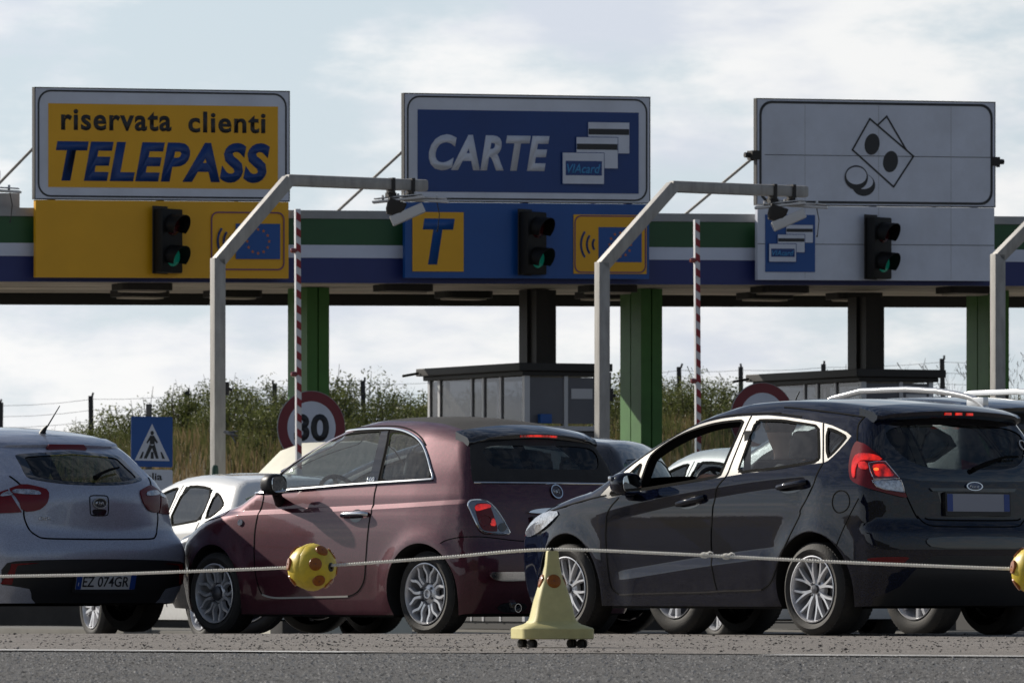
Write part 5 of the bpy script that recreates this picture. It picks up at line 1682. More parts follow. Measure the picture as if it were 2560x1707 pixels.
# outlines of panels, panes and lamps in car metres
D = {
'b_doorglass': [(1.5966,1.0219),(1.6892,1.1695),(1.6389,1.2121),(1.5867,1.2488),(1.5271,1.2855),(1.4564,1.3173),(1.3969,1.3442),(1.3263,1.3663),(1.2227,1.3835),(1.1192,1.3955),(1.0261,1.4032),(0.9165,1.4084),(0.8192,1.4115),(0.7276,1.4124),(0.6851,1.2741),(0.666,1.1604),(0.6636,1.067),(0.8234,1.0584),(0.997,1.0493),(1.1716,1.0408),(1.3473,1.0327),(1.4795,1.0265)],
'b_pillar': [(0.7276,1.4124),(0.657,1.4159),(0.6243,1.3528),(0.5963,1.2502),(0.577,1.1481),(0.5694,1.0661),(0.6636,1.067),(0.666,1.1604),(0.6851,1.2741)],
'b_quarter': [(0.6182,1.4039),(0.5473,1.4028),(0.4792,1.395),(0.3963,1.3779),(0.3196,1.3541),(0.2453,1.3192),(0.1711,1.2674),(0.0997,1.199),(0.0485,1.131),(0.0341,1.1029),(0.0482,1.0851),(0.1753,1.079),(0.3468,1.0735),(0.537,1.0686),(0.5426,1.159),(0.561,1.2498),(0.5885,1.3409)],
'b_frame': [(1.6465,1.0195),(1.7426,1.1442),(1.6948,1.181),(1.6165,1.2376),(1.5569,1.2772),(1.4973,1.3138),(1.4266,1.3445),(1.3671,1.3725),(1.2966,1.3945),(1.2262,1.4125),(1.1317,1.4236),(0.9706,1.4311),(0.7846,1.4339),(0.6608,1.4331),(0.5538,1.4246),(0.4491,1.4088),(0.335,1.377),(0.249,1.339),(0.1758,1.29),(0.096,1.2158),(0.0303,1.1365),(-0.0038,1.0913),(-0.0053,1.07),(0.1274,1.0634),(0.3409,1.0571),(0.5572,1.0519),(0.8173,1.0419),(0.991,1.0334),(1.1655,1.0248),(1.341,1.0167),(1.5177,1.0097)],
'b_chrome_top': [(1.7426,1.1413),(1.6948,1.181),(1.6165,1.2376),(1.5569,1.2772),(1.4973,1.3138),(1.4266,1.3445),(1.3671,1.3725),(1.2966,1.3945),(1.2262,1.4125),(1.1317,1.4236),(0.9706,1.4311),(0.783,1.4327),(0.6592,1.432),(0.5524,1.4235),(0.4473,1.407),(0.3342,1.3758),(0.2483,1.3379),(0.1752,1.2889),(0.0954,1.2147),(0.0299,1.1353),(-0.0062,1.0913),(-0.0048,1.0717)],
'b_chrome_low': [(1.9062,0.9904),(1.75,0.9975),(1.607,1.0077),(1.4745,1.0139),(1.3422,1.0196),(1.1666,1.0276),(0.9921,1.0362),(0.8177,1.0431),(0.5748,1.052),(0.3417,1.0593),(0.1282,1.0657),(-0.0048,1.0717)],
'b_door_f': [(1.7886,0.9892),(1.7754,0.9489),(1.7945,0.8573),(1.7921,0.9055),(1.7933,0.8423),(1.8054,0.745),(1.8088,0.6362),(1.7998,0.5102),(1.7844,0.3957),(1.7551,0.3156),(1.7255,0.2842)],
'b_door_r': [(0.6608,1.4331),(0.608,1.3412),(0.5765,1.216),(0.5627,1.0547),(0.5763,1.021),(0.5623,0.9165),(0.5493,0.8318),(0.5549,0.8454),(0.5606,0.7554),(0.57,0.6373),(0.5802,0.5079),(0.5932,0.4067),(0.6198,0.356),(0.6681,0.311),(0.7233,0.2855),(0.7862,0.2725)],
'b_door_b': [(0.7862,0.2725),(0.9723,0.2682),(1.2396,0.265),(1.5273,0.2588),(1.6443,0.2643),(1.7255,0.2842)],
'b_hood': [(2.242,0.8805),(2.2205,0.8425),(2.3152,0.8229),(2.4512,0.8066),(2.5237,0.7944)],
'b_repeater': [(1.9809,0.789)],
'b_handle': [(0.8474,0.8281),(0.7164,0.8329),(0.5857,0.8366)],
'b_mirror': [(1.6744,0.7649,0.9481)],
'b_softtop': [(0.5703,1.3721),(0.618,1.2858),(0.6467,1.167),(0.6447,1.0728),(0.4784,1.0726),(0.2046,1.0736),(-0.0904,1.075),(-0.495,1.0766)],
'b_rearglass': [(0.5034,1.3278),(0.5088,1.2517),(0.4765,1.1874),(0.4401,1.1726),(0.3045,1.1727),(0.1268,1.1732),(0.0261,1.3574),(0.2071,1.3564),(0.3483,1.3503),(0.4526,1.3413)],
'b_chrome_r': [(0.6447,1.0728),(0.4784,1.0726),(0.2753,1.073),(0.0598,1.0737)],
'b_emblem': [(0.0241,1.0172)],
'b_brake3': [(0.1772,1.446),(-0.1132,1.4481)],
'b_trunkhandle': [(0.2852,0.8643),(0.2672,0.8839),(0.1817,0.8967),(0.072,0.903),(-0.0099,0.9053),(-0.0035,0.8643),(0.1146,0.8625)],
'b_plate': [(0.2372,0.8283),(0.2023,0.7335),(0.1623,0.8287)],
'b_tail': [(0.2438,0.8974),(0.2277,0.9208),(0.1946,0.9275),(0.1563,0.9276),(0.108,0.9156),(0.0594,0.8646),(0.0161,0.7991),(-0.0137,0.7408),(-0.0338,0.6991),(0.0149,0.6978),(0.0681,0.6987),(0.1266,0.7018),(0.1589,0.7206),(0.1837,0.7595),(0.2034,0.8039),(0.2235,0.854)],
'b_tail_red': [(0.2002,0.8863),(0.1775,0.9069),(0.1131,0.9055),(0.0912,0.86),(0.0718,0.7988),(0.047,0.7155),(0.0895,0.7131),(0.1295,0.7179),(0.1563,0.7345),(0.1758,0.7873),(0.1901,0.8373)],
'b_tail_lit': [(0.199,0.8818),(0.1773,0.8996),(0.1077,0.9),(0.0957,0.8767),(0.1339,0.8681),(0.1767,0.8512),(0.1931,0.854)],
'b_tail_lit2': [(0.0931,0.8015),(0.0745,0.8016),(0.0606,0.7488),(0.1059,0.7542)],
'b_tail_rev': [(0.0208,0.7434)],
'b_tail_circ': [(0.1329,0.7874)],
'b_bump': [(0.6318,0.4507),(0.6194,0.4663),(0.5636,0.4685),(0.4343,0.4698),(0.2986,0.4705),(0.2875,0.4131),(0.4001,0.4086),(0.531,0.4063),(0.5943,0.4147),(0.6225,0.4313)],
'b_exhaust': [(0.419,0.2227)],
'b_bumpline': [(0.4362,0.6344),(0.4074,0.6538),(0.314,0.6757),(0.201,0.6811),(0.0933,0.6758)],
'b_soft_side': [(1.0075,0.4285,1.507),(0.8518,0.3366,1.5194),(0.8054,0.1524,1.5286),(0.4212,0.3302,1.5001),(0.1553,0.4608,1.4602)],
'k_front': [(1.7228,0.933),(1.7098,0.9829),(1.7037,1.0462),(1.7025,1.1413),(1.6756,1.1754),(1.6307,1.2102),(1.5679,1.248),(1.5041,1.2762),(1.4428,1.2979),(1.3476,1.3212),(1.2603,1.3394),(1.1866,1.3513),(1.1107,1.3596),(1.0174,1.3659),(0.9038,1.3688),(0.9019,1.3194),(0.9017,1.2723),(0.9052,1.1782),(0.9092,1.1051),(0.9159,1.0556),(0.9268,1.0124),(1.0925,0.9933),(1.251,0.9767),(1.4513,0.9577),(1.5965,0.9439)],
'k_tri': [(2.022,0.9003),(1.9524,0.9536),(1.868,1.0216),(1.8142,1.0659),(1.7607,1.1092),(1.7584,1.0468),(1.7621,0.9887),(1.7733,0.9245),(1.8974,0.9082)],
'k_rear': [(0.7808,1.3672),(0.644,1.366),(0.5034,1.361),(0.408,1.349),(0.2705,1.3353),(0.1383,1.3187),(0.0865,1.2445),(0.0393,1.1716),(-0.003,1.098),(0.1584,1.0783),(0.3845,1.0562),(0.5403,1.0461),(0.5872,1.0466),(0.7534,1.0303),(0.7526,1.1292),(0.7627,1.2467)],
'k_quart': [(0.0483,1.3059),(-0.0103,1.2947),(-0.0824,1.2756),(-0.1659,1.2471),(-0.1483,1.2154),(-0.1296,1.1848),(-0.1,1.1467),(-0.067,1.1147)],
'k_frame': [(2.1127,0.9012),(2.0409,0.9545),(1.9095,1.0512),(1.8374,1.1007),(1.7704,1.1486),(1.6763,1.2046),(1.5841,1.2573),(1.483,1.3077),(1.3665,1.3481),(1.2498,1.3699),(1.1336,1.3853),(0.9907,1.3944),(0.8545,1.3973),(0.6923,1.3971),(0.5289,1.3943),(0.6857,1.397),(0.515,1.3847),(0.3417,1.3677),(0.2217,1.3553),(0.1022,1.3389),(0.0154,1.3225),(-0.0484,1.3055),(-0.1472,1.2782),(-0.2036,1.2532),(-0.1845,1.2149),(-0.1603,1.1819),(-0.1357,1.1488),(-0.1076,1.1198),(-0.0817,1.0981),(-0.0498,1.0871),(0.0811,1.0769),(0.3046,1.0563),(0.5353,1.0356),(0.6599,1.0293),(0.8617,1.0086),(1.129,0.9807),(1.3678,0.9558),(1.5934,0.9333),(1.7236,0.9198),(1.8956,0.896),(2.0237,0.8802)],
'k_door_f': [(1.911,0.8845),(2.004,0.8193),(2.0543,0.743),(2.039,0.763),(2.0584,0.6838),(2.0561,0.5463),(2.0484,0.4193),(2.0415,0.3241),(2.0226,0.2818),(1.9598,0.2581)],
'k_sill': [(1.9598,0.2581),(1.6221,0.2654),(1.2894,0.2711),(1.0095,0.2751),(0.9512,0.2819),(0.7473,0.2852),(0.5853,0.2875),(0.5047,0.2912)],
'k_door_r': [(0.5047,0.2912),(0.4393,0.3144),(0.3905,0.3557),(0.3565,0.402),(0.3334,0.4431),(0.2981,0.5047),(0.238,0.5816),(0.1678,0.6891),(0.1099,0.7708),(0.1267,0.7822),(0.0554,0.8585),(-0.0004,0.94),(-0.0215,1.0166),(-0.0337,1.0575),(-0.0447,1.0821)],
'k_door_m': [(0.8504,1.3972),(0.8512,1.3396),(0.8434,1.2087),(0.8459,1.0782),(0.8544,1.0106),(0.9108,0.9644),(0.9497,0.9076),(0.9762,0.8195),(0.974,0.834),(0.9886,0.7093),(0.9973,0.6262),(0.9948,0.5013),(0.9695,0.4025),(0.9646,0.3453),(0.9471,0.2819)],
'k_door_q': [(0.1045,1.3389),(0.0246,1.2127),(-0.0475,1.0841)],
'k_handle1': [(1.3262,0.8404),(1.1974,0.8629),(1.0678,0.8774)],
'k_handle2': [(0.3368,0.9356),(0.2048,0.9523),(0.0758,0.9638)],
'k_fuel': [(-0.2454,0.9111),(-0.2983,0.9066),(-0.3324,0.8808),(-0.3462,0.8451),(-0.3415,0.8095),(-0.3074,0.7791),(-0.2518,0.7683),(-0.2202,0.7848),(-0.2002,0.8155),(-0.196,0.8462),(-0.2062,0.8869)],
'k_roofline': [(0.578,1.4476),(0.4032,1.4355),(0.2286,1.4204),(-0.0192,1.3969),(-0.2306,1.3728)],
'k_gate_side': [(0.2511,1.3747),(0.2866,1.3379),(0.296,1.2966),(0.2931,1.2189)],
'k_tail': [(0.2929,1.2153),(0.2652,1.2055),(0.2322,1.1947),(0.1725,1.1428),(0.1154,1.0891),(0.0649,1.0331),(0.0189,0.9773),(0.0048,0.9366),(-0.0077,0.8933),(-0.0249,0.8603),(0.048,0.8777),(0.1213,0.8977),(0.1809,0.9128),(0.2483,0.9359),(0.3141,0.9663),(0.3291,1.0084),(0.3337,1.0547),(0.3303,1.1009),(0.3175,1.1677)],
'k_tail_c': [(0.283,1.1336),(0.2186,1.1353),(0.1563,1.1197),(0.1252,1.0916),(0.1957,1.089),(0.2484,1.0945),(0.2719,1.0743),(0.2865,1.0335),(0.2874,0.9823),(0.3039,0.9876),(0.311,1.0338),(0.308,1.0903)],
'k_tail_in': [(0.2053,1.0711),(0.1597,1.0812),(0.1152,1.0829),(0.0697,1.0305),(0.0296,0.9813),(0.1026,0.9777),(0.1743,0.9754),(0.1931,1.0173)],
'k_tail_in2': [(0.267,1.0845),(0.2161,1.0814),(0.2039,1.0327),(0.2623,1.0383)],
'k_tail_clr': [(0.1858,0.9662),(0.1025,0.9706),(0.0208,0.9711),(0.0072,0.9314),(-0.0014,0.8958),(0.0531,0.9031),(0.1214,0.9155),(0.161,0.9306)],
'k_tail_bulb': [(0.158,1.0326)],
'k_rearglass': [(0.5828,1.2724),(0.5243,1.2987),(0.3986,1.3206),(0.1997,1.3229),(-0.0337,1.3076),(-0.2586,1.2819),(-0.1483,1.0734),(-0.0081,1.0694),(0.1934,1.0676),(0.3826,1.0747),(0.4372,1.0938),(0.5049,1.1342),(0.5701,1.2005)],
'k_rearblack': [(0.6815,1.1977),(0.6287,1.249),(0.5597,1.2983),(0.4685,1.3405),(0.3732,1.3596),(0.1739,1.3724),(-0.0278,1.3725),(-0.2375,1.3701),(-0.058,0.9799),(0.1846,0.9779),(0.3764,0.9806),(0.539,0.9856),(0.584,1.021),(0.6444,1.1024)],
'k_brake3': [(0.147,1.3546),(-0.1524,1.3585)],
'k_emblem': [(-0.0595,0.9414)],
'k_gate': [(0.5653,0.9722),(0.543,0.9061),(0.5254,0.8604),(0.4715,0.7588),(0.4454,0.7283),(0.4612,0.7588),(0.4322,0.7259),(0.3852,0.6928),(0.3146,0.6854),(-0.0155,0.6853),(-0.4064,0.6902)],
'k_plate': [(0.2473,0.8998),(-0.3046,0.906),(-0.3219,0.7666),(0.2359,0.7636)],
'k_recess': [(0.3705,0.9377),(0.3154,0.8207),(0.2655,0.7649),(0.1942,0.7601)],
'k_reflector': [(0.7881,0.4886),(0.7469,0.4936),(0.675,0.4962),(0.5476,0.4964),(0.5726,0.4735),(0.6,0.4521),(0.6892,0.4541),(0.7521,0.4571),(0.7833,0.4683)],
'k_diff': [(0.723,0.2575),(0.6376,0.2728),(0.5662,0.3515),(0.5156,0.41),(0.46,0.4685),(0.413,0.5042),(0.3701,0.5196),(0.2755,0.5325),(0.0109,0.5316),(-0.3435,0.5263)],
'k_diffband': [(0.455,0.6365),(0.2007,0.6475),(-0.1336,0.6232),(-0.3478,0.6085),(-0.3432,0.5443),(-0.0575,0.5461),(0.3392,0.5451),(0.4323,0.55)],
'k_wiper': [(-0.0302,1.0105),(-0.1799,1.0633),(-0.4628,1.0844)],
'k_sticker': [(-0.4078,1.1694)],
'k_hood': [(2.4731,0.8079,0.8406),(2.6283,0.8006,0.7457),(2.7379,0.7822,0.7197)],
'k_lampF': [(2.7597,0.7705,0.782),(2.6635,0.7782,0.8187),(2.4584,0.8046,0.8517),(2.5769,0.8059,0.7859),(2.7702,0.7758,0.7285),(2.8173,0.766,0.7181)],
'k_mirror': [(1.8534,0.8406,0.8946)],
's_glass': [(-0.2347,1.2716),(-0.3503,1.2649),(-0.4385,1.2567),(-0.4579,1.244),(-0.4659,1.2086),(-0.4743,1.1733),(-0.4921,1.1293),(-0.4993,1.084),(-0.428,1.0667),(-0.3264,1.051),(-0.1977,1.0399),(-0.0449,1.0327),(0.093,1.0357)],
's_glassL': [(0.4753,1.2754),(0.3481,1.2891),(0.1011,1.2831),(-0.2347,1.2716),(0.093,1.0357),(0.2508,1.0461),(0.3649,1.0611),(0.4659,1.0814),(0.5437,1.1055),(0.5826,1.1346),(0.5999,1.1666)],
's_tail_o': [(0.1389,1.0043),(0.1885,0.9857),(0.2442,0.9648),(0.2452,0.9369),(0.2138,0.9016),(0.1893,0.8375),(0.1033,0.8414),(0.036,0.8466)],
's_tail_oclr': [(0.1268,0.9937),(0.1733,0.9768),(0.1914,0.9508),(0.0911,0.9643)],
's_edge': [(-0.4769,1.2561),(-0.4833,1.1793),(-0.5491,1.0508),(-0.759,0.9369)],
's_spoil': [(-0.4769,1.2561)],
's_brake3': [(0.1892,1.3071),(0.1313,1.3302),(-0.0183,1.3342),(-0.1695,1.3337),(-0.1613,1.3098),(-0.0982,1.2847),(0.05,1.2801),(0.1866,1.2864)],
's_tailR': [(-0.6846,1.0011),(-0.7326,1.0437)],
's_tail_g': [(-0.3889,1.0011),(-0.4539,1.0233),(-0.5452,1.0437),(-0.6077,1.0224),(-0.6522,1.0054),(-0.6061,0.9349),(-0.5877,0.8466),(-0.4802,0.8572),(-0.4364,0.8869),(-0.4043,0.9271)],
's_tail_clr': [(-0.4467,0.9739),(-0.4702,0.9985),(-0.5942,1.007),(-0.6352,0.9935),(-0.6204,0.9729),(-0.4675,0.9654)],
's_gateL': [(0.579,1.1054),(0.5906,1.0417),(0.5716,0.9842),(0.548,0.8468),(0.524,0.7382),(0.5146,0.6751),(0.4913,0.6603),(0.2345,0.6599),(0.0084,0.6596)],
's_gateR': [(-0.6493,1.0054),(-0.5878,0.8477),(-0.553,0.7199),(-0.511,0.6791),(-0.4748,0.6615),(-0.2593,0.6594),(0.0084,0.6596)],
's_emblem': [(-0.0092,0.9126),(-0.07,0.913),(-0.009,0.881)],
's_panel': [(0.0745,0.9523),(0.0557,0.9651),(-0.0717,0.9677),(-0.0901,0.9534),(-0.0769,0.844),(-0.066,0.8238),(0.0469,0.8203),(0.0642,0.8346)],
's_grip': [(0.0573,0.8674),(-0.0747,0.8699),(-0.0675,0.8382),(-0.0517,0.8295),(0.033,0.8273),(0.0483,0.8376)],
's_badge': [(0.5034,0.7926),(0.4276,0.7985)],
's_tailL': [(0.587,1.0446),(0.4669,1.019),(0.3877,0.9993),(0.3544,0.9765),(0.3763,0.9161),(0.4256,0.8644),(0.4723,0.8528),(0.5505,0.8514)],
's_tailLclr': [(0.5518,1.0015),(0.4836,0.9988),(0.4161,0.9876),(0.4208,0.9635),(0.5614,0.9613)],
's_blackR': [(0.0384,0.5193),(-0.3008,0.5171),(-0.535,0.5118),(-0.7079,0.5047),(-0.764,0.4909),(-0.8011,0.4284),(-0.7933,0.3703),(-0.782,0.3384),(-0.6706,0.3239),(-0.5882,0.3095),(-0.566,0.2777),(-0.5542,0.243),(-0.5098,0.2025),(-0.0196,0.1919)],
's_plate': [(0.2711,0.4215),(-0.2555,0.4243),(-0.2805,0.3125),(0.2483,0.3099)],
's_reflR': [(-0.5353,0.4904),(-0.6193,0.4906),(-0.7363,0.4862),(-0.7424,0.4515),(-0.7843,0.3471),(-0.7207,0.3413),(-0.7048,0.4514),(-0.6904,0.4745)],
's_plate_frame': [(0.2677,0.4215),(-0.2805,0.3125)],
's_aerial': [(0.0314,0.082,1.4103)],
}
# ------------------------------------------------------------------ the bodies in the picture
BURG = dict(WB=2.30, tyre_r=0.292, arch_r=0.345, zb=0.145, zb_r=0.155, zb_f=0.19, r=0.085, ct=0.16, cr=0.11, cr4=0.10, cf=0.30,
    top=[(-0.75, 1.26), (-0.40, 1.385), (-0.28, 1.418), (-0.1, 1.452), (0.2, 1.500), (0.5, 1.520), (0.8, 1.522), (1.05, 1.492), (1.25, 1.437), (1.5, 1.335), (1.8, 1.172), (1.98, 1.06), (2.10, 1.0), (2.35, 0.935), (2.6, 0.85), (2.8, 0.76), (2.95, 0.64), (3.1, 0.50)],
    rear=[(0.1, -0.44), (0.2, -0.50), (0.32, -0.545), (0.45, -0.556), (0.56, -0.548), (0.66, -0.525), (0.8, -0.505), (0.92, -0.485), (1.03, -0.45), (1.15, -0.395), (1.27, -0.325), (1.38, -0.255), (1.5, -0.18)],
    front=[(0.1, 2.86), (0.25, 2.95), (0.4, 2.99), (0.55, 2.985), (0.68, 2.95), (0.8, 2.90), (1.0, 2.8)],
    wz=[(0.1, 0.765), (0.16, 0.785), (0.3, 0.80), (0.5, 0.812), (0.68, 0.808), (0.80, 0.795), (0.87, 0.78), (0.95, 0.765), (1.02, 0.742), (1.15, 0.70), (1.3, 0.63), (1.4, 0.575), (1.5, 0.51)],
    wx=[(-0.65, -0.13), (-0.5, -0.085), (-0.35, -0.05), (-0.15, -0.018), (0.2, 0.0), (1.6, 0.0), (2.0, -0.012), (2.3, -0.035), (2.6, -0.085), (2.8, -0.14), (3.0, -0.23)],
    flare=0.022, flare_w=0.085,
    creases=[([(-0.6, 0.93), (0.3, 0.895), (1.3, 0.87), (2.2, 0.85), (2.9, 0.80)], 0.016, 0.03, -0.75, 2.75)],
    corner_r=1.36, corner_f=0.66)
BLACK = dict(WB=2.489, tyre_r=0.295, arch_r=0.36, zb=0.185, zb_r=0.19, zb_f=0.2, r=0.07, ct=0.10, cr=0.10, cr4=0.10, cf=0.26,
    top=[(-0.75, 1.375), (-0.58, 1.405), (-0.4, 1.438), (-0.1, 1.474), (0.3, 1.505), (0.65, 1.512), (0.95, 1.502), (1.25, 1.450), (1.6, 1.327), (1.9, 1.182), (2.15, 1.045), (2.3, 0.985), (2.5, 0.945), (2.8, 0.87), (3.05, 0.78), (3.2, 0.70), (3.4, 0.58)],
    rear=[(0.1, -0.52), (0.25, -0.60), (0.4, -0.645), (0.55, -0.655), (0.66, -0.64), (0.72, -0.605), (0.85, -0.60), (0.98, -0.585), (1.06, -0.56), (1.15, -0.515), (1.25, -0.455), (1.33, -0.405), (1.42, -0.35), (1.55, -0.27)],
    front=[(0.1, 3.15), (0.25, 3.27), (0.4, 3.31), (0.55, 3.30), (0.7, 3.25), (0.85, 3.16), (1.0, 3.05)],
    wz=[(0.1, 0.77), (0.2, 0.80), (0.3, 0.815), (0.45, 0.835), (0.6, 0.845), (0.78, 0.848), (0.9, 0.84), (0.98, 0.822), (1.08, 0.785), (1.2, 0.725), (1.35, 0.64), (1.45, 0.575), (1.55, 0.51)],
    wx=[(-0.75, -0.10), (-0.55, -0.06), (-0.35, -0.035), (-0.1, -0.012), (0.3, 0.0), (1.9, 0.0), (2.3, -0.02), (2.6, -0.045), (2.9, -0.10), (3.1, -0.16), (3.3, -0.25)],
    flare=0.016, flare_w=0.07,
    creases=[([(-0.1, 0.985), (0.5, 0.95), (1.2, 0.88), (1.8, 0.80), (2.2, 0.73)], -0.022, 0.06, -0.1, 2.15),
             ([(0.45, 0.52), (1.0, 0.475), (1.7, 0.405), (2.1, 0.365)], 0.024, 0.06, 0.28, 2.05)],
    corner_r=1.36, corner_f=0.72)
SILVER = dict(WB=2.57, tyre_r=0.30, arch_r=0.36, zb=0.20, zb_r=0.21, zb_f=0.2, r=0.07, ct=0.12, cr=0.30, cr4=0.30, crz=[(0.2, 0.36), (0.5, 0.36), (0.64, 0.40), (0.72, 0.62), (0.95, 0.85), (1.05, 1.0), (1.5, 1.0)], cf=0.26,
    top=[(-0.6, 1.205), (-0.4, 1.285), (-0.2, 1.355), (0.0, 1.405), (0.3, 1.452), (0.6, 1.466), (0.95, 1.448), (1.3, 1.38), (1.7, 1.22), (2.0, 1.06), (2.25, 0.97), (2.5, 0.92), (2.9, 0.83), (3.1, 0.74), (3.3, 0.62), (3.5, 0.5)],
    rear=[(0.1, -0.60), (0.22, -0.64), (0.33, -0.685), (0.45, -0.71), (0.54, -0.712), (0.62, -0.692), (0.675, -0.662), (0.74, -0.645), (0.9, -0.645), (1.0, -0.63), (1.06, -0.595), (1.14, -0.49), (1.22, -0.375), (1.30, -0.26), (1.4, -0.12), (1.5, 0.02)],
    front=[(0.1, 3.2), (0.25, 3.32), (0.4, 3.36), (0.55, 3.35), (0.7, 3.28), (0.85, 3.18), (1.0, 3.05)],
    wz=[(0.1, 0.78), (0.2, 0.805), (0.3, 0.83), (0.45, 0.855), (0.6, 0.862), (0.75, 0.852), (0.9, 0.83), (1.0, 0.79), (1.1, 0.735), (1.2, 0.68), (1.3, 0.63), (1.4, 0.58), (1.5, 0.53)],
    wx=[(-0.8, -0.08), (-0.6, -0.045), (-0.4, -0.022), (-0.1, -0.006), (0.3, 0.0), (1.9, 0.0), (2.3, -0.02), (2.7, -0.06), (3.0, -0.13), (3.3, -0.25)],
    flare=0.014, flare_w=0.07,
    creases=[([(-0.5, 0.93), (0.6, 0.88), (1.6, 0.82), (2.4, 0.78)], -0.014, 0.05, -0.6, 2.3)],
    corner_r=1.26, corner_f=0.70)
# place: rear-axle point on the ground, heading left of straight-ahead in degrees
POSE = {'burg': (-0.003, 52.472, -0.028, 41.0), 'black': (2.531, 48.14, 0.0, 38.0), 'silver': (-3.306, 54.0, 0.0, 38.5)}
SPEC = {'burg': BURG, 'black': BLACK, 'silver': SILVER}
# ------------------------------------------------------------------ the three cars in front
def sym(half):
    """outline given from the middle line out and back: mirrored across y = 0"""
    h = [tuple(p) for p in half]
    return h + [(-a, b) for a, b in h[::-1]]

P_BURG = paint_mat('burgundy_lacquer', (0.062, 0.003, 0.014), flake=0.35, rough=0.50, metal=0.55, dust=(0.15, 0.075, 0.085), dust_lo=0.09, dust_all=0.012, peel=0.012, streak=1)
P_BLACK = paint_mat('midnight_lacquer', (0.003, 0.005, 0.016), flake=0.9, rough=0.5, metal=0.0, dust=(0.2, 0.18, 0.16), dust_lo=0.02, dust_all=0.003, peel=0.003, spec=0.0)
P_SILVER = paint_mat('silver_lacquer', (0.36, 0.385, 0.47), flake=0.18, rough=0.36, metal=0.4, dust=(0.32, 0.28, 0.24), dust_lo=0.14, dust_all=0.03, peel=0.008)
P_WHITE = paint_mat('white_lacquer', (0.78, 0.78, 0.77), flake=0.02, rough=0.35, metal=0.0, dust_lo=0.2, dust_all=0.02, peel=0.01)
P_GREY = paint_mat('graphite_lacquer', (0.035, 0.038, 0.048), flake=0.4, rough=0.32, metal=0.55, dust_lo=0.2, dust_all=0.03, peel=0.008)
P_SUV = paint_mat('black_flake_lacquer', (0.014, 0.015, 0.019), flake=0.8, rough=0.34, metal=0.4, dust_lo=0.2, dust_all=0.04, peel=0.012)
G_SIDE = glass_mat('side_glass', (0.66, 0.73, 0.75), dust=0.022)
G_DUSTY = glass_mat('dusty_side_glass', (0.66, 0.73, 0.74), dust=0.085)
G_DARK = glass_mat('tinted_glass', (0.28, 0.33, 0.34), dust=0.015, refl=0.7)
G_CLEAR = glass_mat('windscreen_glass', (0.75, 0.8, 0.8), dust=0.04)

def gap(body, nm, pts, fr, root, mirror=True, closed=False, smooth=2, w=0.0042):
    return line_on(body, nm, pts, fr, w, M['seal'], root, flat=0.0026, mirror=mirror, closed=closed, smooth=smooth)

def wing_mirror(root, c, w, h, d, paint, foot, black=True, lamp=None):
    """housing with the glass towards the rear and a foot on the door"""
    for sg in (1, -1):
        mb = MB()
        rings = []
        for t, k in ((-0.5, 0.80), (-0.44, 0.93), (-0.3, 1.0), (0.05, 0.96), (0.3, 0.78), (0.45, 0.5), (0.52, 0.2)):
            rings.append([Vector((c[0] + t * d, sg * (c[1] + y * k - 0.10 * max(t, 0) * w), c[2] + z * k)) for y, z in [(0.5 * w * math.copysign(abs(cos(a)) ** 0.75, cos(a)), 0.5 * h * math.copysign(abs(sin(a)) ** 0.8, sin(a))) for a in np.linspace(0, 2 * pi, 25)[:-1]]])
        mb.loft(rings)
        f = Vector((foot[0], sg * foot[1], foot[2]))
        cc = Vector((c[0], sg * (c[1] - 0.25 * w), c[2] - 0.35 * h))
        mb.tube([f, f * 0.45 + cc * 0.55 + Vector((0, 0, -0.012)), cc], [0.042, 0.034, 0.036], 10)
        o = mb.build('wing_mirror', M['black'] if black else paint, root, smooth=60)
        g = MB()
        pts = [(0.40 * w * math.copysign(abs(cos(a)) ** 0.6, cos(a)), 0.38 * h * math.copysign(abs(sin(a)) ** 0.6, sin(a))) for a in np.linspace(0, 2 * pi, 25)[:-1]]
        rz = radians(8)
        g.prism(pts, 0.0, 0.004, frame((c[0] - 0.5 * d - 0.004, sg * c[1], c[2]), (0.1 , -1, 0), (0.08, 0, 1)))
        g.build('mirror_glass', M['mirror'], o)
        if lamp:
            l = MB()
            l.box(c[0] + 0.0, c[0] + 0.03, sg * (c[1] + 0.36 * w), sg * (c[1] + 0.52 * w), c[2] + 0.02, c[2] + 0.05)
            l.build('repeater_lamp', M['clear_lens'], o, smooth=40, bevel=0.006)

def door_handle(body, pts, root, m, r=0.017, off=0.03):
    P, Nn = place(body, np.array(pts), 'S')
    for sg in (1, -1):
        mm = MIR if sg < 0 else np.ones(3)
        A, An = P * mm, Nn * mm
        q = [A[0] + An[0] * 0.004, A[0] * 0.85 + A[1] * 0.15 + An[0] * off, A[1] + An[1] * (off + 0.006), A[1] * 0.15 + A[2] * 0.85 + An[2] * off, A[2] + An[2] * 0.004]
        q = chaikin(q, 2, False)
        mb = MB()
        mb.tube([Vector(v) for v in q], r, 10)
        o = mb.build('door_handle', m, root, smooth=60)

def handle_shade_patch(body, c, rx, rz, root, rot=0.0):
    """flat dark patch painting the shade of the hollow behind a door handle"""
    return shell(body, 'handle_shade', [(c[0] + rx * cos(t) * cos(rot) - rz * sin(t) * sin(rot), c[1] + rx * cos(t) * sin(rot) + rz * sin(t) * cos(rot)) for t in np.linspace(0, 2 * pi, 25)[:-1]], 'S', 0.0015, M['gloss_black'], root, smooth=0, mirror=True, skirt=False)

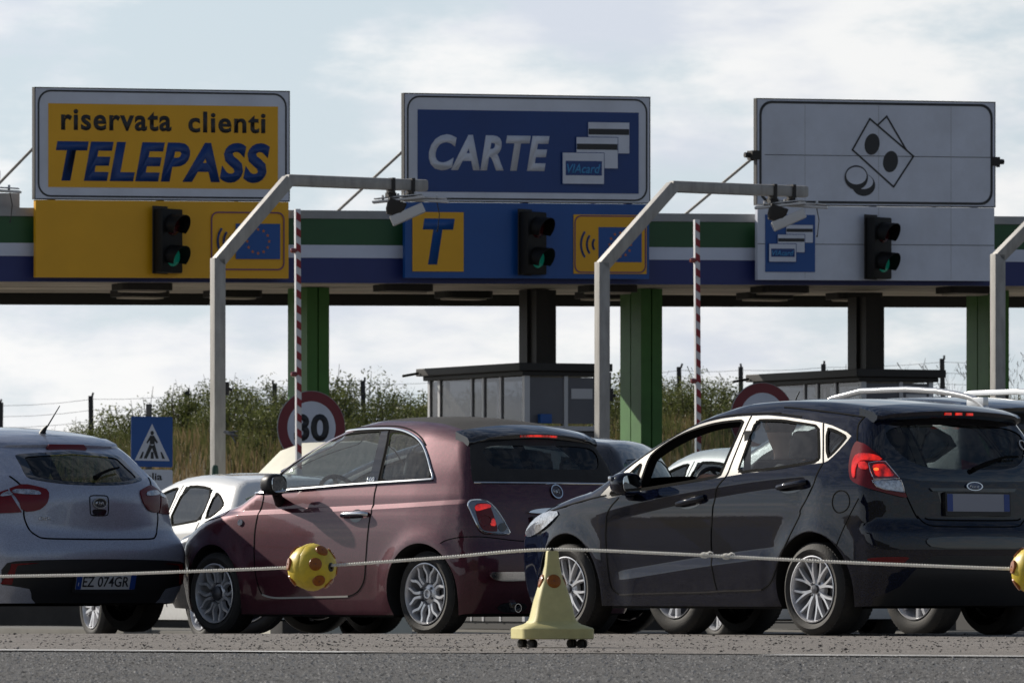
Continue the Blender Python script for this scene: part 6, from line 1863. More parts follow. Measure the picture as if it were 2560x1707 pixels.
def plate(body, c, w, h, root, text=None, frame_m='black', grey=False, tilt=0.0):
    """number plate with blue ends on the tail, c = (y, z)"""
    P, Nn = place(body, np.array([c]), 'R')
    n = Vector(Nn[0]); n.y = 0; n.normalize()
    ey = Vector((0, -1, 0)); ez = n.cross(ey) * -1
    ez = Vector((-n.z, 0, n.x)) * -1 if False else n.cross(ey)
    if ez.z < 0: ez = -ez
    o = Vector(P[0]) + n * 0.014
    o.y = c[0]
    Mx = frame(o, ey, ez, n)
    b = MB()
    b.prism(rrect(-w / 2 - 0.012, w / 2 + 0.012, -h / 2 - 0.028, h / 2 + 0.012, 0.008, 3), -0.02, 0.004, Mx)
    root_p = b.build('number_plate', M['black'], root)
    p = MB(); p.prism(rrect(-w / 2, w / 2, -h / 2, h / 2, 0.006, 3), 0.0045, 0.0065, Mx)
    p.build('plate_face', M['plate_grey'] if grey else M['plate_white'], root_p)
    for s in (-1, 1):
        q = MB(); q.prism(rrect(s * w / 2 - (0 if s < 0 else 0.046), s * w / 2 + (0.046 if s < 0 else 0), -h / 2 + 0.001, h / 2 - 0.001, 0.005, 3), 0.007, 0.0085, Mx)
        q.build('blue_band', M['plate_blue'], root_p)
    if text:
        a, bb = text
        hh = h * 0.66
        text_mesh('plate_letters', a, M['letter'], root_p, Mx @ Matrix.Translation((-w / 2 + 0.056, -hh / 2, 0.007)), width=0.098, height=hh, bold=0.008, depth=0.002)
        text_mesh('plate_letters', bb, M['letter'], root_p, Mx @ Matrix.Translation((-w / 2 + 0.185, -hh / 2, 0.007)), width=w - 0.185 - 0.058, height=hh, bold=0.008, depth=0.002)
        text_mesh('plate_letters', 'I', M['white_print'], root_p, Mx @ Matrix.Translation((-w / 2 + 0.018, -hh * 0.42, 0.0088)), height=hh * 0.35, bold=0.01, depth=0.001)
    return root_p

def emblem(body, c, rx, ry, root, text, ring_m='chrome', disc=(0.04, 0.01, 0.012), tcol='chrome', shear=0.0, fr='R', off=0.004, th=0.42, tw=1.35):
    P, Nn = place(body, np.array([c]), fr)
    n = Vector(Nn[0]); ex = Vector((0, -1, 0)); ex = (ex - n * ex.dot(n)).normalized()
    ey = n.cross(ex)
    Mx = frame(Vector(P[0]) + n * off, ex, ey, n)
    b = MB(); b.prism(ellipse(0, 0, rx, ry), -0.012, 0.004, Mx)
    o = b.build('badge', mat('badge_field', disc, 0.2, 0.3, coat=1.0), root, smooth=40)
    r = MB(); ring_prism(ellipse(0, 0, rx, ry), ellipse(0, 0, rx * 0.86, ry * 0.84), 0.004, 0.009, Mx, r)
    r.build('badge_ring', M[ring_m], o, smooth=40)
    w = rx * tw; h = ry * 2 * th
    text_mesh('badge_letters', text, M[tcol], o, Mx @ Matrix.Translation((-w / 2, -h / 2, 0.0045)), width=w, height=h, bold=0.01, depth=0.002, shear=shear)
    return o

def spoiler(body, root, paint, y1, ext, th, drop, name='roof_spoiler', x_in=0.10):
    """lip carried on from the roof edge, curving down at both ends"""
    SR, SF, ST, TR, TF = body.seams()
    ys = np.linspace(-y1, y1, 31)
    xs = np.interp(np.abs(ys), TR[:, 1], TR[:, 0]); zs = np.interp(np.abs(ys), TR[:, 1], TR[:, 2])
    rings = []
    for y, x, z in zip(ys, xs, zs):
        k = 1 - 0.45 * (abs(y) / y1) ** 4
        zt = float(body.Zt(x + x_in)) - body.ct * y * y
        t = th * (0.55 + 0.45 * k)
        rings.append([Vector((x + x_in, y, zt + 0.003)), Vector((x - ext * k * 0.55, y, z + 0.012 - drop * 0.35)), Vector((x - ext * k, y, z - drop)), Vector((x - ext * k * 0.97, y, z - drop - t * 0.5)), Vector((x - ext * k * 0.55, y, z - drop - t)), Vector((x + 0.03, y, z - t * 1.3)), Vector((x + x_in, y, z - t))])
    mb = MB(); mb.loft(rings)
    return mb.build(name, paint, root, smooth=50)

# ---- burgundy soft-top
def build_burgundy():
    B = Body(SPEC['burg'])
    x, y, z, a = POSE['burg']
    root = thing('parked_car', 'small burgundy hatchback with a black fabric roof, queueing in the middle', 'car', (x, y, z - 0.005), radians(90 + a), 'cars queueing for the toll')
    soft = sym([(0.0, 1.52), (0.60, 1.52), (0.585, 1.37), (0.605, 1.31), (0.632, 1.25), (0.652, 1.14), (0.652, 1.05), (0.0, 1.048)])
    rg = sym([(0.0, 1.305)] + [p for p in ((0.25, 1.308), (0.42, 1.302), (0.50, 1.285), (0.522, 1.245), (0.505, 1.19), (0.47, 1.152), (0.42, 1.145))] + [(0.0, 1.145)])
    made = make_shell(B, root, P_BURG,
        [('window_frame', chaikin(D['b_frame'], 1), 'seal'), ('side_window', chaikin(D['b_doorglass'], 1), 'glass'), ('pillar_cover', D['b_pillar'], 'gloss_black'),
         ('quarter_window', chaikin(D['b_quarter'], 1), 'glass')],
        [('fabric_rear', soft, 'fabric_roof'), ('rear_window', chaikin(rg, 1), 'glass')],
        [('windscreen', [(1.30, -0.5), (1.30, 0.5), (1.98, 0.60), (1.98, -0.60)], 'glass'), ('fabric_roof', [(-0.7, 0.545), (-0.2, 0.51), (0.2, 0.47), (0.6, 0.455), (1.0, 0.44), (1.05, 0.3), (1.06, 0.0), (1.05, -0.3), (1.0, -0.44), (0.6, -0.455), (0.2, -0.47), (-0.2, -0.51), (-0.7, -0.545)], 'fabric_roof')],
        [], {'glass': G_DUSTY})
    for o in made.get('rear_window', []):
        o.data.materials.clear(); o.data.materials.append(G_DARK)
    for o in made.get('windscreen', []):
        o.data.materials.clear(); o.data.materials.append(G_CLEAR)
    gap(B, 'door_gap', D['b_door_f'], 'S', root); gap(B, 'door_gap', D['b_door_r'], 'S', root)
    line_on(B, 'sill_strip', D['b_door_b'], 'S', 0.006, M['satin'], root, flat=0.004, mirror=True)
    gap(B, 'bonnet_gap', D['b_hood'], 'S', root)
    line_on(B, 'chrome_strip', D['b_chrome_top'], 'S', 0.009, M['chrome'], root, mirror=True, off=0.003)
    line_on(B, 'chrome_strip', D['b_chrome_low'], 'S', 0.0115, M['chrome'], root, mirror=True, off=0.004)
    line_on(B, 'frame_gap', [(p[0], p[1] + 0.02) for p in D['b_chrome_top'][:-4]], 'S', 0.005, M['seal'], root, flat=0.002, mirror=True)
    line_on(B, 'tailgate_strip', [(-0.65, 1.047), (-0.3, 1.047), (0, 1.047), (0.3, 1.047), (0.65, 1.047)], 'R', 0.007, M['chrome'], root, off=0.004)
    door_handle(B, D['b_handle'], root, M['chrome'], 0.0175, 0.032)
    hc = D['b_handle'][1]
    handle_shade_patch(B, (hc[0] - 0.01, hc[1] - 0.005), 0.07, 0.045, root)
    shell(B, 'side_repeater', [(D['b_repeater'][0][0] + 0.03 * cos(t), D['b_repeater'][0][1] + 0.022 * sin(t)) for t in np.linspace(0, 2 * pi, 17)[:-1]], 'S', 0.006, M['clear_lens'], root, smooth=0, mirror=True, dome=0.004, step=0.01)
    wing_mirror(root, (1.50, 0.915, 1.05), 0.175, 0.15, 0.16, P_BURG, (1.60, 0.755, 0.93))
    # lettering on the pillar cover
    P, Nn = place(B, np.array([(0.645, 1.062)]), 'S', 0.003)
    n = Vector(Nn[0]); ex = Vector((-1, 0, 0)); ex = (ex - n * ex.dot(n)).normalized()
    text_mesh('pillar_lettering', '500', M['chrome'], root, frame(Vector(P[0]) + ex * -0.045, ex, n.cross(ex), n), width=0.085, height=0.034, bold=0.03, depth=0.002)
    # tail
    spoiler(B, root, M['gloss_black'], 0.585, 0.075, 0.05, 0.02)
    bz = [(-0.165, 1.408), (0.165, 1.408), (0.165, 1.421), (-0.165, 1.421)]
    lm = MB()
    SR, SF, ST, TR, TF = B.seams()
    for i in range(12):
        yy = -0.155 + 0.31 * i / 11
        xx = float(np.interp(abs(yy), TR[:, 1], TR[:, 0])) - 0.074; zz = float(np.interp(abs(yy), TR[:, 1], TR[:, 2])) - 0.032
        lm.box(xx - 0.006, xx + 0.01, yy - 0.0115, yy + 0.0115, zz - 0.008, zz + 0.006)
    lm.build('brake_light', M['red_lit'], root)
    emblem(B, (0.0, 0.989), 0.052, 0.052, root, 'FIAT', disc=(0.03, 0.012, 0.016), th=0.3, tw=1.1)
    sy = 0.29
    shell(B, 'tailgate_handle', sym([(0.0, 0.878), (0.12, 0.873), (0.20, 0.868), (0.27, 0.856), (0.29, 0.838), (0.0, 0.838)]), 'R', 0.022, M['chrome'], root, smooth=1, dome=0.008)
    pl = plate(B, (0.0, 0.752), 0.50, 0.11, root, None)
    text_mesh('plate_letters', 'F', M['letter'], pl, Matrix.Identity(4) @ frame((float(B.Xr(0.752)) - 0.035, 0.19, 0.72), (0, -1, 0), (0, 0, 1), (-1, 0, 0)), height=0.07, bold=0.008, depth=0.002)
    bez = shell(B, 'tail_light', D['b_tail'], 'Q', 0.012, M['lamp_grey'], root, mirror=True, step=0.02)
    for k, o in enumerate(bez):
        pass
    line_on(B, 'lamp_rim', D['b_tail'], 'Q', 0.007, M['chrome'], root, off=0.011, closed=True, mirror=True, smooth=1)
    shell(B, 'red_lens', D['b_tail_red'], 'Q', 0.017, M['red_dark'], root, mirror=True, step=0.02)
    shell(B, 'lit_lens', D['b_tail_lit'], 'Q', 0.021, M['red_lit'], root, mirror=True, step=0.02)
    shell(B, 'lit_lens', D['b_tail_lit2'], 'Q', 0.021, M['red_lit'], root, mirror=True, step=0.02)
    c = D['b_tail_circ'][0]
    line_on(B, 'lens_ring', ellipse(c[0], c[1], 0.036, 0.036, 20), 'Q', 0.003, M['red_lens'], root, off=0.019, closed=True, smooth=0, mirror=True)
    c = D['b_tail_rev'][0]
    shell(B, 'reversing_lamp', ellipse(c[0], c[1], 0.026, 0.03, 18), 'Q', 0.016, M['gloss_black'], root, smooth=0, mirror=True, step=0.015)
    shell(B, 'bumper_strip', [(0.63, 0.415), (0.62, 0.437), (0.58, 0.441), (0.3, 0.442), (0.3, 0.385), (0.52, 0.378), (0.60, 0.388)], 'R', 0.022, M['chrome'], root, mirror=True, dome=0.008)
    gap(B, 'bumper_gap', D['b_bumpline'] + [(-0.1, 0.648), (-0.4, 0.648)], 'Q', root, w=0.003)
    shell(B, 'reflector_lamp', ellipse(0.41, 0.2, 0.12, 0.035, 22), 'R', 0.004, M['gloss_black'], root, smooth=0, mirror=True)
    ex_ = MB(); ex_.lathe([(0.026, -0.12), (0.03, 0.03), (0.027, 0.03), (0.024, -0.1)], 20, frame((-0.50, 0.40, 0.195), (0, 1, 0), (0, 0, 1), (-1, 0, 0)), cap=False)
    ex_.build('exhaust_pipe', M['chrome'], root, smooth=40)
    ar_ = MB(); ar_.tube([(0.55, 0.3, 1.45), (0.5, 0.3, 1.50)], 0.004, 6)
    add_wheels(root, B, 'wavy', 0.785, 0.292, 0.213, 0.195, ('ring', 'dome'), rot=(0.1, 0.25))
    add_interior(root, B, 1.05, 1.72, 0.98, 0.60, 'cloth_grey', x_rear=0.2)
    return root

# ---- black five-door
def build_black():
    B = Body(SPEC['black'])
    x, y, z, a = POSE['black']
    root = thing('parked_car', 'glossy black five-door hatchback with sun-glossed pale window frames and lit brake lights', 'car', (x, y, z), radians(90 + a), 'cars queueing for the toll')
    rblk = sym([(0.0, 1.372), (0.25, 1.365), (0.47, 1.345), (0.54, 1.315), (0.60, 1.27), (0.68, 1.20), (0.655, 1.12), (0.60, 1.04), (0.565, 0.975), (0.0, 0.965)])
    rg = sym([(0.0, 1.325), (0.2, 1.323), (0.40, 1.318), (0.52, 1.297), (0.575, 1.26), (0.55, 1.18), (0.50, 1.12), (0.44, 1.08), (0.36, 1.055), (0.2, 1.045), (0.0, 1.045)])
    made = make_shell(B, root, P_BLACK,
        [('window_frame', D['k_frame'], 'satin'), ('door_opening', D['k_front'], 'hole'), ('corner_window', D['k_tri'], 'glass'),  # pale frame colour paints the sun's sheen on dark gloss pillars
         ('rear_door_window', D['k_rear'], 'glass'), ('quarter_window', D['k_quart'], 'glass')],
        [('tailgate_panel', chaikin(rblk, 1), 'gloss_black'), ('rear_window', chaikin(rg, 1), 'glass'), ('diffuser', sym([(0.0, 0.505), (0.36, 0.505), (0.44, 0.475), (0.52, 0.40), (0.60, 0.31), (0.70, 0.26), (0.80, 0.2), (0.80, 0.1), (0.0, 0.1)]), 'black')],
        [('windscreen', [(1.32, -0.53), (1.32, 0.53), (2.18, 0.66), (2.18, -0.66)], 'glass')],
        [('front_grille', sym([(0, 0.55), (0.5, 0.53), (0.45, 0.3), (0, 0.28)]), 'black')], {'glass': G_SIDE})
    for o in made.get('rear_window', []):
        o.data.materials.clear(); o.data.materials.append(G_DARK)
    # reveal of the open window: the door frame seen from inside
    A, An = place(B, resample(D['k_front'], 0.03), 'S')
    for sg in (1, -1):
        rv = MB()
        mm = MIR if sg < 0 else np.ones(3)
        p0 = A * mm; c0 = p0.mean(0)
        p1 = p0 - An * mm * 0.055; p1 = p1 + (c0 - p1) * np.array([0.05, 0, 0.05])
        n = len(p0)
        rv.add(np.vstack([p0, p1]).tolist(), [(i, (i + 1) % n, n + (i + 1) % n, n + i) for i in range(n)])
        rv.build('window_reveal', M['seal'], root, smooth=60)
    for k in ('k_rear', 'k_quart', 'k_tri', 'k_front'):
        line_on(B, 'window_seal', D[k], 'S', 0.009, M['seal'], root, flat=0.003, closed=True, smooth=1, mirror=True)
    line_on(B, 'roof_trim', [(q[0], q[1] + 0.014) for q in D['k_frame'][2:18]], 'S', 0.005, M['seal'], root, flat=0.002, smooth=1, mirror=True)
    for k in ('k_door_f', 'k_door_r', 'k_door_m'):
        gap(B, 'door_gap', D[k], 'S', root)
    gap(B, 'window_gap', D['k_door_q'], 'S', root)
    line_on(B, 'sill_strip', D['k_sill'], 'S', 0.005, M['gloss_black'], root, flat=0.004, mirror=True)
    gap(B, 'roof_gap', D['k_roofline'], 'S', root, w=0.005)
    gap(B, 'tailgate_gap', D['k_gate_side'], 'Q', root, w=0.005)
    gap(B, 'tailgate_gap', D['k_gate'][:10] , 'R', root, w=0.004)
    gap(B, 'tailgate_gap', [(0.40, 0.738), (0.36, 0.725), (-0.36, 0.725), (-0.40, 0.738)], 'R', root, mirror=False, w=0.005)
    fu = D['k_fuel']; cx, cz = np.mean([q[0] for q in fu]), np.mean([q[1] for q in fu])
    gap(B, 'fuel_flap', fu, 'S', root, mirror=False, closed=True, w=0.0035)
    for k in ('k_handle1', 'k_handle2'):
        c = D[k][1]; rot = atan2(D[k][0][1] - D[k][2][1], D[k][0][0] - D[k][2][0])
        handle_shade_patch(B, (c[0], c[1] - 0.012), 0.12, 0.042, root, rot)
        door_handle(B, D[k], root, P_BLACK, 0.0185, 0.03)
    wing_mirror(root, (1.688, 0.985, 0.968), 0.20, 0.15, 0.17, P_BLACK, (1.80, 0.835, 0.905), black=False, lamp=True)
    spoiler(B, root, P_BLACK, 0.60, 0.13, 0.05, 0.015)
    SR, SF, ST, TR, TF = B.seams()
    lm = MB()
    for i in range(3):
        yy = -0.09 + 0.09 * i
        xx = float(np.interp(abs(yy), TR[:, 1], TR[:, 0])) - 0.128; zz = float(np.interp(abs(yy), TR[:, 1], TR[:, 2])) - 0.03
        lm.box(xx - 0.008, xx + 0.01, yy - 0.026, yy + 0.026, zz - 0.012, zz + 0.004)
    lm.build('brake_light', M['red_lit'], root)
    emblem(B, (0.0, 0.938), 0.068, 0.028, root, 'Ford', disc=(0.012, 0.03, 0.10), shear=0.35, th=0.36, tw=1.25)
    shell(B, 'plate_recess', sym([(0.0, 0.915), (0.30, 0.912), (0.27, 0.81), (0.20, 0.752), (0.0, 0.748)]), 'R', 0.001, M['gloss_black'], root, smooth=0, skirt=False)
    plate(B, (-0.015, 0.835), 0.52, 0.11, root, None, grey=True)
    shell(B, 'tailgate_bar', sym([(0.0, 0.925), (0.36, 0.925), (0.34, 0.905), (0.0, 0.905)]), 'R', 0.012, M['gloss_black'], root, smooth=0)
    tl = shell(B, 'tail_light', D['k_tail'], 'Q', 0.014, M['red_dark'], root, mirror=True, step=0.02)
    shell(B, 'lit_lens', D['k_tail_c'], 'Q', 0.019, M['red_lit'], root, mirror=True, step=0.02)
    shell(B, 'red_lens', D['k_tail_in'], 'Q', 0.020, M['red_lens'], root, mirror=True, step=0.02)
    ti = np.array(D['k_tail_in']); tc_ = ti.mean(0)
    shell(B, 'lit_lens', (tc_ + (ti - tc_) * 0.72).tolist(), 'Q', 0.023, M['red_lit'], root, mirror=True, step=0.02)
    shell(B, 'lit_lens', D['k_tail_in2'], 'Q', 0.020, M['red_lit'], root, mirror=True, step=0.02)
    shell(B, 'clear_lens', D['k_tail_clr'], 'Q', 0.020, M['clear_lens'], root, mirror=True, step=0.015)
    line_on(B, 'lens_rim', D['k_tail_in'], 'Q', 0.0035, M['chrome'], root, off=0.02, closed=True, smooth=0, mirror=True)
    line_on(B, 'lens_rim', D['k_tail_clr'], 'Q', 0.0035, M['chrome'], root, off=0.02, closed=True, smooth=0, mirror=True)
    cb = D['k_tail_bulb'][0]
    shell(B, 'bulb', ellipse(cb[0] + 0.005, cb[1], 0.014, 0.009, 12), 'Q', 0.025, M['orange_lit'], root, smooth=0, mirror=True, step=0.01)
    shell(B, 'rear_reflector', D['k_reflector'], 'R', 0.006, M['red_dark'], root, mirror=True, step=0.02)
    shell(B, 'bumper_insert', sym([(0.0, 0.625), (0.40, 0.62), (0.44, 0.59), (0.38, 0.55), (0.0, 0.55)]), 'R', 0.008, M['gloss_black'], root, smooth=1)
    gap(B, 'bumper_gap', [(0.42, 0.56), (0.36, 0.70), (0.27, 0.86)], 'Q', root, w=0.003)
    w = MB()
    P, Nn = place(B, np.array([(0.0, 1.035), (-0.12, 1.075), (-0.30, 1.115), (-0.43, 1.12)]), 'R', 0.022)
    w.tube([Vector(p) for p in P], [0.018, 0.012, 0.009, 0.006], 8)
    w.build('rear_wiper', M['seal'], root, smooth=60)
    # small white doodle sticker in the corner of the rear window
    st = MB()
    def strip(pts, r=0.004):
        P_, _ = place(B, np.array(pts), 'R', 0.002)
        st.tube([Vector(p) for p in P_], r, 5)
    cy, cz = -0.545, 1.185
    strip([(cy + 0.03 * cos(t), cz + 0.03 * sin(t) + 0.02) for t in np.linspace(0, 2 * pi, 12)])
    strip([(cy, cz - 0.01), (cy - 0.01, cz - 0.06)]); strip([(cy + 0.03, cz - 0.045), (cy - 0.045, cz - 0.03)])
    strip([(cy - 0.01, cz - 0.06), (cy + 0.02, cz - 0.09)]); strip([(cy - 0.01, cz - 0.06), (cy - 0.045, cz - 0.085)])
    st.build('window_sticker', M['white_print'], root)
    # aerial on the roof, headlamps
    ae = MB(); ae.tube([(1.18, 0.0, float(B.Zt(1.18)) - 0.01), (1.10, 0.0, float(B.Zt(1.18)) + 0.10)], [0.006, 0.0035], 6)
    ae.build('aerial', M['black'], root, smooth=60)
    shell(B, 'headlight', [(2.55, 0.80), (2.75, 0.80), (2.95, 0.74), (3.08, 0.66), (3.02, 0.63), (2.85, 0.66), (2.68, 0.72)], 'S', 0.006, M['clear_lens'], root, mirror=True, dome=0.01)
    gap(B, 'bonnet_gap', [(2.05, 0.90), (2.3, 0.87), (2.6, 0.82), (2.9, 0.77)], 'S', root)
    add_wheels(root, B, 'vee', 0.825, 0.295, 0.212, 0.205, ('oval', 'oval'), rot=(0.05, 0.3))
    add_interior(root, B, 1.10, 1.78, 0.94, 0.66, 'cloth', x_rear=0.1, z_head=0.03)
    bt = MB()                                       # a front seat belt across the pillar
    bt.bar((0.78, 0.70, 1.30), (0.86, 0.64, 0.95), 0.045, 0.004)
    bt.build('seat_belt', M['satin'], root)
    return root

# ---- silver hatchback, only its tail in view
def build_silver():
    B = Body(SPEC['silver'])
    x, y, z, a = POSE['silver']
    root = thing('parked_car', 'silver hatchback seen from behind with a whip aerial, at the left end of the queue', 'car', (x, y, z - 0.02), radians(90 + a), 'cars queueing for the toll')
    g = [(-p[0], p[1]) for p in D['s_glass'] if p[0] < -0.05]
    rg = sym([(0.0, 1.286)] + g + [(0.0, g[-1][1] - 0.004)])
    ins = np.array(rg); c = ins.mean(0); ins = c + (ins - c) * np.array([0.88, 0.82])
    blk = sym([(0.0, 0.520)] + [(-q[0], q[1]) for q in D['s_blackR'][1:-1]] + [(0.60, 0.2), (0.55, 0.1), (0.0, 0.1)])
    side = [(2.0, 0.93), (1.7, 1.16), (1.4, 1.32), (1.0, 1.385), (0.6, 1.395), (0.2, 1.385), (-0.1, 1.345), (-0.28, 1.27), (-0.1, 1.08), (0.5, 1.03), (1.2, 0.97)]
    made = make_shell(B, root, P_SILVER,
        [('window_frame', side, 'seal'), ('side_window', [(1.85, 0.96), (1.62, 1.17), (1.38, 1.29), (1.0, 1.355), (0.95, 1.0), (1.3, 0.985)], 'glass'), ('rear_door_window', [(0.88, 1.355), (0.5, 1.365), (0.2, 1.35), (0.12, 1.07), (0.5, 1.05), (0.85, 1.01)], 'glass')],
        [('window_surround', chaikin(rg, 1), 'gloss_black'), ('rear_window', chaikin(ins, 1), 'glass'), ('lower_bumper', blk, 'black')],
        [('windscreen', [(1.35, -0.52), (1.35, 0.52), (2.1, 0.66), (2.1, -0.66)], 'glass')], [], {'glass': G_SIDE})
    for o in made.get('rear_window', []):
        o.data.materials.clear(); o.data.materials.append(glass_mat('rear_glass', (0.28, 0.33, 0.34), dust=0.012, refl=0.5))
    spoiler(B, root, P_SILVER, 0.55, 0.075, 0.05, 0.015)
    SR, SF, ST, TR, TF = B.seams()
    lm = MB()
    xx = float(TR[0, 0]) - 0.068; zz = float(TR[0, 2]) - 0.030
    lm.prism([(-0.175, -0.018), (-0.15, 0.014), (0.15, 0.014), (0.175, -0.018), (0.145, -0.036), (-0.145, -0.036)], -0.012, 0.02, frame((xx, 0, zz), (0, -1, 0), (0.25, 0, 1)))
    lm.build('brake_light', M['red_dark'], root, smooth=40, bevel=0.004)
    tg = [(-q[0], q[1]) for q in D['s_tail_g']]
    # lamps wrap from the tailgate round the corner
    shell(B, 'tail_light', tg[:], 'R', 0.010, M['red_dark'], root, mirror=True, step=0.02, smooth=1)
    shell(B, 'tail_light', D['s_tail_o'], 'Q', 0.009, M['red_dark'], root, mirror=True, step=0.02, smooth=0)
    cl = [(-q[0], q[1]) for q in D['s_tail_clr']]
    shell(B, 'clear_lens', cl, 'R', 0.014, M['clear_lens'], root, mirror=True, step=0.015)
    shell(B, 'clear_lens', D['s_tail_oclr'], 'Q', 0.013, M['clear_lens'], root, mirror=True, step=0.015)
    gl = [(-q[0], q[1]) for q in D['s_gateR']][:5]
    gap(B, 'tailgate_gap', [(0.60, 1.10), (0.565, 1.04), (0.535, 1.0)] + gl[1:] + [(0.22, 0.659), (0.0, 0.658)], 'R', root, w=0.0055)
    emblem(B, (0.0, 0.912), 0.060, 0.038, root, 'KIA', disc=(0.02, 0.008, 0.01), th=0.36, tw=1.25)
    pn = sym([(0.0, 0.967), (0.065, 0.966), (0.082, 0.952), (0.078, 0.845), (0.068, 0.826), (0.0, 0.824)])
    gap(B, 'badge_panel', pn, 'R', root, mirror=False, closed=True, w=0.0035, smooth=1)
    shell(B, 'tailgate_grip', sym([(0.0, 0.870), (0.062, 0.869), (0.056, 0.838), (0.045, 0.829), (0.0, 0.829)]), 'R', 0.003, M['gloss_black'], root)
    P, Nn = place(B, np.array([(0.45, 0.792)]), 'R', 0.004); n = Vector(Nn[0])
    ex = Vector((0, -1, 0)); ex = (ex - n * ex.dot(n)).normalized()
    text_mesh('engine_badge', 'CRDi', M['chrome'], root, frame(Vector(P[0]) - ex * 0.03, ex, n.cross(ex), n), width=0.085, height=0.026, bold=0.02, depth=0.003)
    plate(B, (-0.008, 0.366), 0.51, 0.112, root, ('EZ', '074GR'))
    rf = [(-q[0], q[1]) for q in D['s_reflR']]
    shell(B, 'rear_reflector', rf, 'R', 0.006, M['red_dark'], root, mirror=True, smooth=0, step=0.02)
    w = MB()
    P, Nn = place(B, np.array([(0.0, 1.075), (-0.08, 1.105), (-0.2, 1.135), (-0.30, 1.15)]), 'R', 0.022)
    w.tube([Vector(p) for p in P], [0.02, 0.012, 0.010, 0.006], 8)
    w.build('rear_wiper', M['seal'], root, smooth=60)
    ae = MB()
    zx = float(B.Zt(0.05)) - 0.01
    ae.tube([(0.05, 0.0, zx), (0.05, 0.0, zx + 0.02), (0.0, 0, zx + 0.06)], [0.034, 0.022, 0.008], 10)
    ae.tube([(0.0, 0, zx + 0.05), (-0.16, 0.0, zx + 0.20)], [0.006, 0.0035], 6)
    ae.build('aerial', M['black'], root, smooth=60)
    gap(B, 'roof_gap', [(-0.09, -0.50), (-0.05, -0.3), (-0.04, 0.0), (-0.05, 0.3), (-0.09, 0.50)], 'T', root, mirror=False, w=0.006)
    add_wheels(root, B, 'five', 0.845, 0.30, 0.20, 0.195, ('oval', 'oval'))
    add_interior(root, B, 1.15, 1.85, 0.97, 0.66, 'cloth_grey', x_rear=0.1)
    return root

car_burgundy = build_burgundy()
car_black = build_black()
car_silver = build_silver()
# ------------------------------------------------------------------ cars further on
def clone(sp, **kw):
    d = dict(sp); d.update(kw); return d

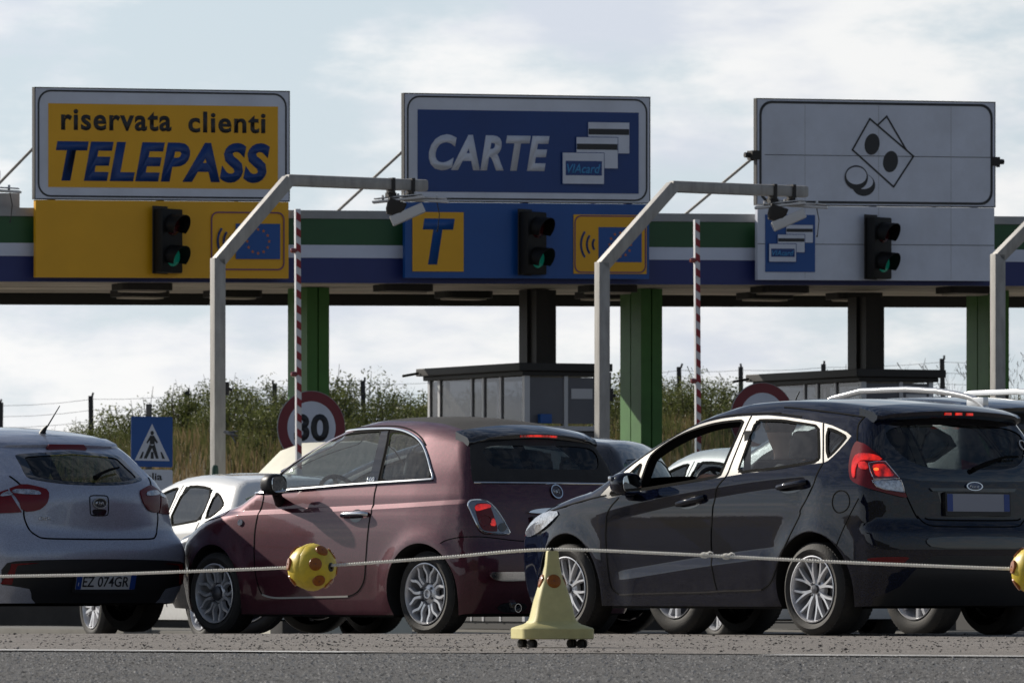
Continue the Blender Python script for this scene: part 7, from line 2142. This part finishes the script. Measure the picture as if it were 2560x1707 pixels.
GEN = clone(BLACK, creases=[([(-0.4, 0.96), (0.6, 0.93), (1.8, 0.86), (2.4, 0.80)], -0.014, 0.05, -0.5, 2.4)], flare=0.012)
def build_generic(label, pos, a, paint, sp, trim=None, glass=None, wheel='five', sill=None, lights=False, rails=False, z=0.0):
    B = Body(sp)
    root = thing('parked_car', label, 'car', (pos[0], pos[1], z), radians(90 + a), 'cars queueing for the toll')
    dx = sp.get('win_dx', 0.0); zs = sp.get('win_dz', 0.0)
    o = lambda pts: [(p[0] + dx, p[1] + zs) for p in pts]
    fr_ = o([(2.02, 0.945), (1.75, 1.16), (1.45, 1.305), (1.1, 1.395), (0.75, 1.42), (0.35, 1.41), (0.05, 1.365), (-0.22, 1.275), (-0.32, 1.20), (-0.16, 1.09), (0.3, 1.045), (1.0, 0.995), (1.6, 0.96)])
    w1 = o([(1.86, 0.97), (1.66, 1.155), (1.42, 1.275), (1.1, 1.365), (0.93, 1.38), (0.88, 1.02), (1.4, 0.985)])
    w2 = o([(0.80, 1.39), (0.45, 1.388), (0.14, 1.355), (0.08, 1.08), (0.4, 1.055), (0.78, 1.03)])
    w3 = o([(0.06, 1.335), (-0.12, 1.28), (-0.25, 1.205), (-0.12, 1.115), (0.02, 1.09)])
    make_shell(B, root, paint,
        [('window_frame', fr_, trim or 'paint'), ('side_window', w1, 'glass'), ('rear_door_window', w2, 'glass'), ('quarter_window', w3, 'glass')],
        [('rear_window', sym([(0.0, 1.325 + zs), (0.45, 1.31 + zs), (0.56, 1.27 + zs), (0.55, 1.12 + zs), (0.45, 1.07 + zs), (0, 1.06 + zs)]), 'glass')],
        [('windscreen', [(1.35 + dx, -0.5), (1.35 + dx, 0.5), (2.12 + dx, 0.64), (2.12 + dx, -0.64)], 'glass')], [], {'glass': glass or G_DARK}, step=0.05)
    for w in (w1, w2, w3):
        line_on(B, 'window_seal', w, 'S', 0.010, M['seal'], root, flat=0.003, closed=True, smooth=1, mirror=True)
    gap(B, 'door_gap', o([(0.87, 1.40), (0.84, 1.0), (0.86, 0.6), (0.80, 0.3)]), 'S', root, w=0.005)
    gap(B, 'door_gap', o([(0.10, 1.06), (0.18, 0.85), (0.36, 0.6), (0.42, 0.35)]), 'S', root, w=0.005)
    door_handle(B, o([(1.08, 0.87), (0.98, 0.875), (0.90, 0.88)]), root, paint)
    wing_mirror(root, (1.72 + dx, 0.96, 1.0 + zs), 0.2, 0.15, 0.16, paint, (1.82 + dx, 0.82, 0.95 + zs), black=False)
    shell(B, 'tail_light', [(0.24, 1.10 + zs), (0.12, 1.06 + zs), (0.05, 0.92 + zs), (0.22, 0.90 + zs)], 'Q', 0.012, M['red_dark'], root, mirror=True, smooth=0)
    plate(B, (0.0, 0.80 + zs), 0.52, 0.11, root, None)
    if rails:
        for sg in (1, -1):
            ys = sg * rails['y']
            pts = [(rails['x0'], 0.0), (rails['x0'] + 0.10, 0.05), (rails['x0'] + 0.25, 0.07), (rails['x0'] + 0.6, 0.082), (rails['x1'] - 0.45, 0.082), (rails['x1'] - 0.2, 0.062), (rails['x1'], 0.0)]
            pts = chaikin(pts, 1, False)
            rings = []
            for px_, h in pts:
                zt = float(B.Zt(px_)) - B.ct * ys * ys - 0.012
                rings.append([Vector((px_, ys + sg * yy, zt + h + hh)) for yy, hh in ((-0.024, -0.020), (0.026, -0.022), (0.030, 0.010), (0.006, 0.022), (-0.020, 0.016))])
            rl = MB(); rl.loft(rings)
            for xx in (rails['x0'] + 0.10, rails['x1'] - 0.14):
                zt = float(B.Zt(xx)) - B.ct * ys * ys
                rl.box(xx - 0.09, xx + 0.09, ys - 0.022, ys + 0.026, zt - 0.02, zt + 0.055)
            rl.build('roof_rail', M['rail'], root, smooth=50, bevel=0.006)
        spoiler(B, root, M['gloss_black'], 0.60, 0.16, 0.05, 0.02)
    add_wheels(root, B, wheel, 0.835, sp['tyre_r'], sp.get('rim_r', 0.205), 0.2, ('oval', 'oval'))
    add_interior(root, B, 1.1 + dx, 1.75 + dx, 0.95 + zs, 0.64, 'cloth', x_rear=0.1)
    return root

M['rail'] = mat('satin_rail', (0.72, 0.72, 0.72), 0.38, 0.8)
car_white = build_generic('white saloon between the silver hatchback and the burgundy car', (-2.05, 68.4), 26.0, P_WHITE, GEN, z=-0.19)
car_grey = build_generic('dark grey saloon with only its roof showing behind the burgundy car', (0.62, 57.2), 72.0, P_GREY, GEN, trim='satin', z=-0.06)
car_white2 = build_generic('white hatchback seen only through the open window of the black car', (2.49, 65.4), 25.0, P_WHITE, clone(GEN, top=[(q[0], q[1] + (0.17 if q[0] < 1.6 else 0.10)) for q in GEN['top']], wz=[(q[0] * 1.09, q[1]) for q in GEN['wz']], win_dz=0.15, corner_r=1.52), z=-0.17)
SUV = clone(BLACK, WB=2.66, tyre_r=0.345, arch_r=0.42, rim_r=0.225, zb=0.26, zb_r=0.28, zb_f=0.26, ct=0.09,
    top=[(q[0] * 1.04, q[1] + 0.20) for q in BLACK['top']], rear=[(q[0] + 0.1, q[1] * 0.96 - 0.02) for q in [(a, b) for a, b in BLACK['rear']]],
    front=[(q[0] + 0.12, q[1] + 0.15) for q in BLACK['front']], wz=[(q[0] * 1.09, q[1] + 0.015) for q in BLACK['wz']], corner_r=1.50, corner_f=0.86,
    creases=[], win_dx=0.02, win_dz=0.14)
car_suv = build_generic('black estate-like off-roader with bright silver roof rails behind the black hatchback', (3.48, 53.9), 38.0, P_SUV, SUV, trim='seal', rails=dict(y=0.52, x0=-0.42, x1=1.62), z=-0.05)
# ------------------------------------------------------------------ rope, floats and the rolling marker stand
M['cone_yellow'] = mat('marker_plastic', (0.60, 0.54, 0.24), 0.55, var=0.06, vscale=20, dirt=(0.45, 0.39, 0.17), dirt_amt=0.4, dscale=12, bump=0.06, bscale=250)
M['float_yellow'] = mat('float_plastic', (0.70, 0.52, 0.035), 0.45, var=0.06, vscale=20, dirt=(0.30, 0.24, 0.06), dirt_amt=0.5, dscale=16, bump=0.05, bscale=200)
M['reflector'] = mat('orange_reflector', (0.30, 0.085, 0.003), 0.3, coat=0.25, spec=0.3, var=0.3, vscale=140)
M['reflector_hub'] = mat('reflector_hub', (0.14, 0.03, 0.01), 0.4)
M['rope'] = leaf_mat('white_rope', (0.93, 0.92, 0.89), (0.93, 0.92, 0.89))
for n_ in M['rope'].node_tree.nodes:
    if n_.type == 'MIX_SHADER' and abs(n_.inputs[0].default_value - 0.42) < 0.01: n_.inputs[0].default_value = 0.7
def reflector(parent, c, n, r):
    n = Vector(n).normalized(); ex = n.orthogonal().normalized(); ey = n.cross(ex)
    d = MB(); d.lathe([(r, -0.01), (r, 0.004), (r * 0.92, 0.008), (r * 0.3, 0.010), (0, 0.010)], 28, frame(c, ex, ey, n), cap=False)
    o = d.build('reflector', M['reflector'], parent, smooth=50)
    h = MB(); h.lathe([(r * 0.14, 0.0), (r * 0.12, 0.0125), (0, 0.013)], 10, frame(c, ex, ey, n), cap=False)
    h.build('reflector_pin', M['reflector_hub'], o)

CONE = Vector((0.207, 39.2, 0))
root = thing('marker_stand', 'pale yellow wheeled marker cone with an orange reflector holding up the white rope', 'traffic cone', CONE, radians(11))
def sq(h, r, n=5, pow_=None):
    return rrect(-h, h, -h, h, r, n)
b = MB()
b.loft([[Vector((x, y, z)) for x, y in sq(h, r)] for h, r, z in ((0.118, 0.035, 0.128), (0.106, 0.034, 0.16), (0.088, 0.03, 0.245), (0.068, 0.026, 0.315), (0.05, 0.022, 0.36), (0.036, 0.014, 0.43), (0.0295, 0.010, 0.495), (0.026, 0.008, 0.502))])
b.build('cone_body', M['cone_yellow'], root, smooth=50)
pl_ = MB()
pl_.loft([[Vector((x, y, z)) for x, y in sq(h, r)] for h, r, z in ((0.186, 0.05, 0.048), (0.190, 0.05, 0.052), (0.190, 0.05, 0.100), (0.184, 0.05, 0.106), (0.135, 0.04, 0.124), (0.122, 0.036, 0.132), (0.118, 0.035, 0.140))])
pl_.build('base_plate', M['cone_yellow'], root, smooth=35)
lean = Vector((0, -1, 0.30))
reflector(root, (-0.002, -0.056, 0.345), (0, -1, 0.28), 0.0365)
reflector(root, (-0.056, 0.0, 0.345), (-1, 0, 0.28), 0.0365)
reflector(root, (0.056, 0.0, 0.345), (1, 0, 0.28), 0.0365)
k = MB(); k.lathe([(0.022, -0.01), (0.022, 0.004), (0, 0.004)], 18, frame((0.0935, -0.03, 0.222), (0, 1, 0), (-0.28, 0, 1), (1, 0, 0.28)))
k.lathe([(0.006, -0.01), (0.006, 0.004), (0, 0.004)], 10, frame((0.052, -0.03, 0.36), (0, 1, 0), (-0.28, 0, 1), (1, 0, 0.28)))
k.build('plug', M['black'], root)
for x, y in ((-0.13, -0.13), (-0.13, 0.13), (0.13, -0.13), (0.13, 0.13)):
    w = MB()
    a_ = radians(35)
    for s in (-0.012, 0.012):
        c = Vector((x, y, 0.0235)) + Vector((cos(a_), sin(a_), 0)) * s
        w.lathe([(0.008, -0.006), (0.02, -0.007), (0.0235, -0.004), (0.0235, 0.004), (0.02, 0.007), (0.008, 0.006)], 20, frame(c, (-sin(a_), cos(a_), 0), (0, 0, 1), (cos(a_), sin(a_), 0)), cap=True)
    w.lathe([(0.01, 0.035), (0.012, 0.05)], 10, Matrix.Translation((x, y, 0)))
    w.build('caster', M['rubber'], root, smooth=50)
top = MB(); top.lathe([(0.012, 0.0), (0.014, 0.010), (0.010, 0.016), (0, 0.017)], 12, Matrix.Translation((0, 0, 0.500)))
top.build('rope_eye', M['black'], root, smooth=50)

# rope: from far left over the stand to the right, sagging, two strands laid round each other
DL = Vector((-0.832, 0.555, 0)); DR = -DL
ctrl = []
for s, z in ((-8.0, 0.50), (-7.0, 0.44), (-5.6, 0.385), (-4.2, 0.368), (-3.1, 0.378), (-2.3, 0.398), (-1.5, 0.424), (-0.7, 0.468), (0, 0.509), (0.7, 0.487), (1.4, 0.456), (2.1, 0.428), (2.9, 0.404), (3.8, 0.392), (5.2, 0.40), (6.6, 0.46), (7.5, 0.51)):
    p = CONE + DR * s
    ctrl.append((p.x, p.y, z, s))
fz = pchip([(c[3], c[2]) for c in ctrl])
def rope_pt(s):
    p = CONE + DR * s
    return Vector((p.x, p.y, float(fz(s))))
rope = MB()
step = 0.004
ssr = np.arange(-7.9, 7.45, step)
zs_ = fz(ssr)
for ph in (0, pi):
    pts = [CONE + DR * float(s) + Vector((0, 0, float(z_))) + Vector((0.555, 0.832, 0)) * (0.0042 * cos(s * 2 * pi / 0.032 + ph)) + Vector((0, 0, 0.0042 * sin(s * 2 * pi / 0.032 + ph))) for s, z_ in zip(ssr, zs_)]
    rope.tube(pts, 0.0052, 5)
for s in (0.93, 1.06):                          # knots where two lengths are tied
    c = rope_pt(s)
    t = np.linspace(0, 2 * pi, 22)
    rope.tube([c + DR * (0.018 * sin(2 * q)) + Vector((0, 0.011 * cos(q), 0.011 * sin(q))) for q in t], 0.0048, 5)
    rope.tube([c, c + DR * (0.03) + Vector((0, -0.01, 0.018)), c + DR * 0.05 + Vector((0, -0.012, 0.012))], [0.005, 0.0045, 0.003], 5)
tag(rope.build('rope', M['rope'], smooth=80), 'white twisted rope strung low across the whole picture in front of the cars', 'rope')

def rope_float(s, label, first=None):
    c = rope_pt(s); ax = DR.copy()
    root = thing('rope_float', label, 'float', c, 0.0, 'yellow floats on the rope')
    ex = Vector((0, 0, 1)); ey = ax.cross(ex)
    Mx = frame((0, 0, -0.004), ex, ey, ax)
    mb = MB(); R_ = 0.125
    prof = [(0.013, -0.122), (0.05, -0.119), (0.082, -0.103), (0.106, -0.074), (0.121, -0.036), (0.1265, -0.006), (0.1245, 0.0), (0.1265, 0.006), (0.121, 0.036), (0.106, 0.074), (0.082, 0.103), (0.05, 0.119), (0.013, 0.122)]
    mb.lathe(prof, 12, Mx, cap=False)
    o = mb.build('float_shell', M['float_yellow'], root, smooth=None)
    bm = bmesh.new(); bm.from_mesh(o.data)
    bm.to_mesh(o.data); bm.free()
    o.data.shade_smooth(); o.data.set_sharp_from_angle(angle=radians(34))
    mb = MB(); mb.lathe([(0.016, -0.126), (0.016, 0.126)], 12, Mx, cap=False)
    mb.lathe([(0.026, 0.112), (0.024, 0.124), (0.012, 0.127)], 12, Mx, cap=False); mb.lathe([(0.026, -0.112), (0.024, -0.124), (0.012, -0.127)], 12, Mx, cap=False)
    mb.build('rope_sleeve', M['black'], root, smooth=50)
    for sg in (1, -1):
        for k in range(6):
            a = 2 * pi * k / 6 + 0.35
            th = radians(47)
            n = ex * (sin(th) * cos(a)) + ey * (sin(th) * sin(a)) + ax * (cos(th) * sg)
            reflector(root, n * 0.1235 + Vector((0, 0, -0.004)), n, 0.0345)
    return root
rope_float(-1.515, 'yellow ball float with orange reflectors in front of the burgundy car door')
rope_float(2.875, 'yellow ball float cut off by the right edge of the picture')

# ------------------------------------------------------------------ driver of the black car
def skin_person():
    V, E, Rd = [], [], []
    def v(p, r): V.append(p); Rd.append(r); return len(V) - 1
    def e(*i): E.extend(zip(i[:-1], i[1:]))
    pel = v((0.98, 0.35, 0.58), 0.15); ab = v((0.92, 0.35, 0.76), 0.145); ch = v((0.86, 0.35, 0.96), 0.16); nk0 = v((0.83, 0.35, 1.10), 0.075); nk = v((0.85, 0.35, 1.18), 0.056)
    hd0 = v((0.88, 0.35, 1.26), 0.085); hd = v((0.89, 0.35, 1.34), 0.092); hd1 = v((0.885, 0.35, 1.41), 0.06)
    e(pel, ab, ch, nk0, nk, hd0, hd, hd1)
    for sg in (1, -1):
        y = 0.35 + sg * 0.19
        sh = v((0.86, y, 1.06), 0.07); el = v((1.10, y + sg * 0.05, 0.90), 0.046); wr = v((1.325, 0.35 + sg * 0.165, 1.0), 0.03); e(ch, sh, el, wr)
        kn = v((1.42, 0.35 + sg * 0.13, 0.66), 0.065); hp = v((1.02, 0.35 + sg * 0.1, 0.58), 0.10); an = v((1.68, 0.35 + sg * 0.1, 0.36), 0.045); e(pel, hp, kn, an)
        pm = v((1.385, 0.35 + sg * 0.165, 1.012), 0.034); kk = v((1.425, 0.35 + sg * 0.165, 1.008), 0.032); e(wr, pm, kk)
        for f in range(4):
            yy = 0.35 + sg * 0.165 + (f - 1.5) * 0.017
            a = v((1.455, yy, 1.012), 0.0105); b_ = v((1.478, yy, 0.996), 0.0095); c = v((1.470, yy, 0.975), 0.009); e(kk, a, b_, c)
        t1 = v((1.40, 0.35 + sg * 0.125, 1.0), 0.012); t2 = v((1.435, 0.35 + sg * 0.11, 0.985), 0.010); e(pm, t1, t2)
    me = bpy.data.meshes.new('person'); me.from_pydata(V, E, [])
    o = bpy.data.objects.new('person', me); COL.objects.link(o)
    sk_ = o.modifiers.new('skin', 'SKIN'); sb = o.modifiers.new('sub', 'SUBSURF'); sb.levels = 2; sb.render_levels = 2
    for i, r in enumerate(Rd):
        me.skin_vertices[0].data[i].radius = (r, r)
    me.skin_vertices[0].data[0].use_root = True
    dg = bpy.context.evaluated_depsgraph_get()
    nm = bpy.data.meshes.new_from_object(o.evaluated_get(dg))
    bpy.data.objects.remove(o)
    nm.name = 'person'
    return nm
pm_ = skin_person()
M['skin'] = mat('skin', (0.42, 0.22, 0.14), 0.55)
M['shirt'] = mat('dark_shirt', (0.03, 0.032, 0.04), 0.9)
M['hair'] = mat('dark_hair', (0.02, 0.015, 0.012), 0.6)
person = bpy.data.objects.new('person', pm_)
COL.objects.link(person)
pm_.materials.clear(); pm_.materials.append(M['skin']); pm_.materials.append(M['shirt'])
for f in pm_.polygons:
    c = f.center
    if c.z < 1.12 and not (c.x > 1.14 and c.z > 0.88): f.material_index = 1
pm_.shade_smooth()
x, y, z, a = POSE['black']
person.location = (x, y, z); person.rotation_euler = (0, 0, radians(90 + a))
tag(person, 'driver in a dark shirt with a hand on the steering wheel of the black car', 'person')
h_ = MB(); h_.lathe([(0.0, 0.115), (0.06, 0.105), (0.098, 0.06), (0.104, 0.0), (0.09, -0.05)], 20, frame((0.872, 0.35, 1.345), (1, 0, 0), (0, 1, 0), (-0.25, 0, 1)), cap=False)
h_.build('hair', M['hair'], person, smooth=70)
# face: eyes, nose, mouth, ears
fm = MB()
for s in (-1, 1):
    fm.lathe([(0.0, 0.012), (0.009, 0.006), (0.011, -0.004)], 10, frame((0.975, 0.35 + s * 0.034, 1.35), (0, 1, 0), (0, 0, 1), (1, 0, 0)), cap=False)
fm.build('eye', M['letter'], person, smooth=60)
fn = MB(); fn.loft([[Vector((0.972 + d, 0.35 + yy * k, z_)) for yy, d in ((-0.016, 0), (0, dd), (0.016, 0), (0, -0.01))] for z_, k, dd in ((1.355, 0.4, 0.008), (1.33, 0.8, 0.022), (1.315, 1.0, 0.026), (1.305, 0.8, 0.010))])
fn.box(0.962, 0.978, 0.328, 0.372, 1.272, 1.282)
for s in (-1, 1): fn.box(0.87, 0.905, 0.35 + s * 0.093 - 0.008, 0.35 + s * 0.093 + 0.008, 1.31, 1.37)
fn.build('face_detail', M['skin'], person, smooth=50, bevel=0.003)
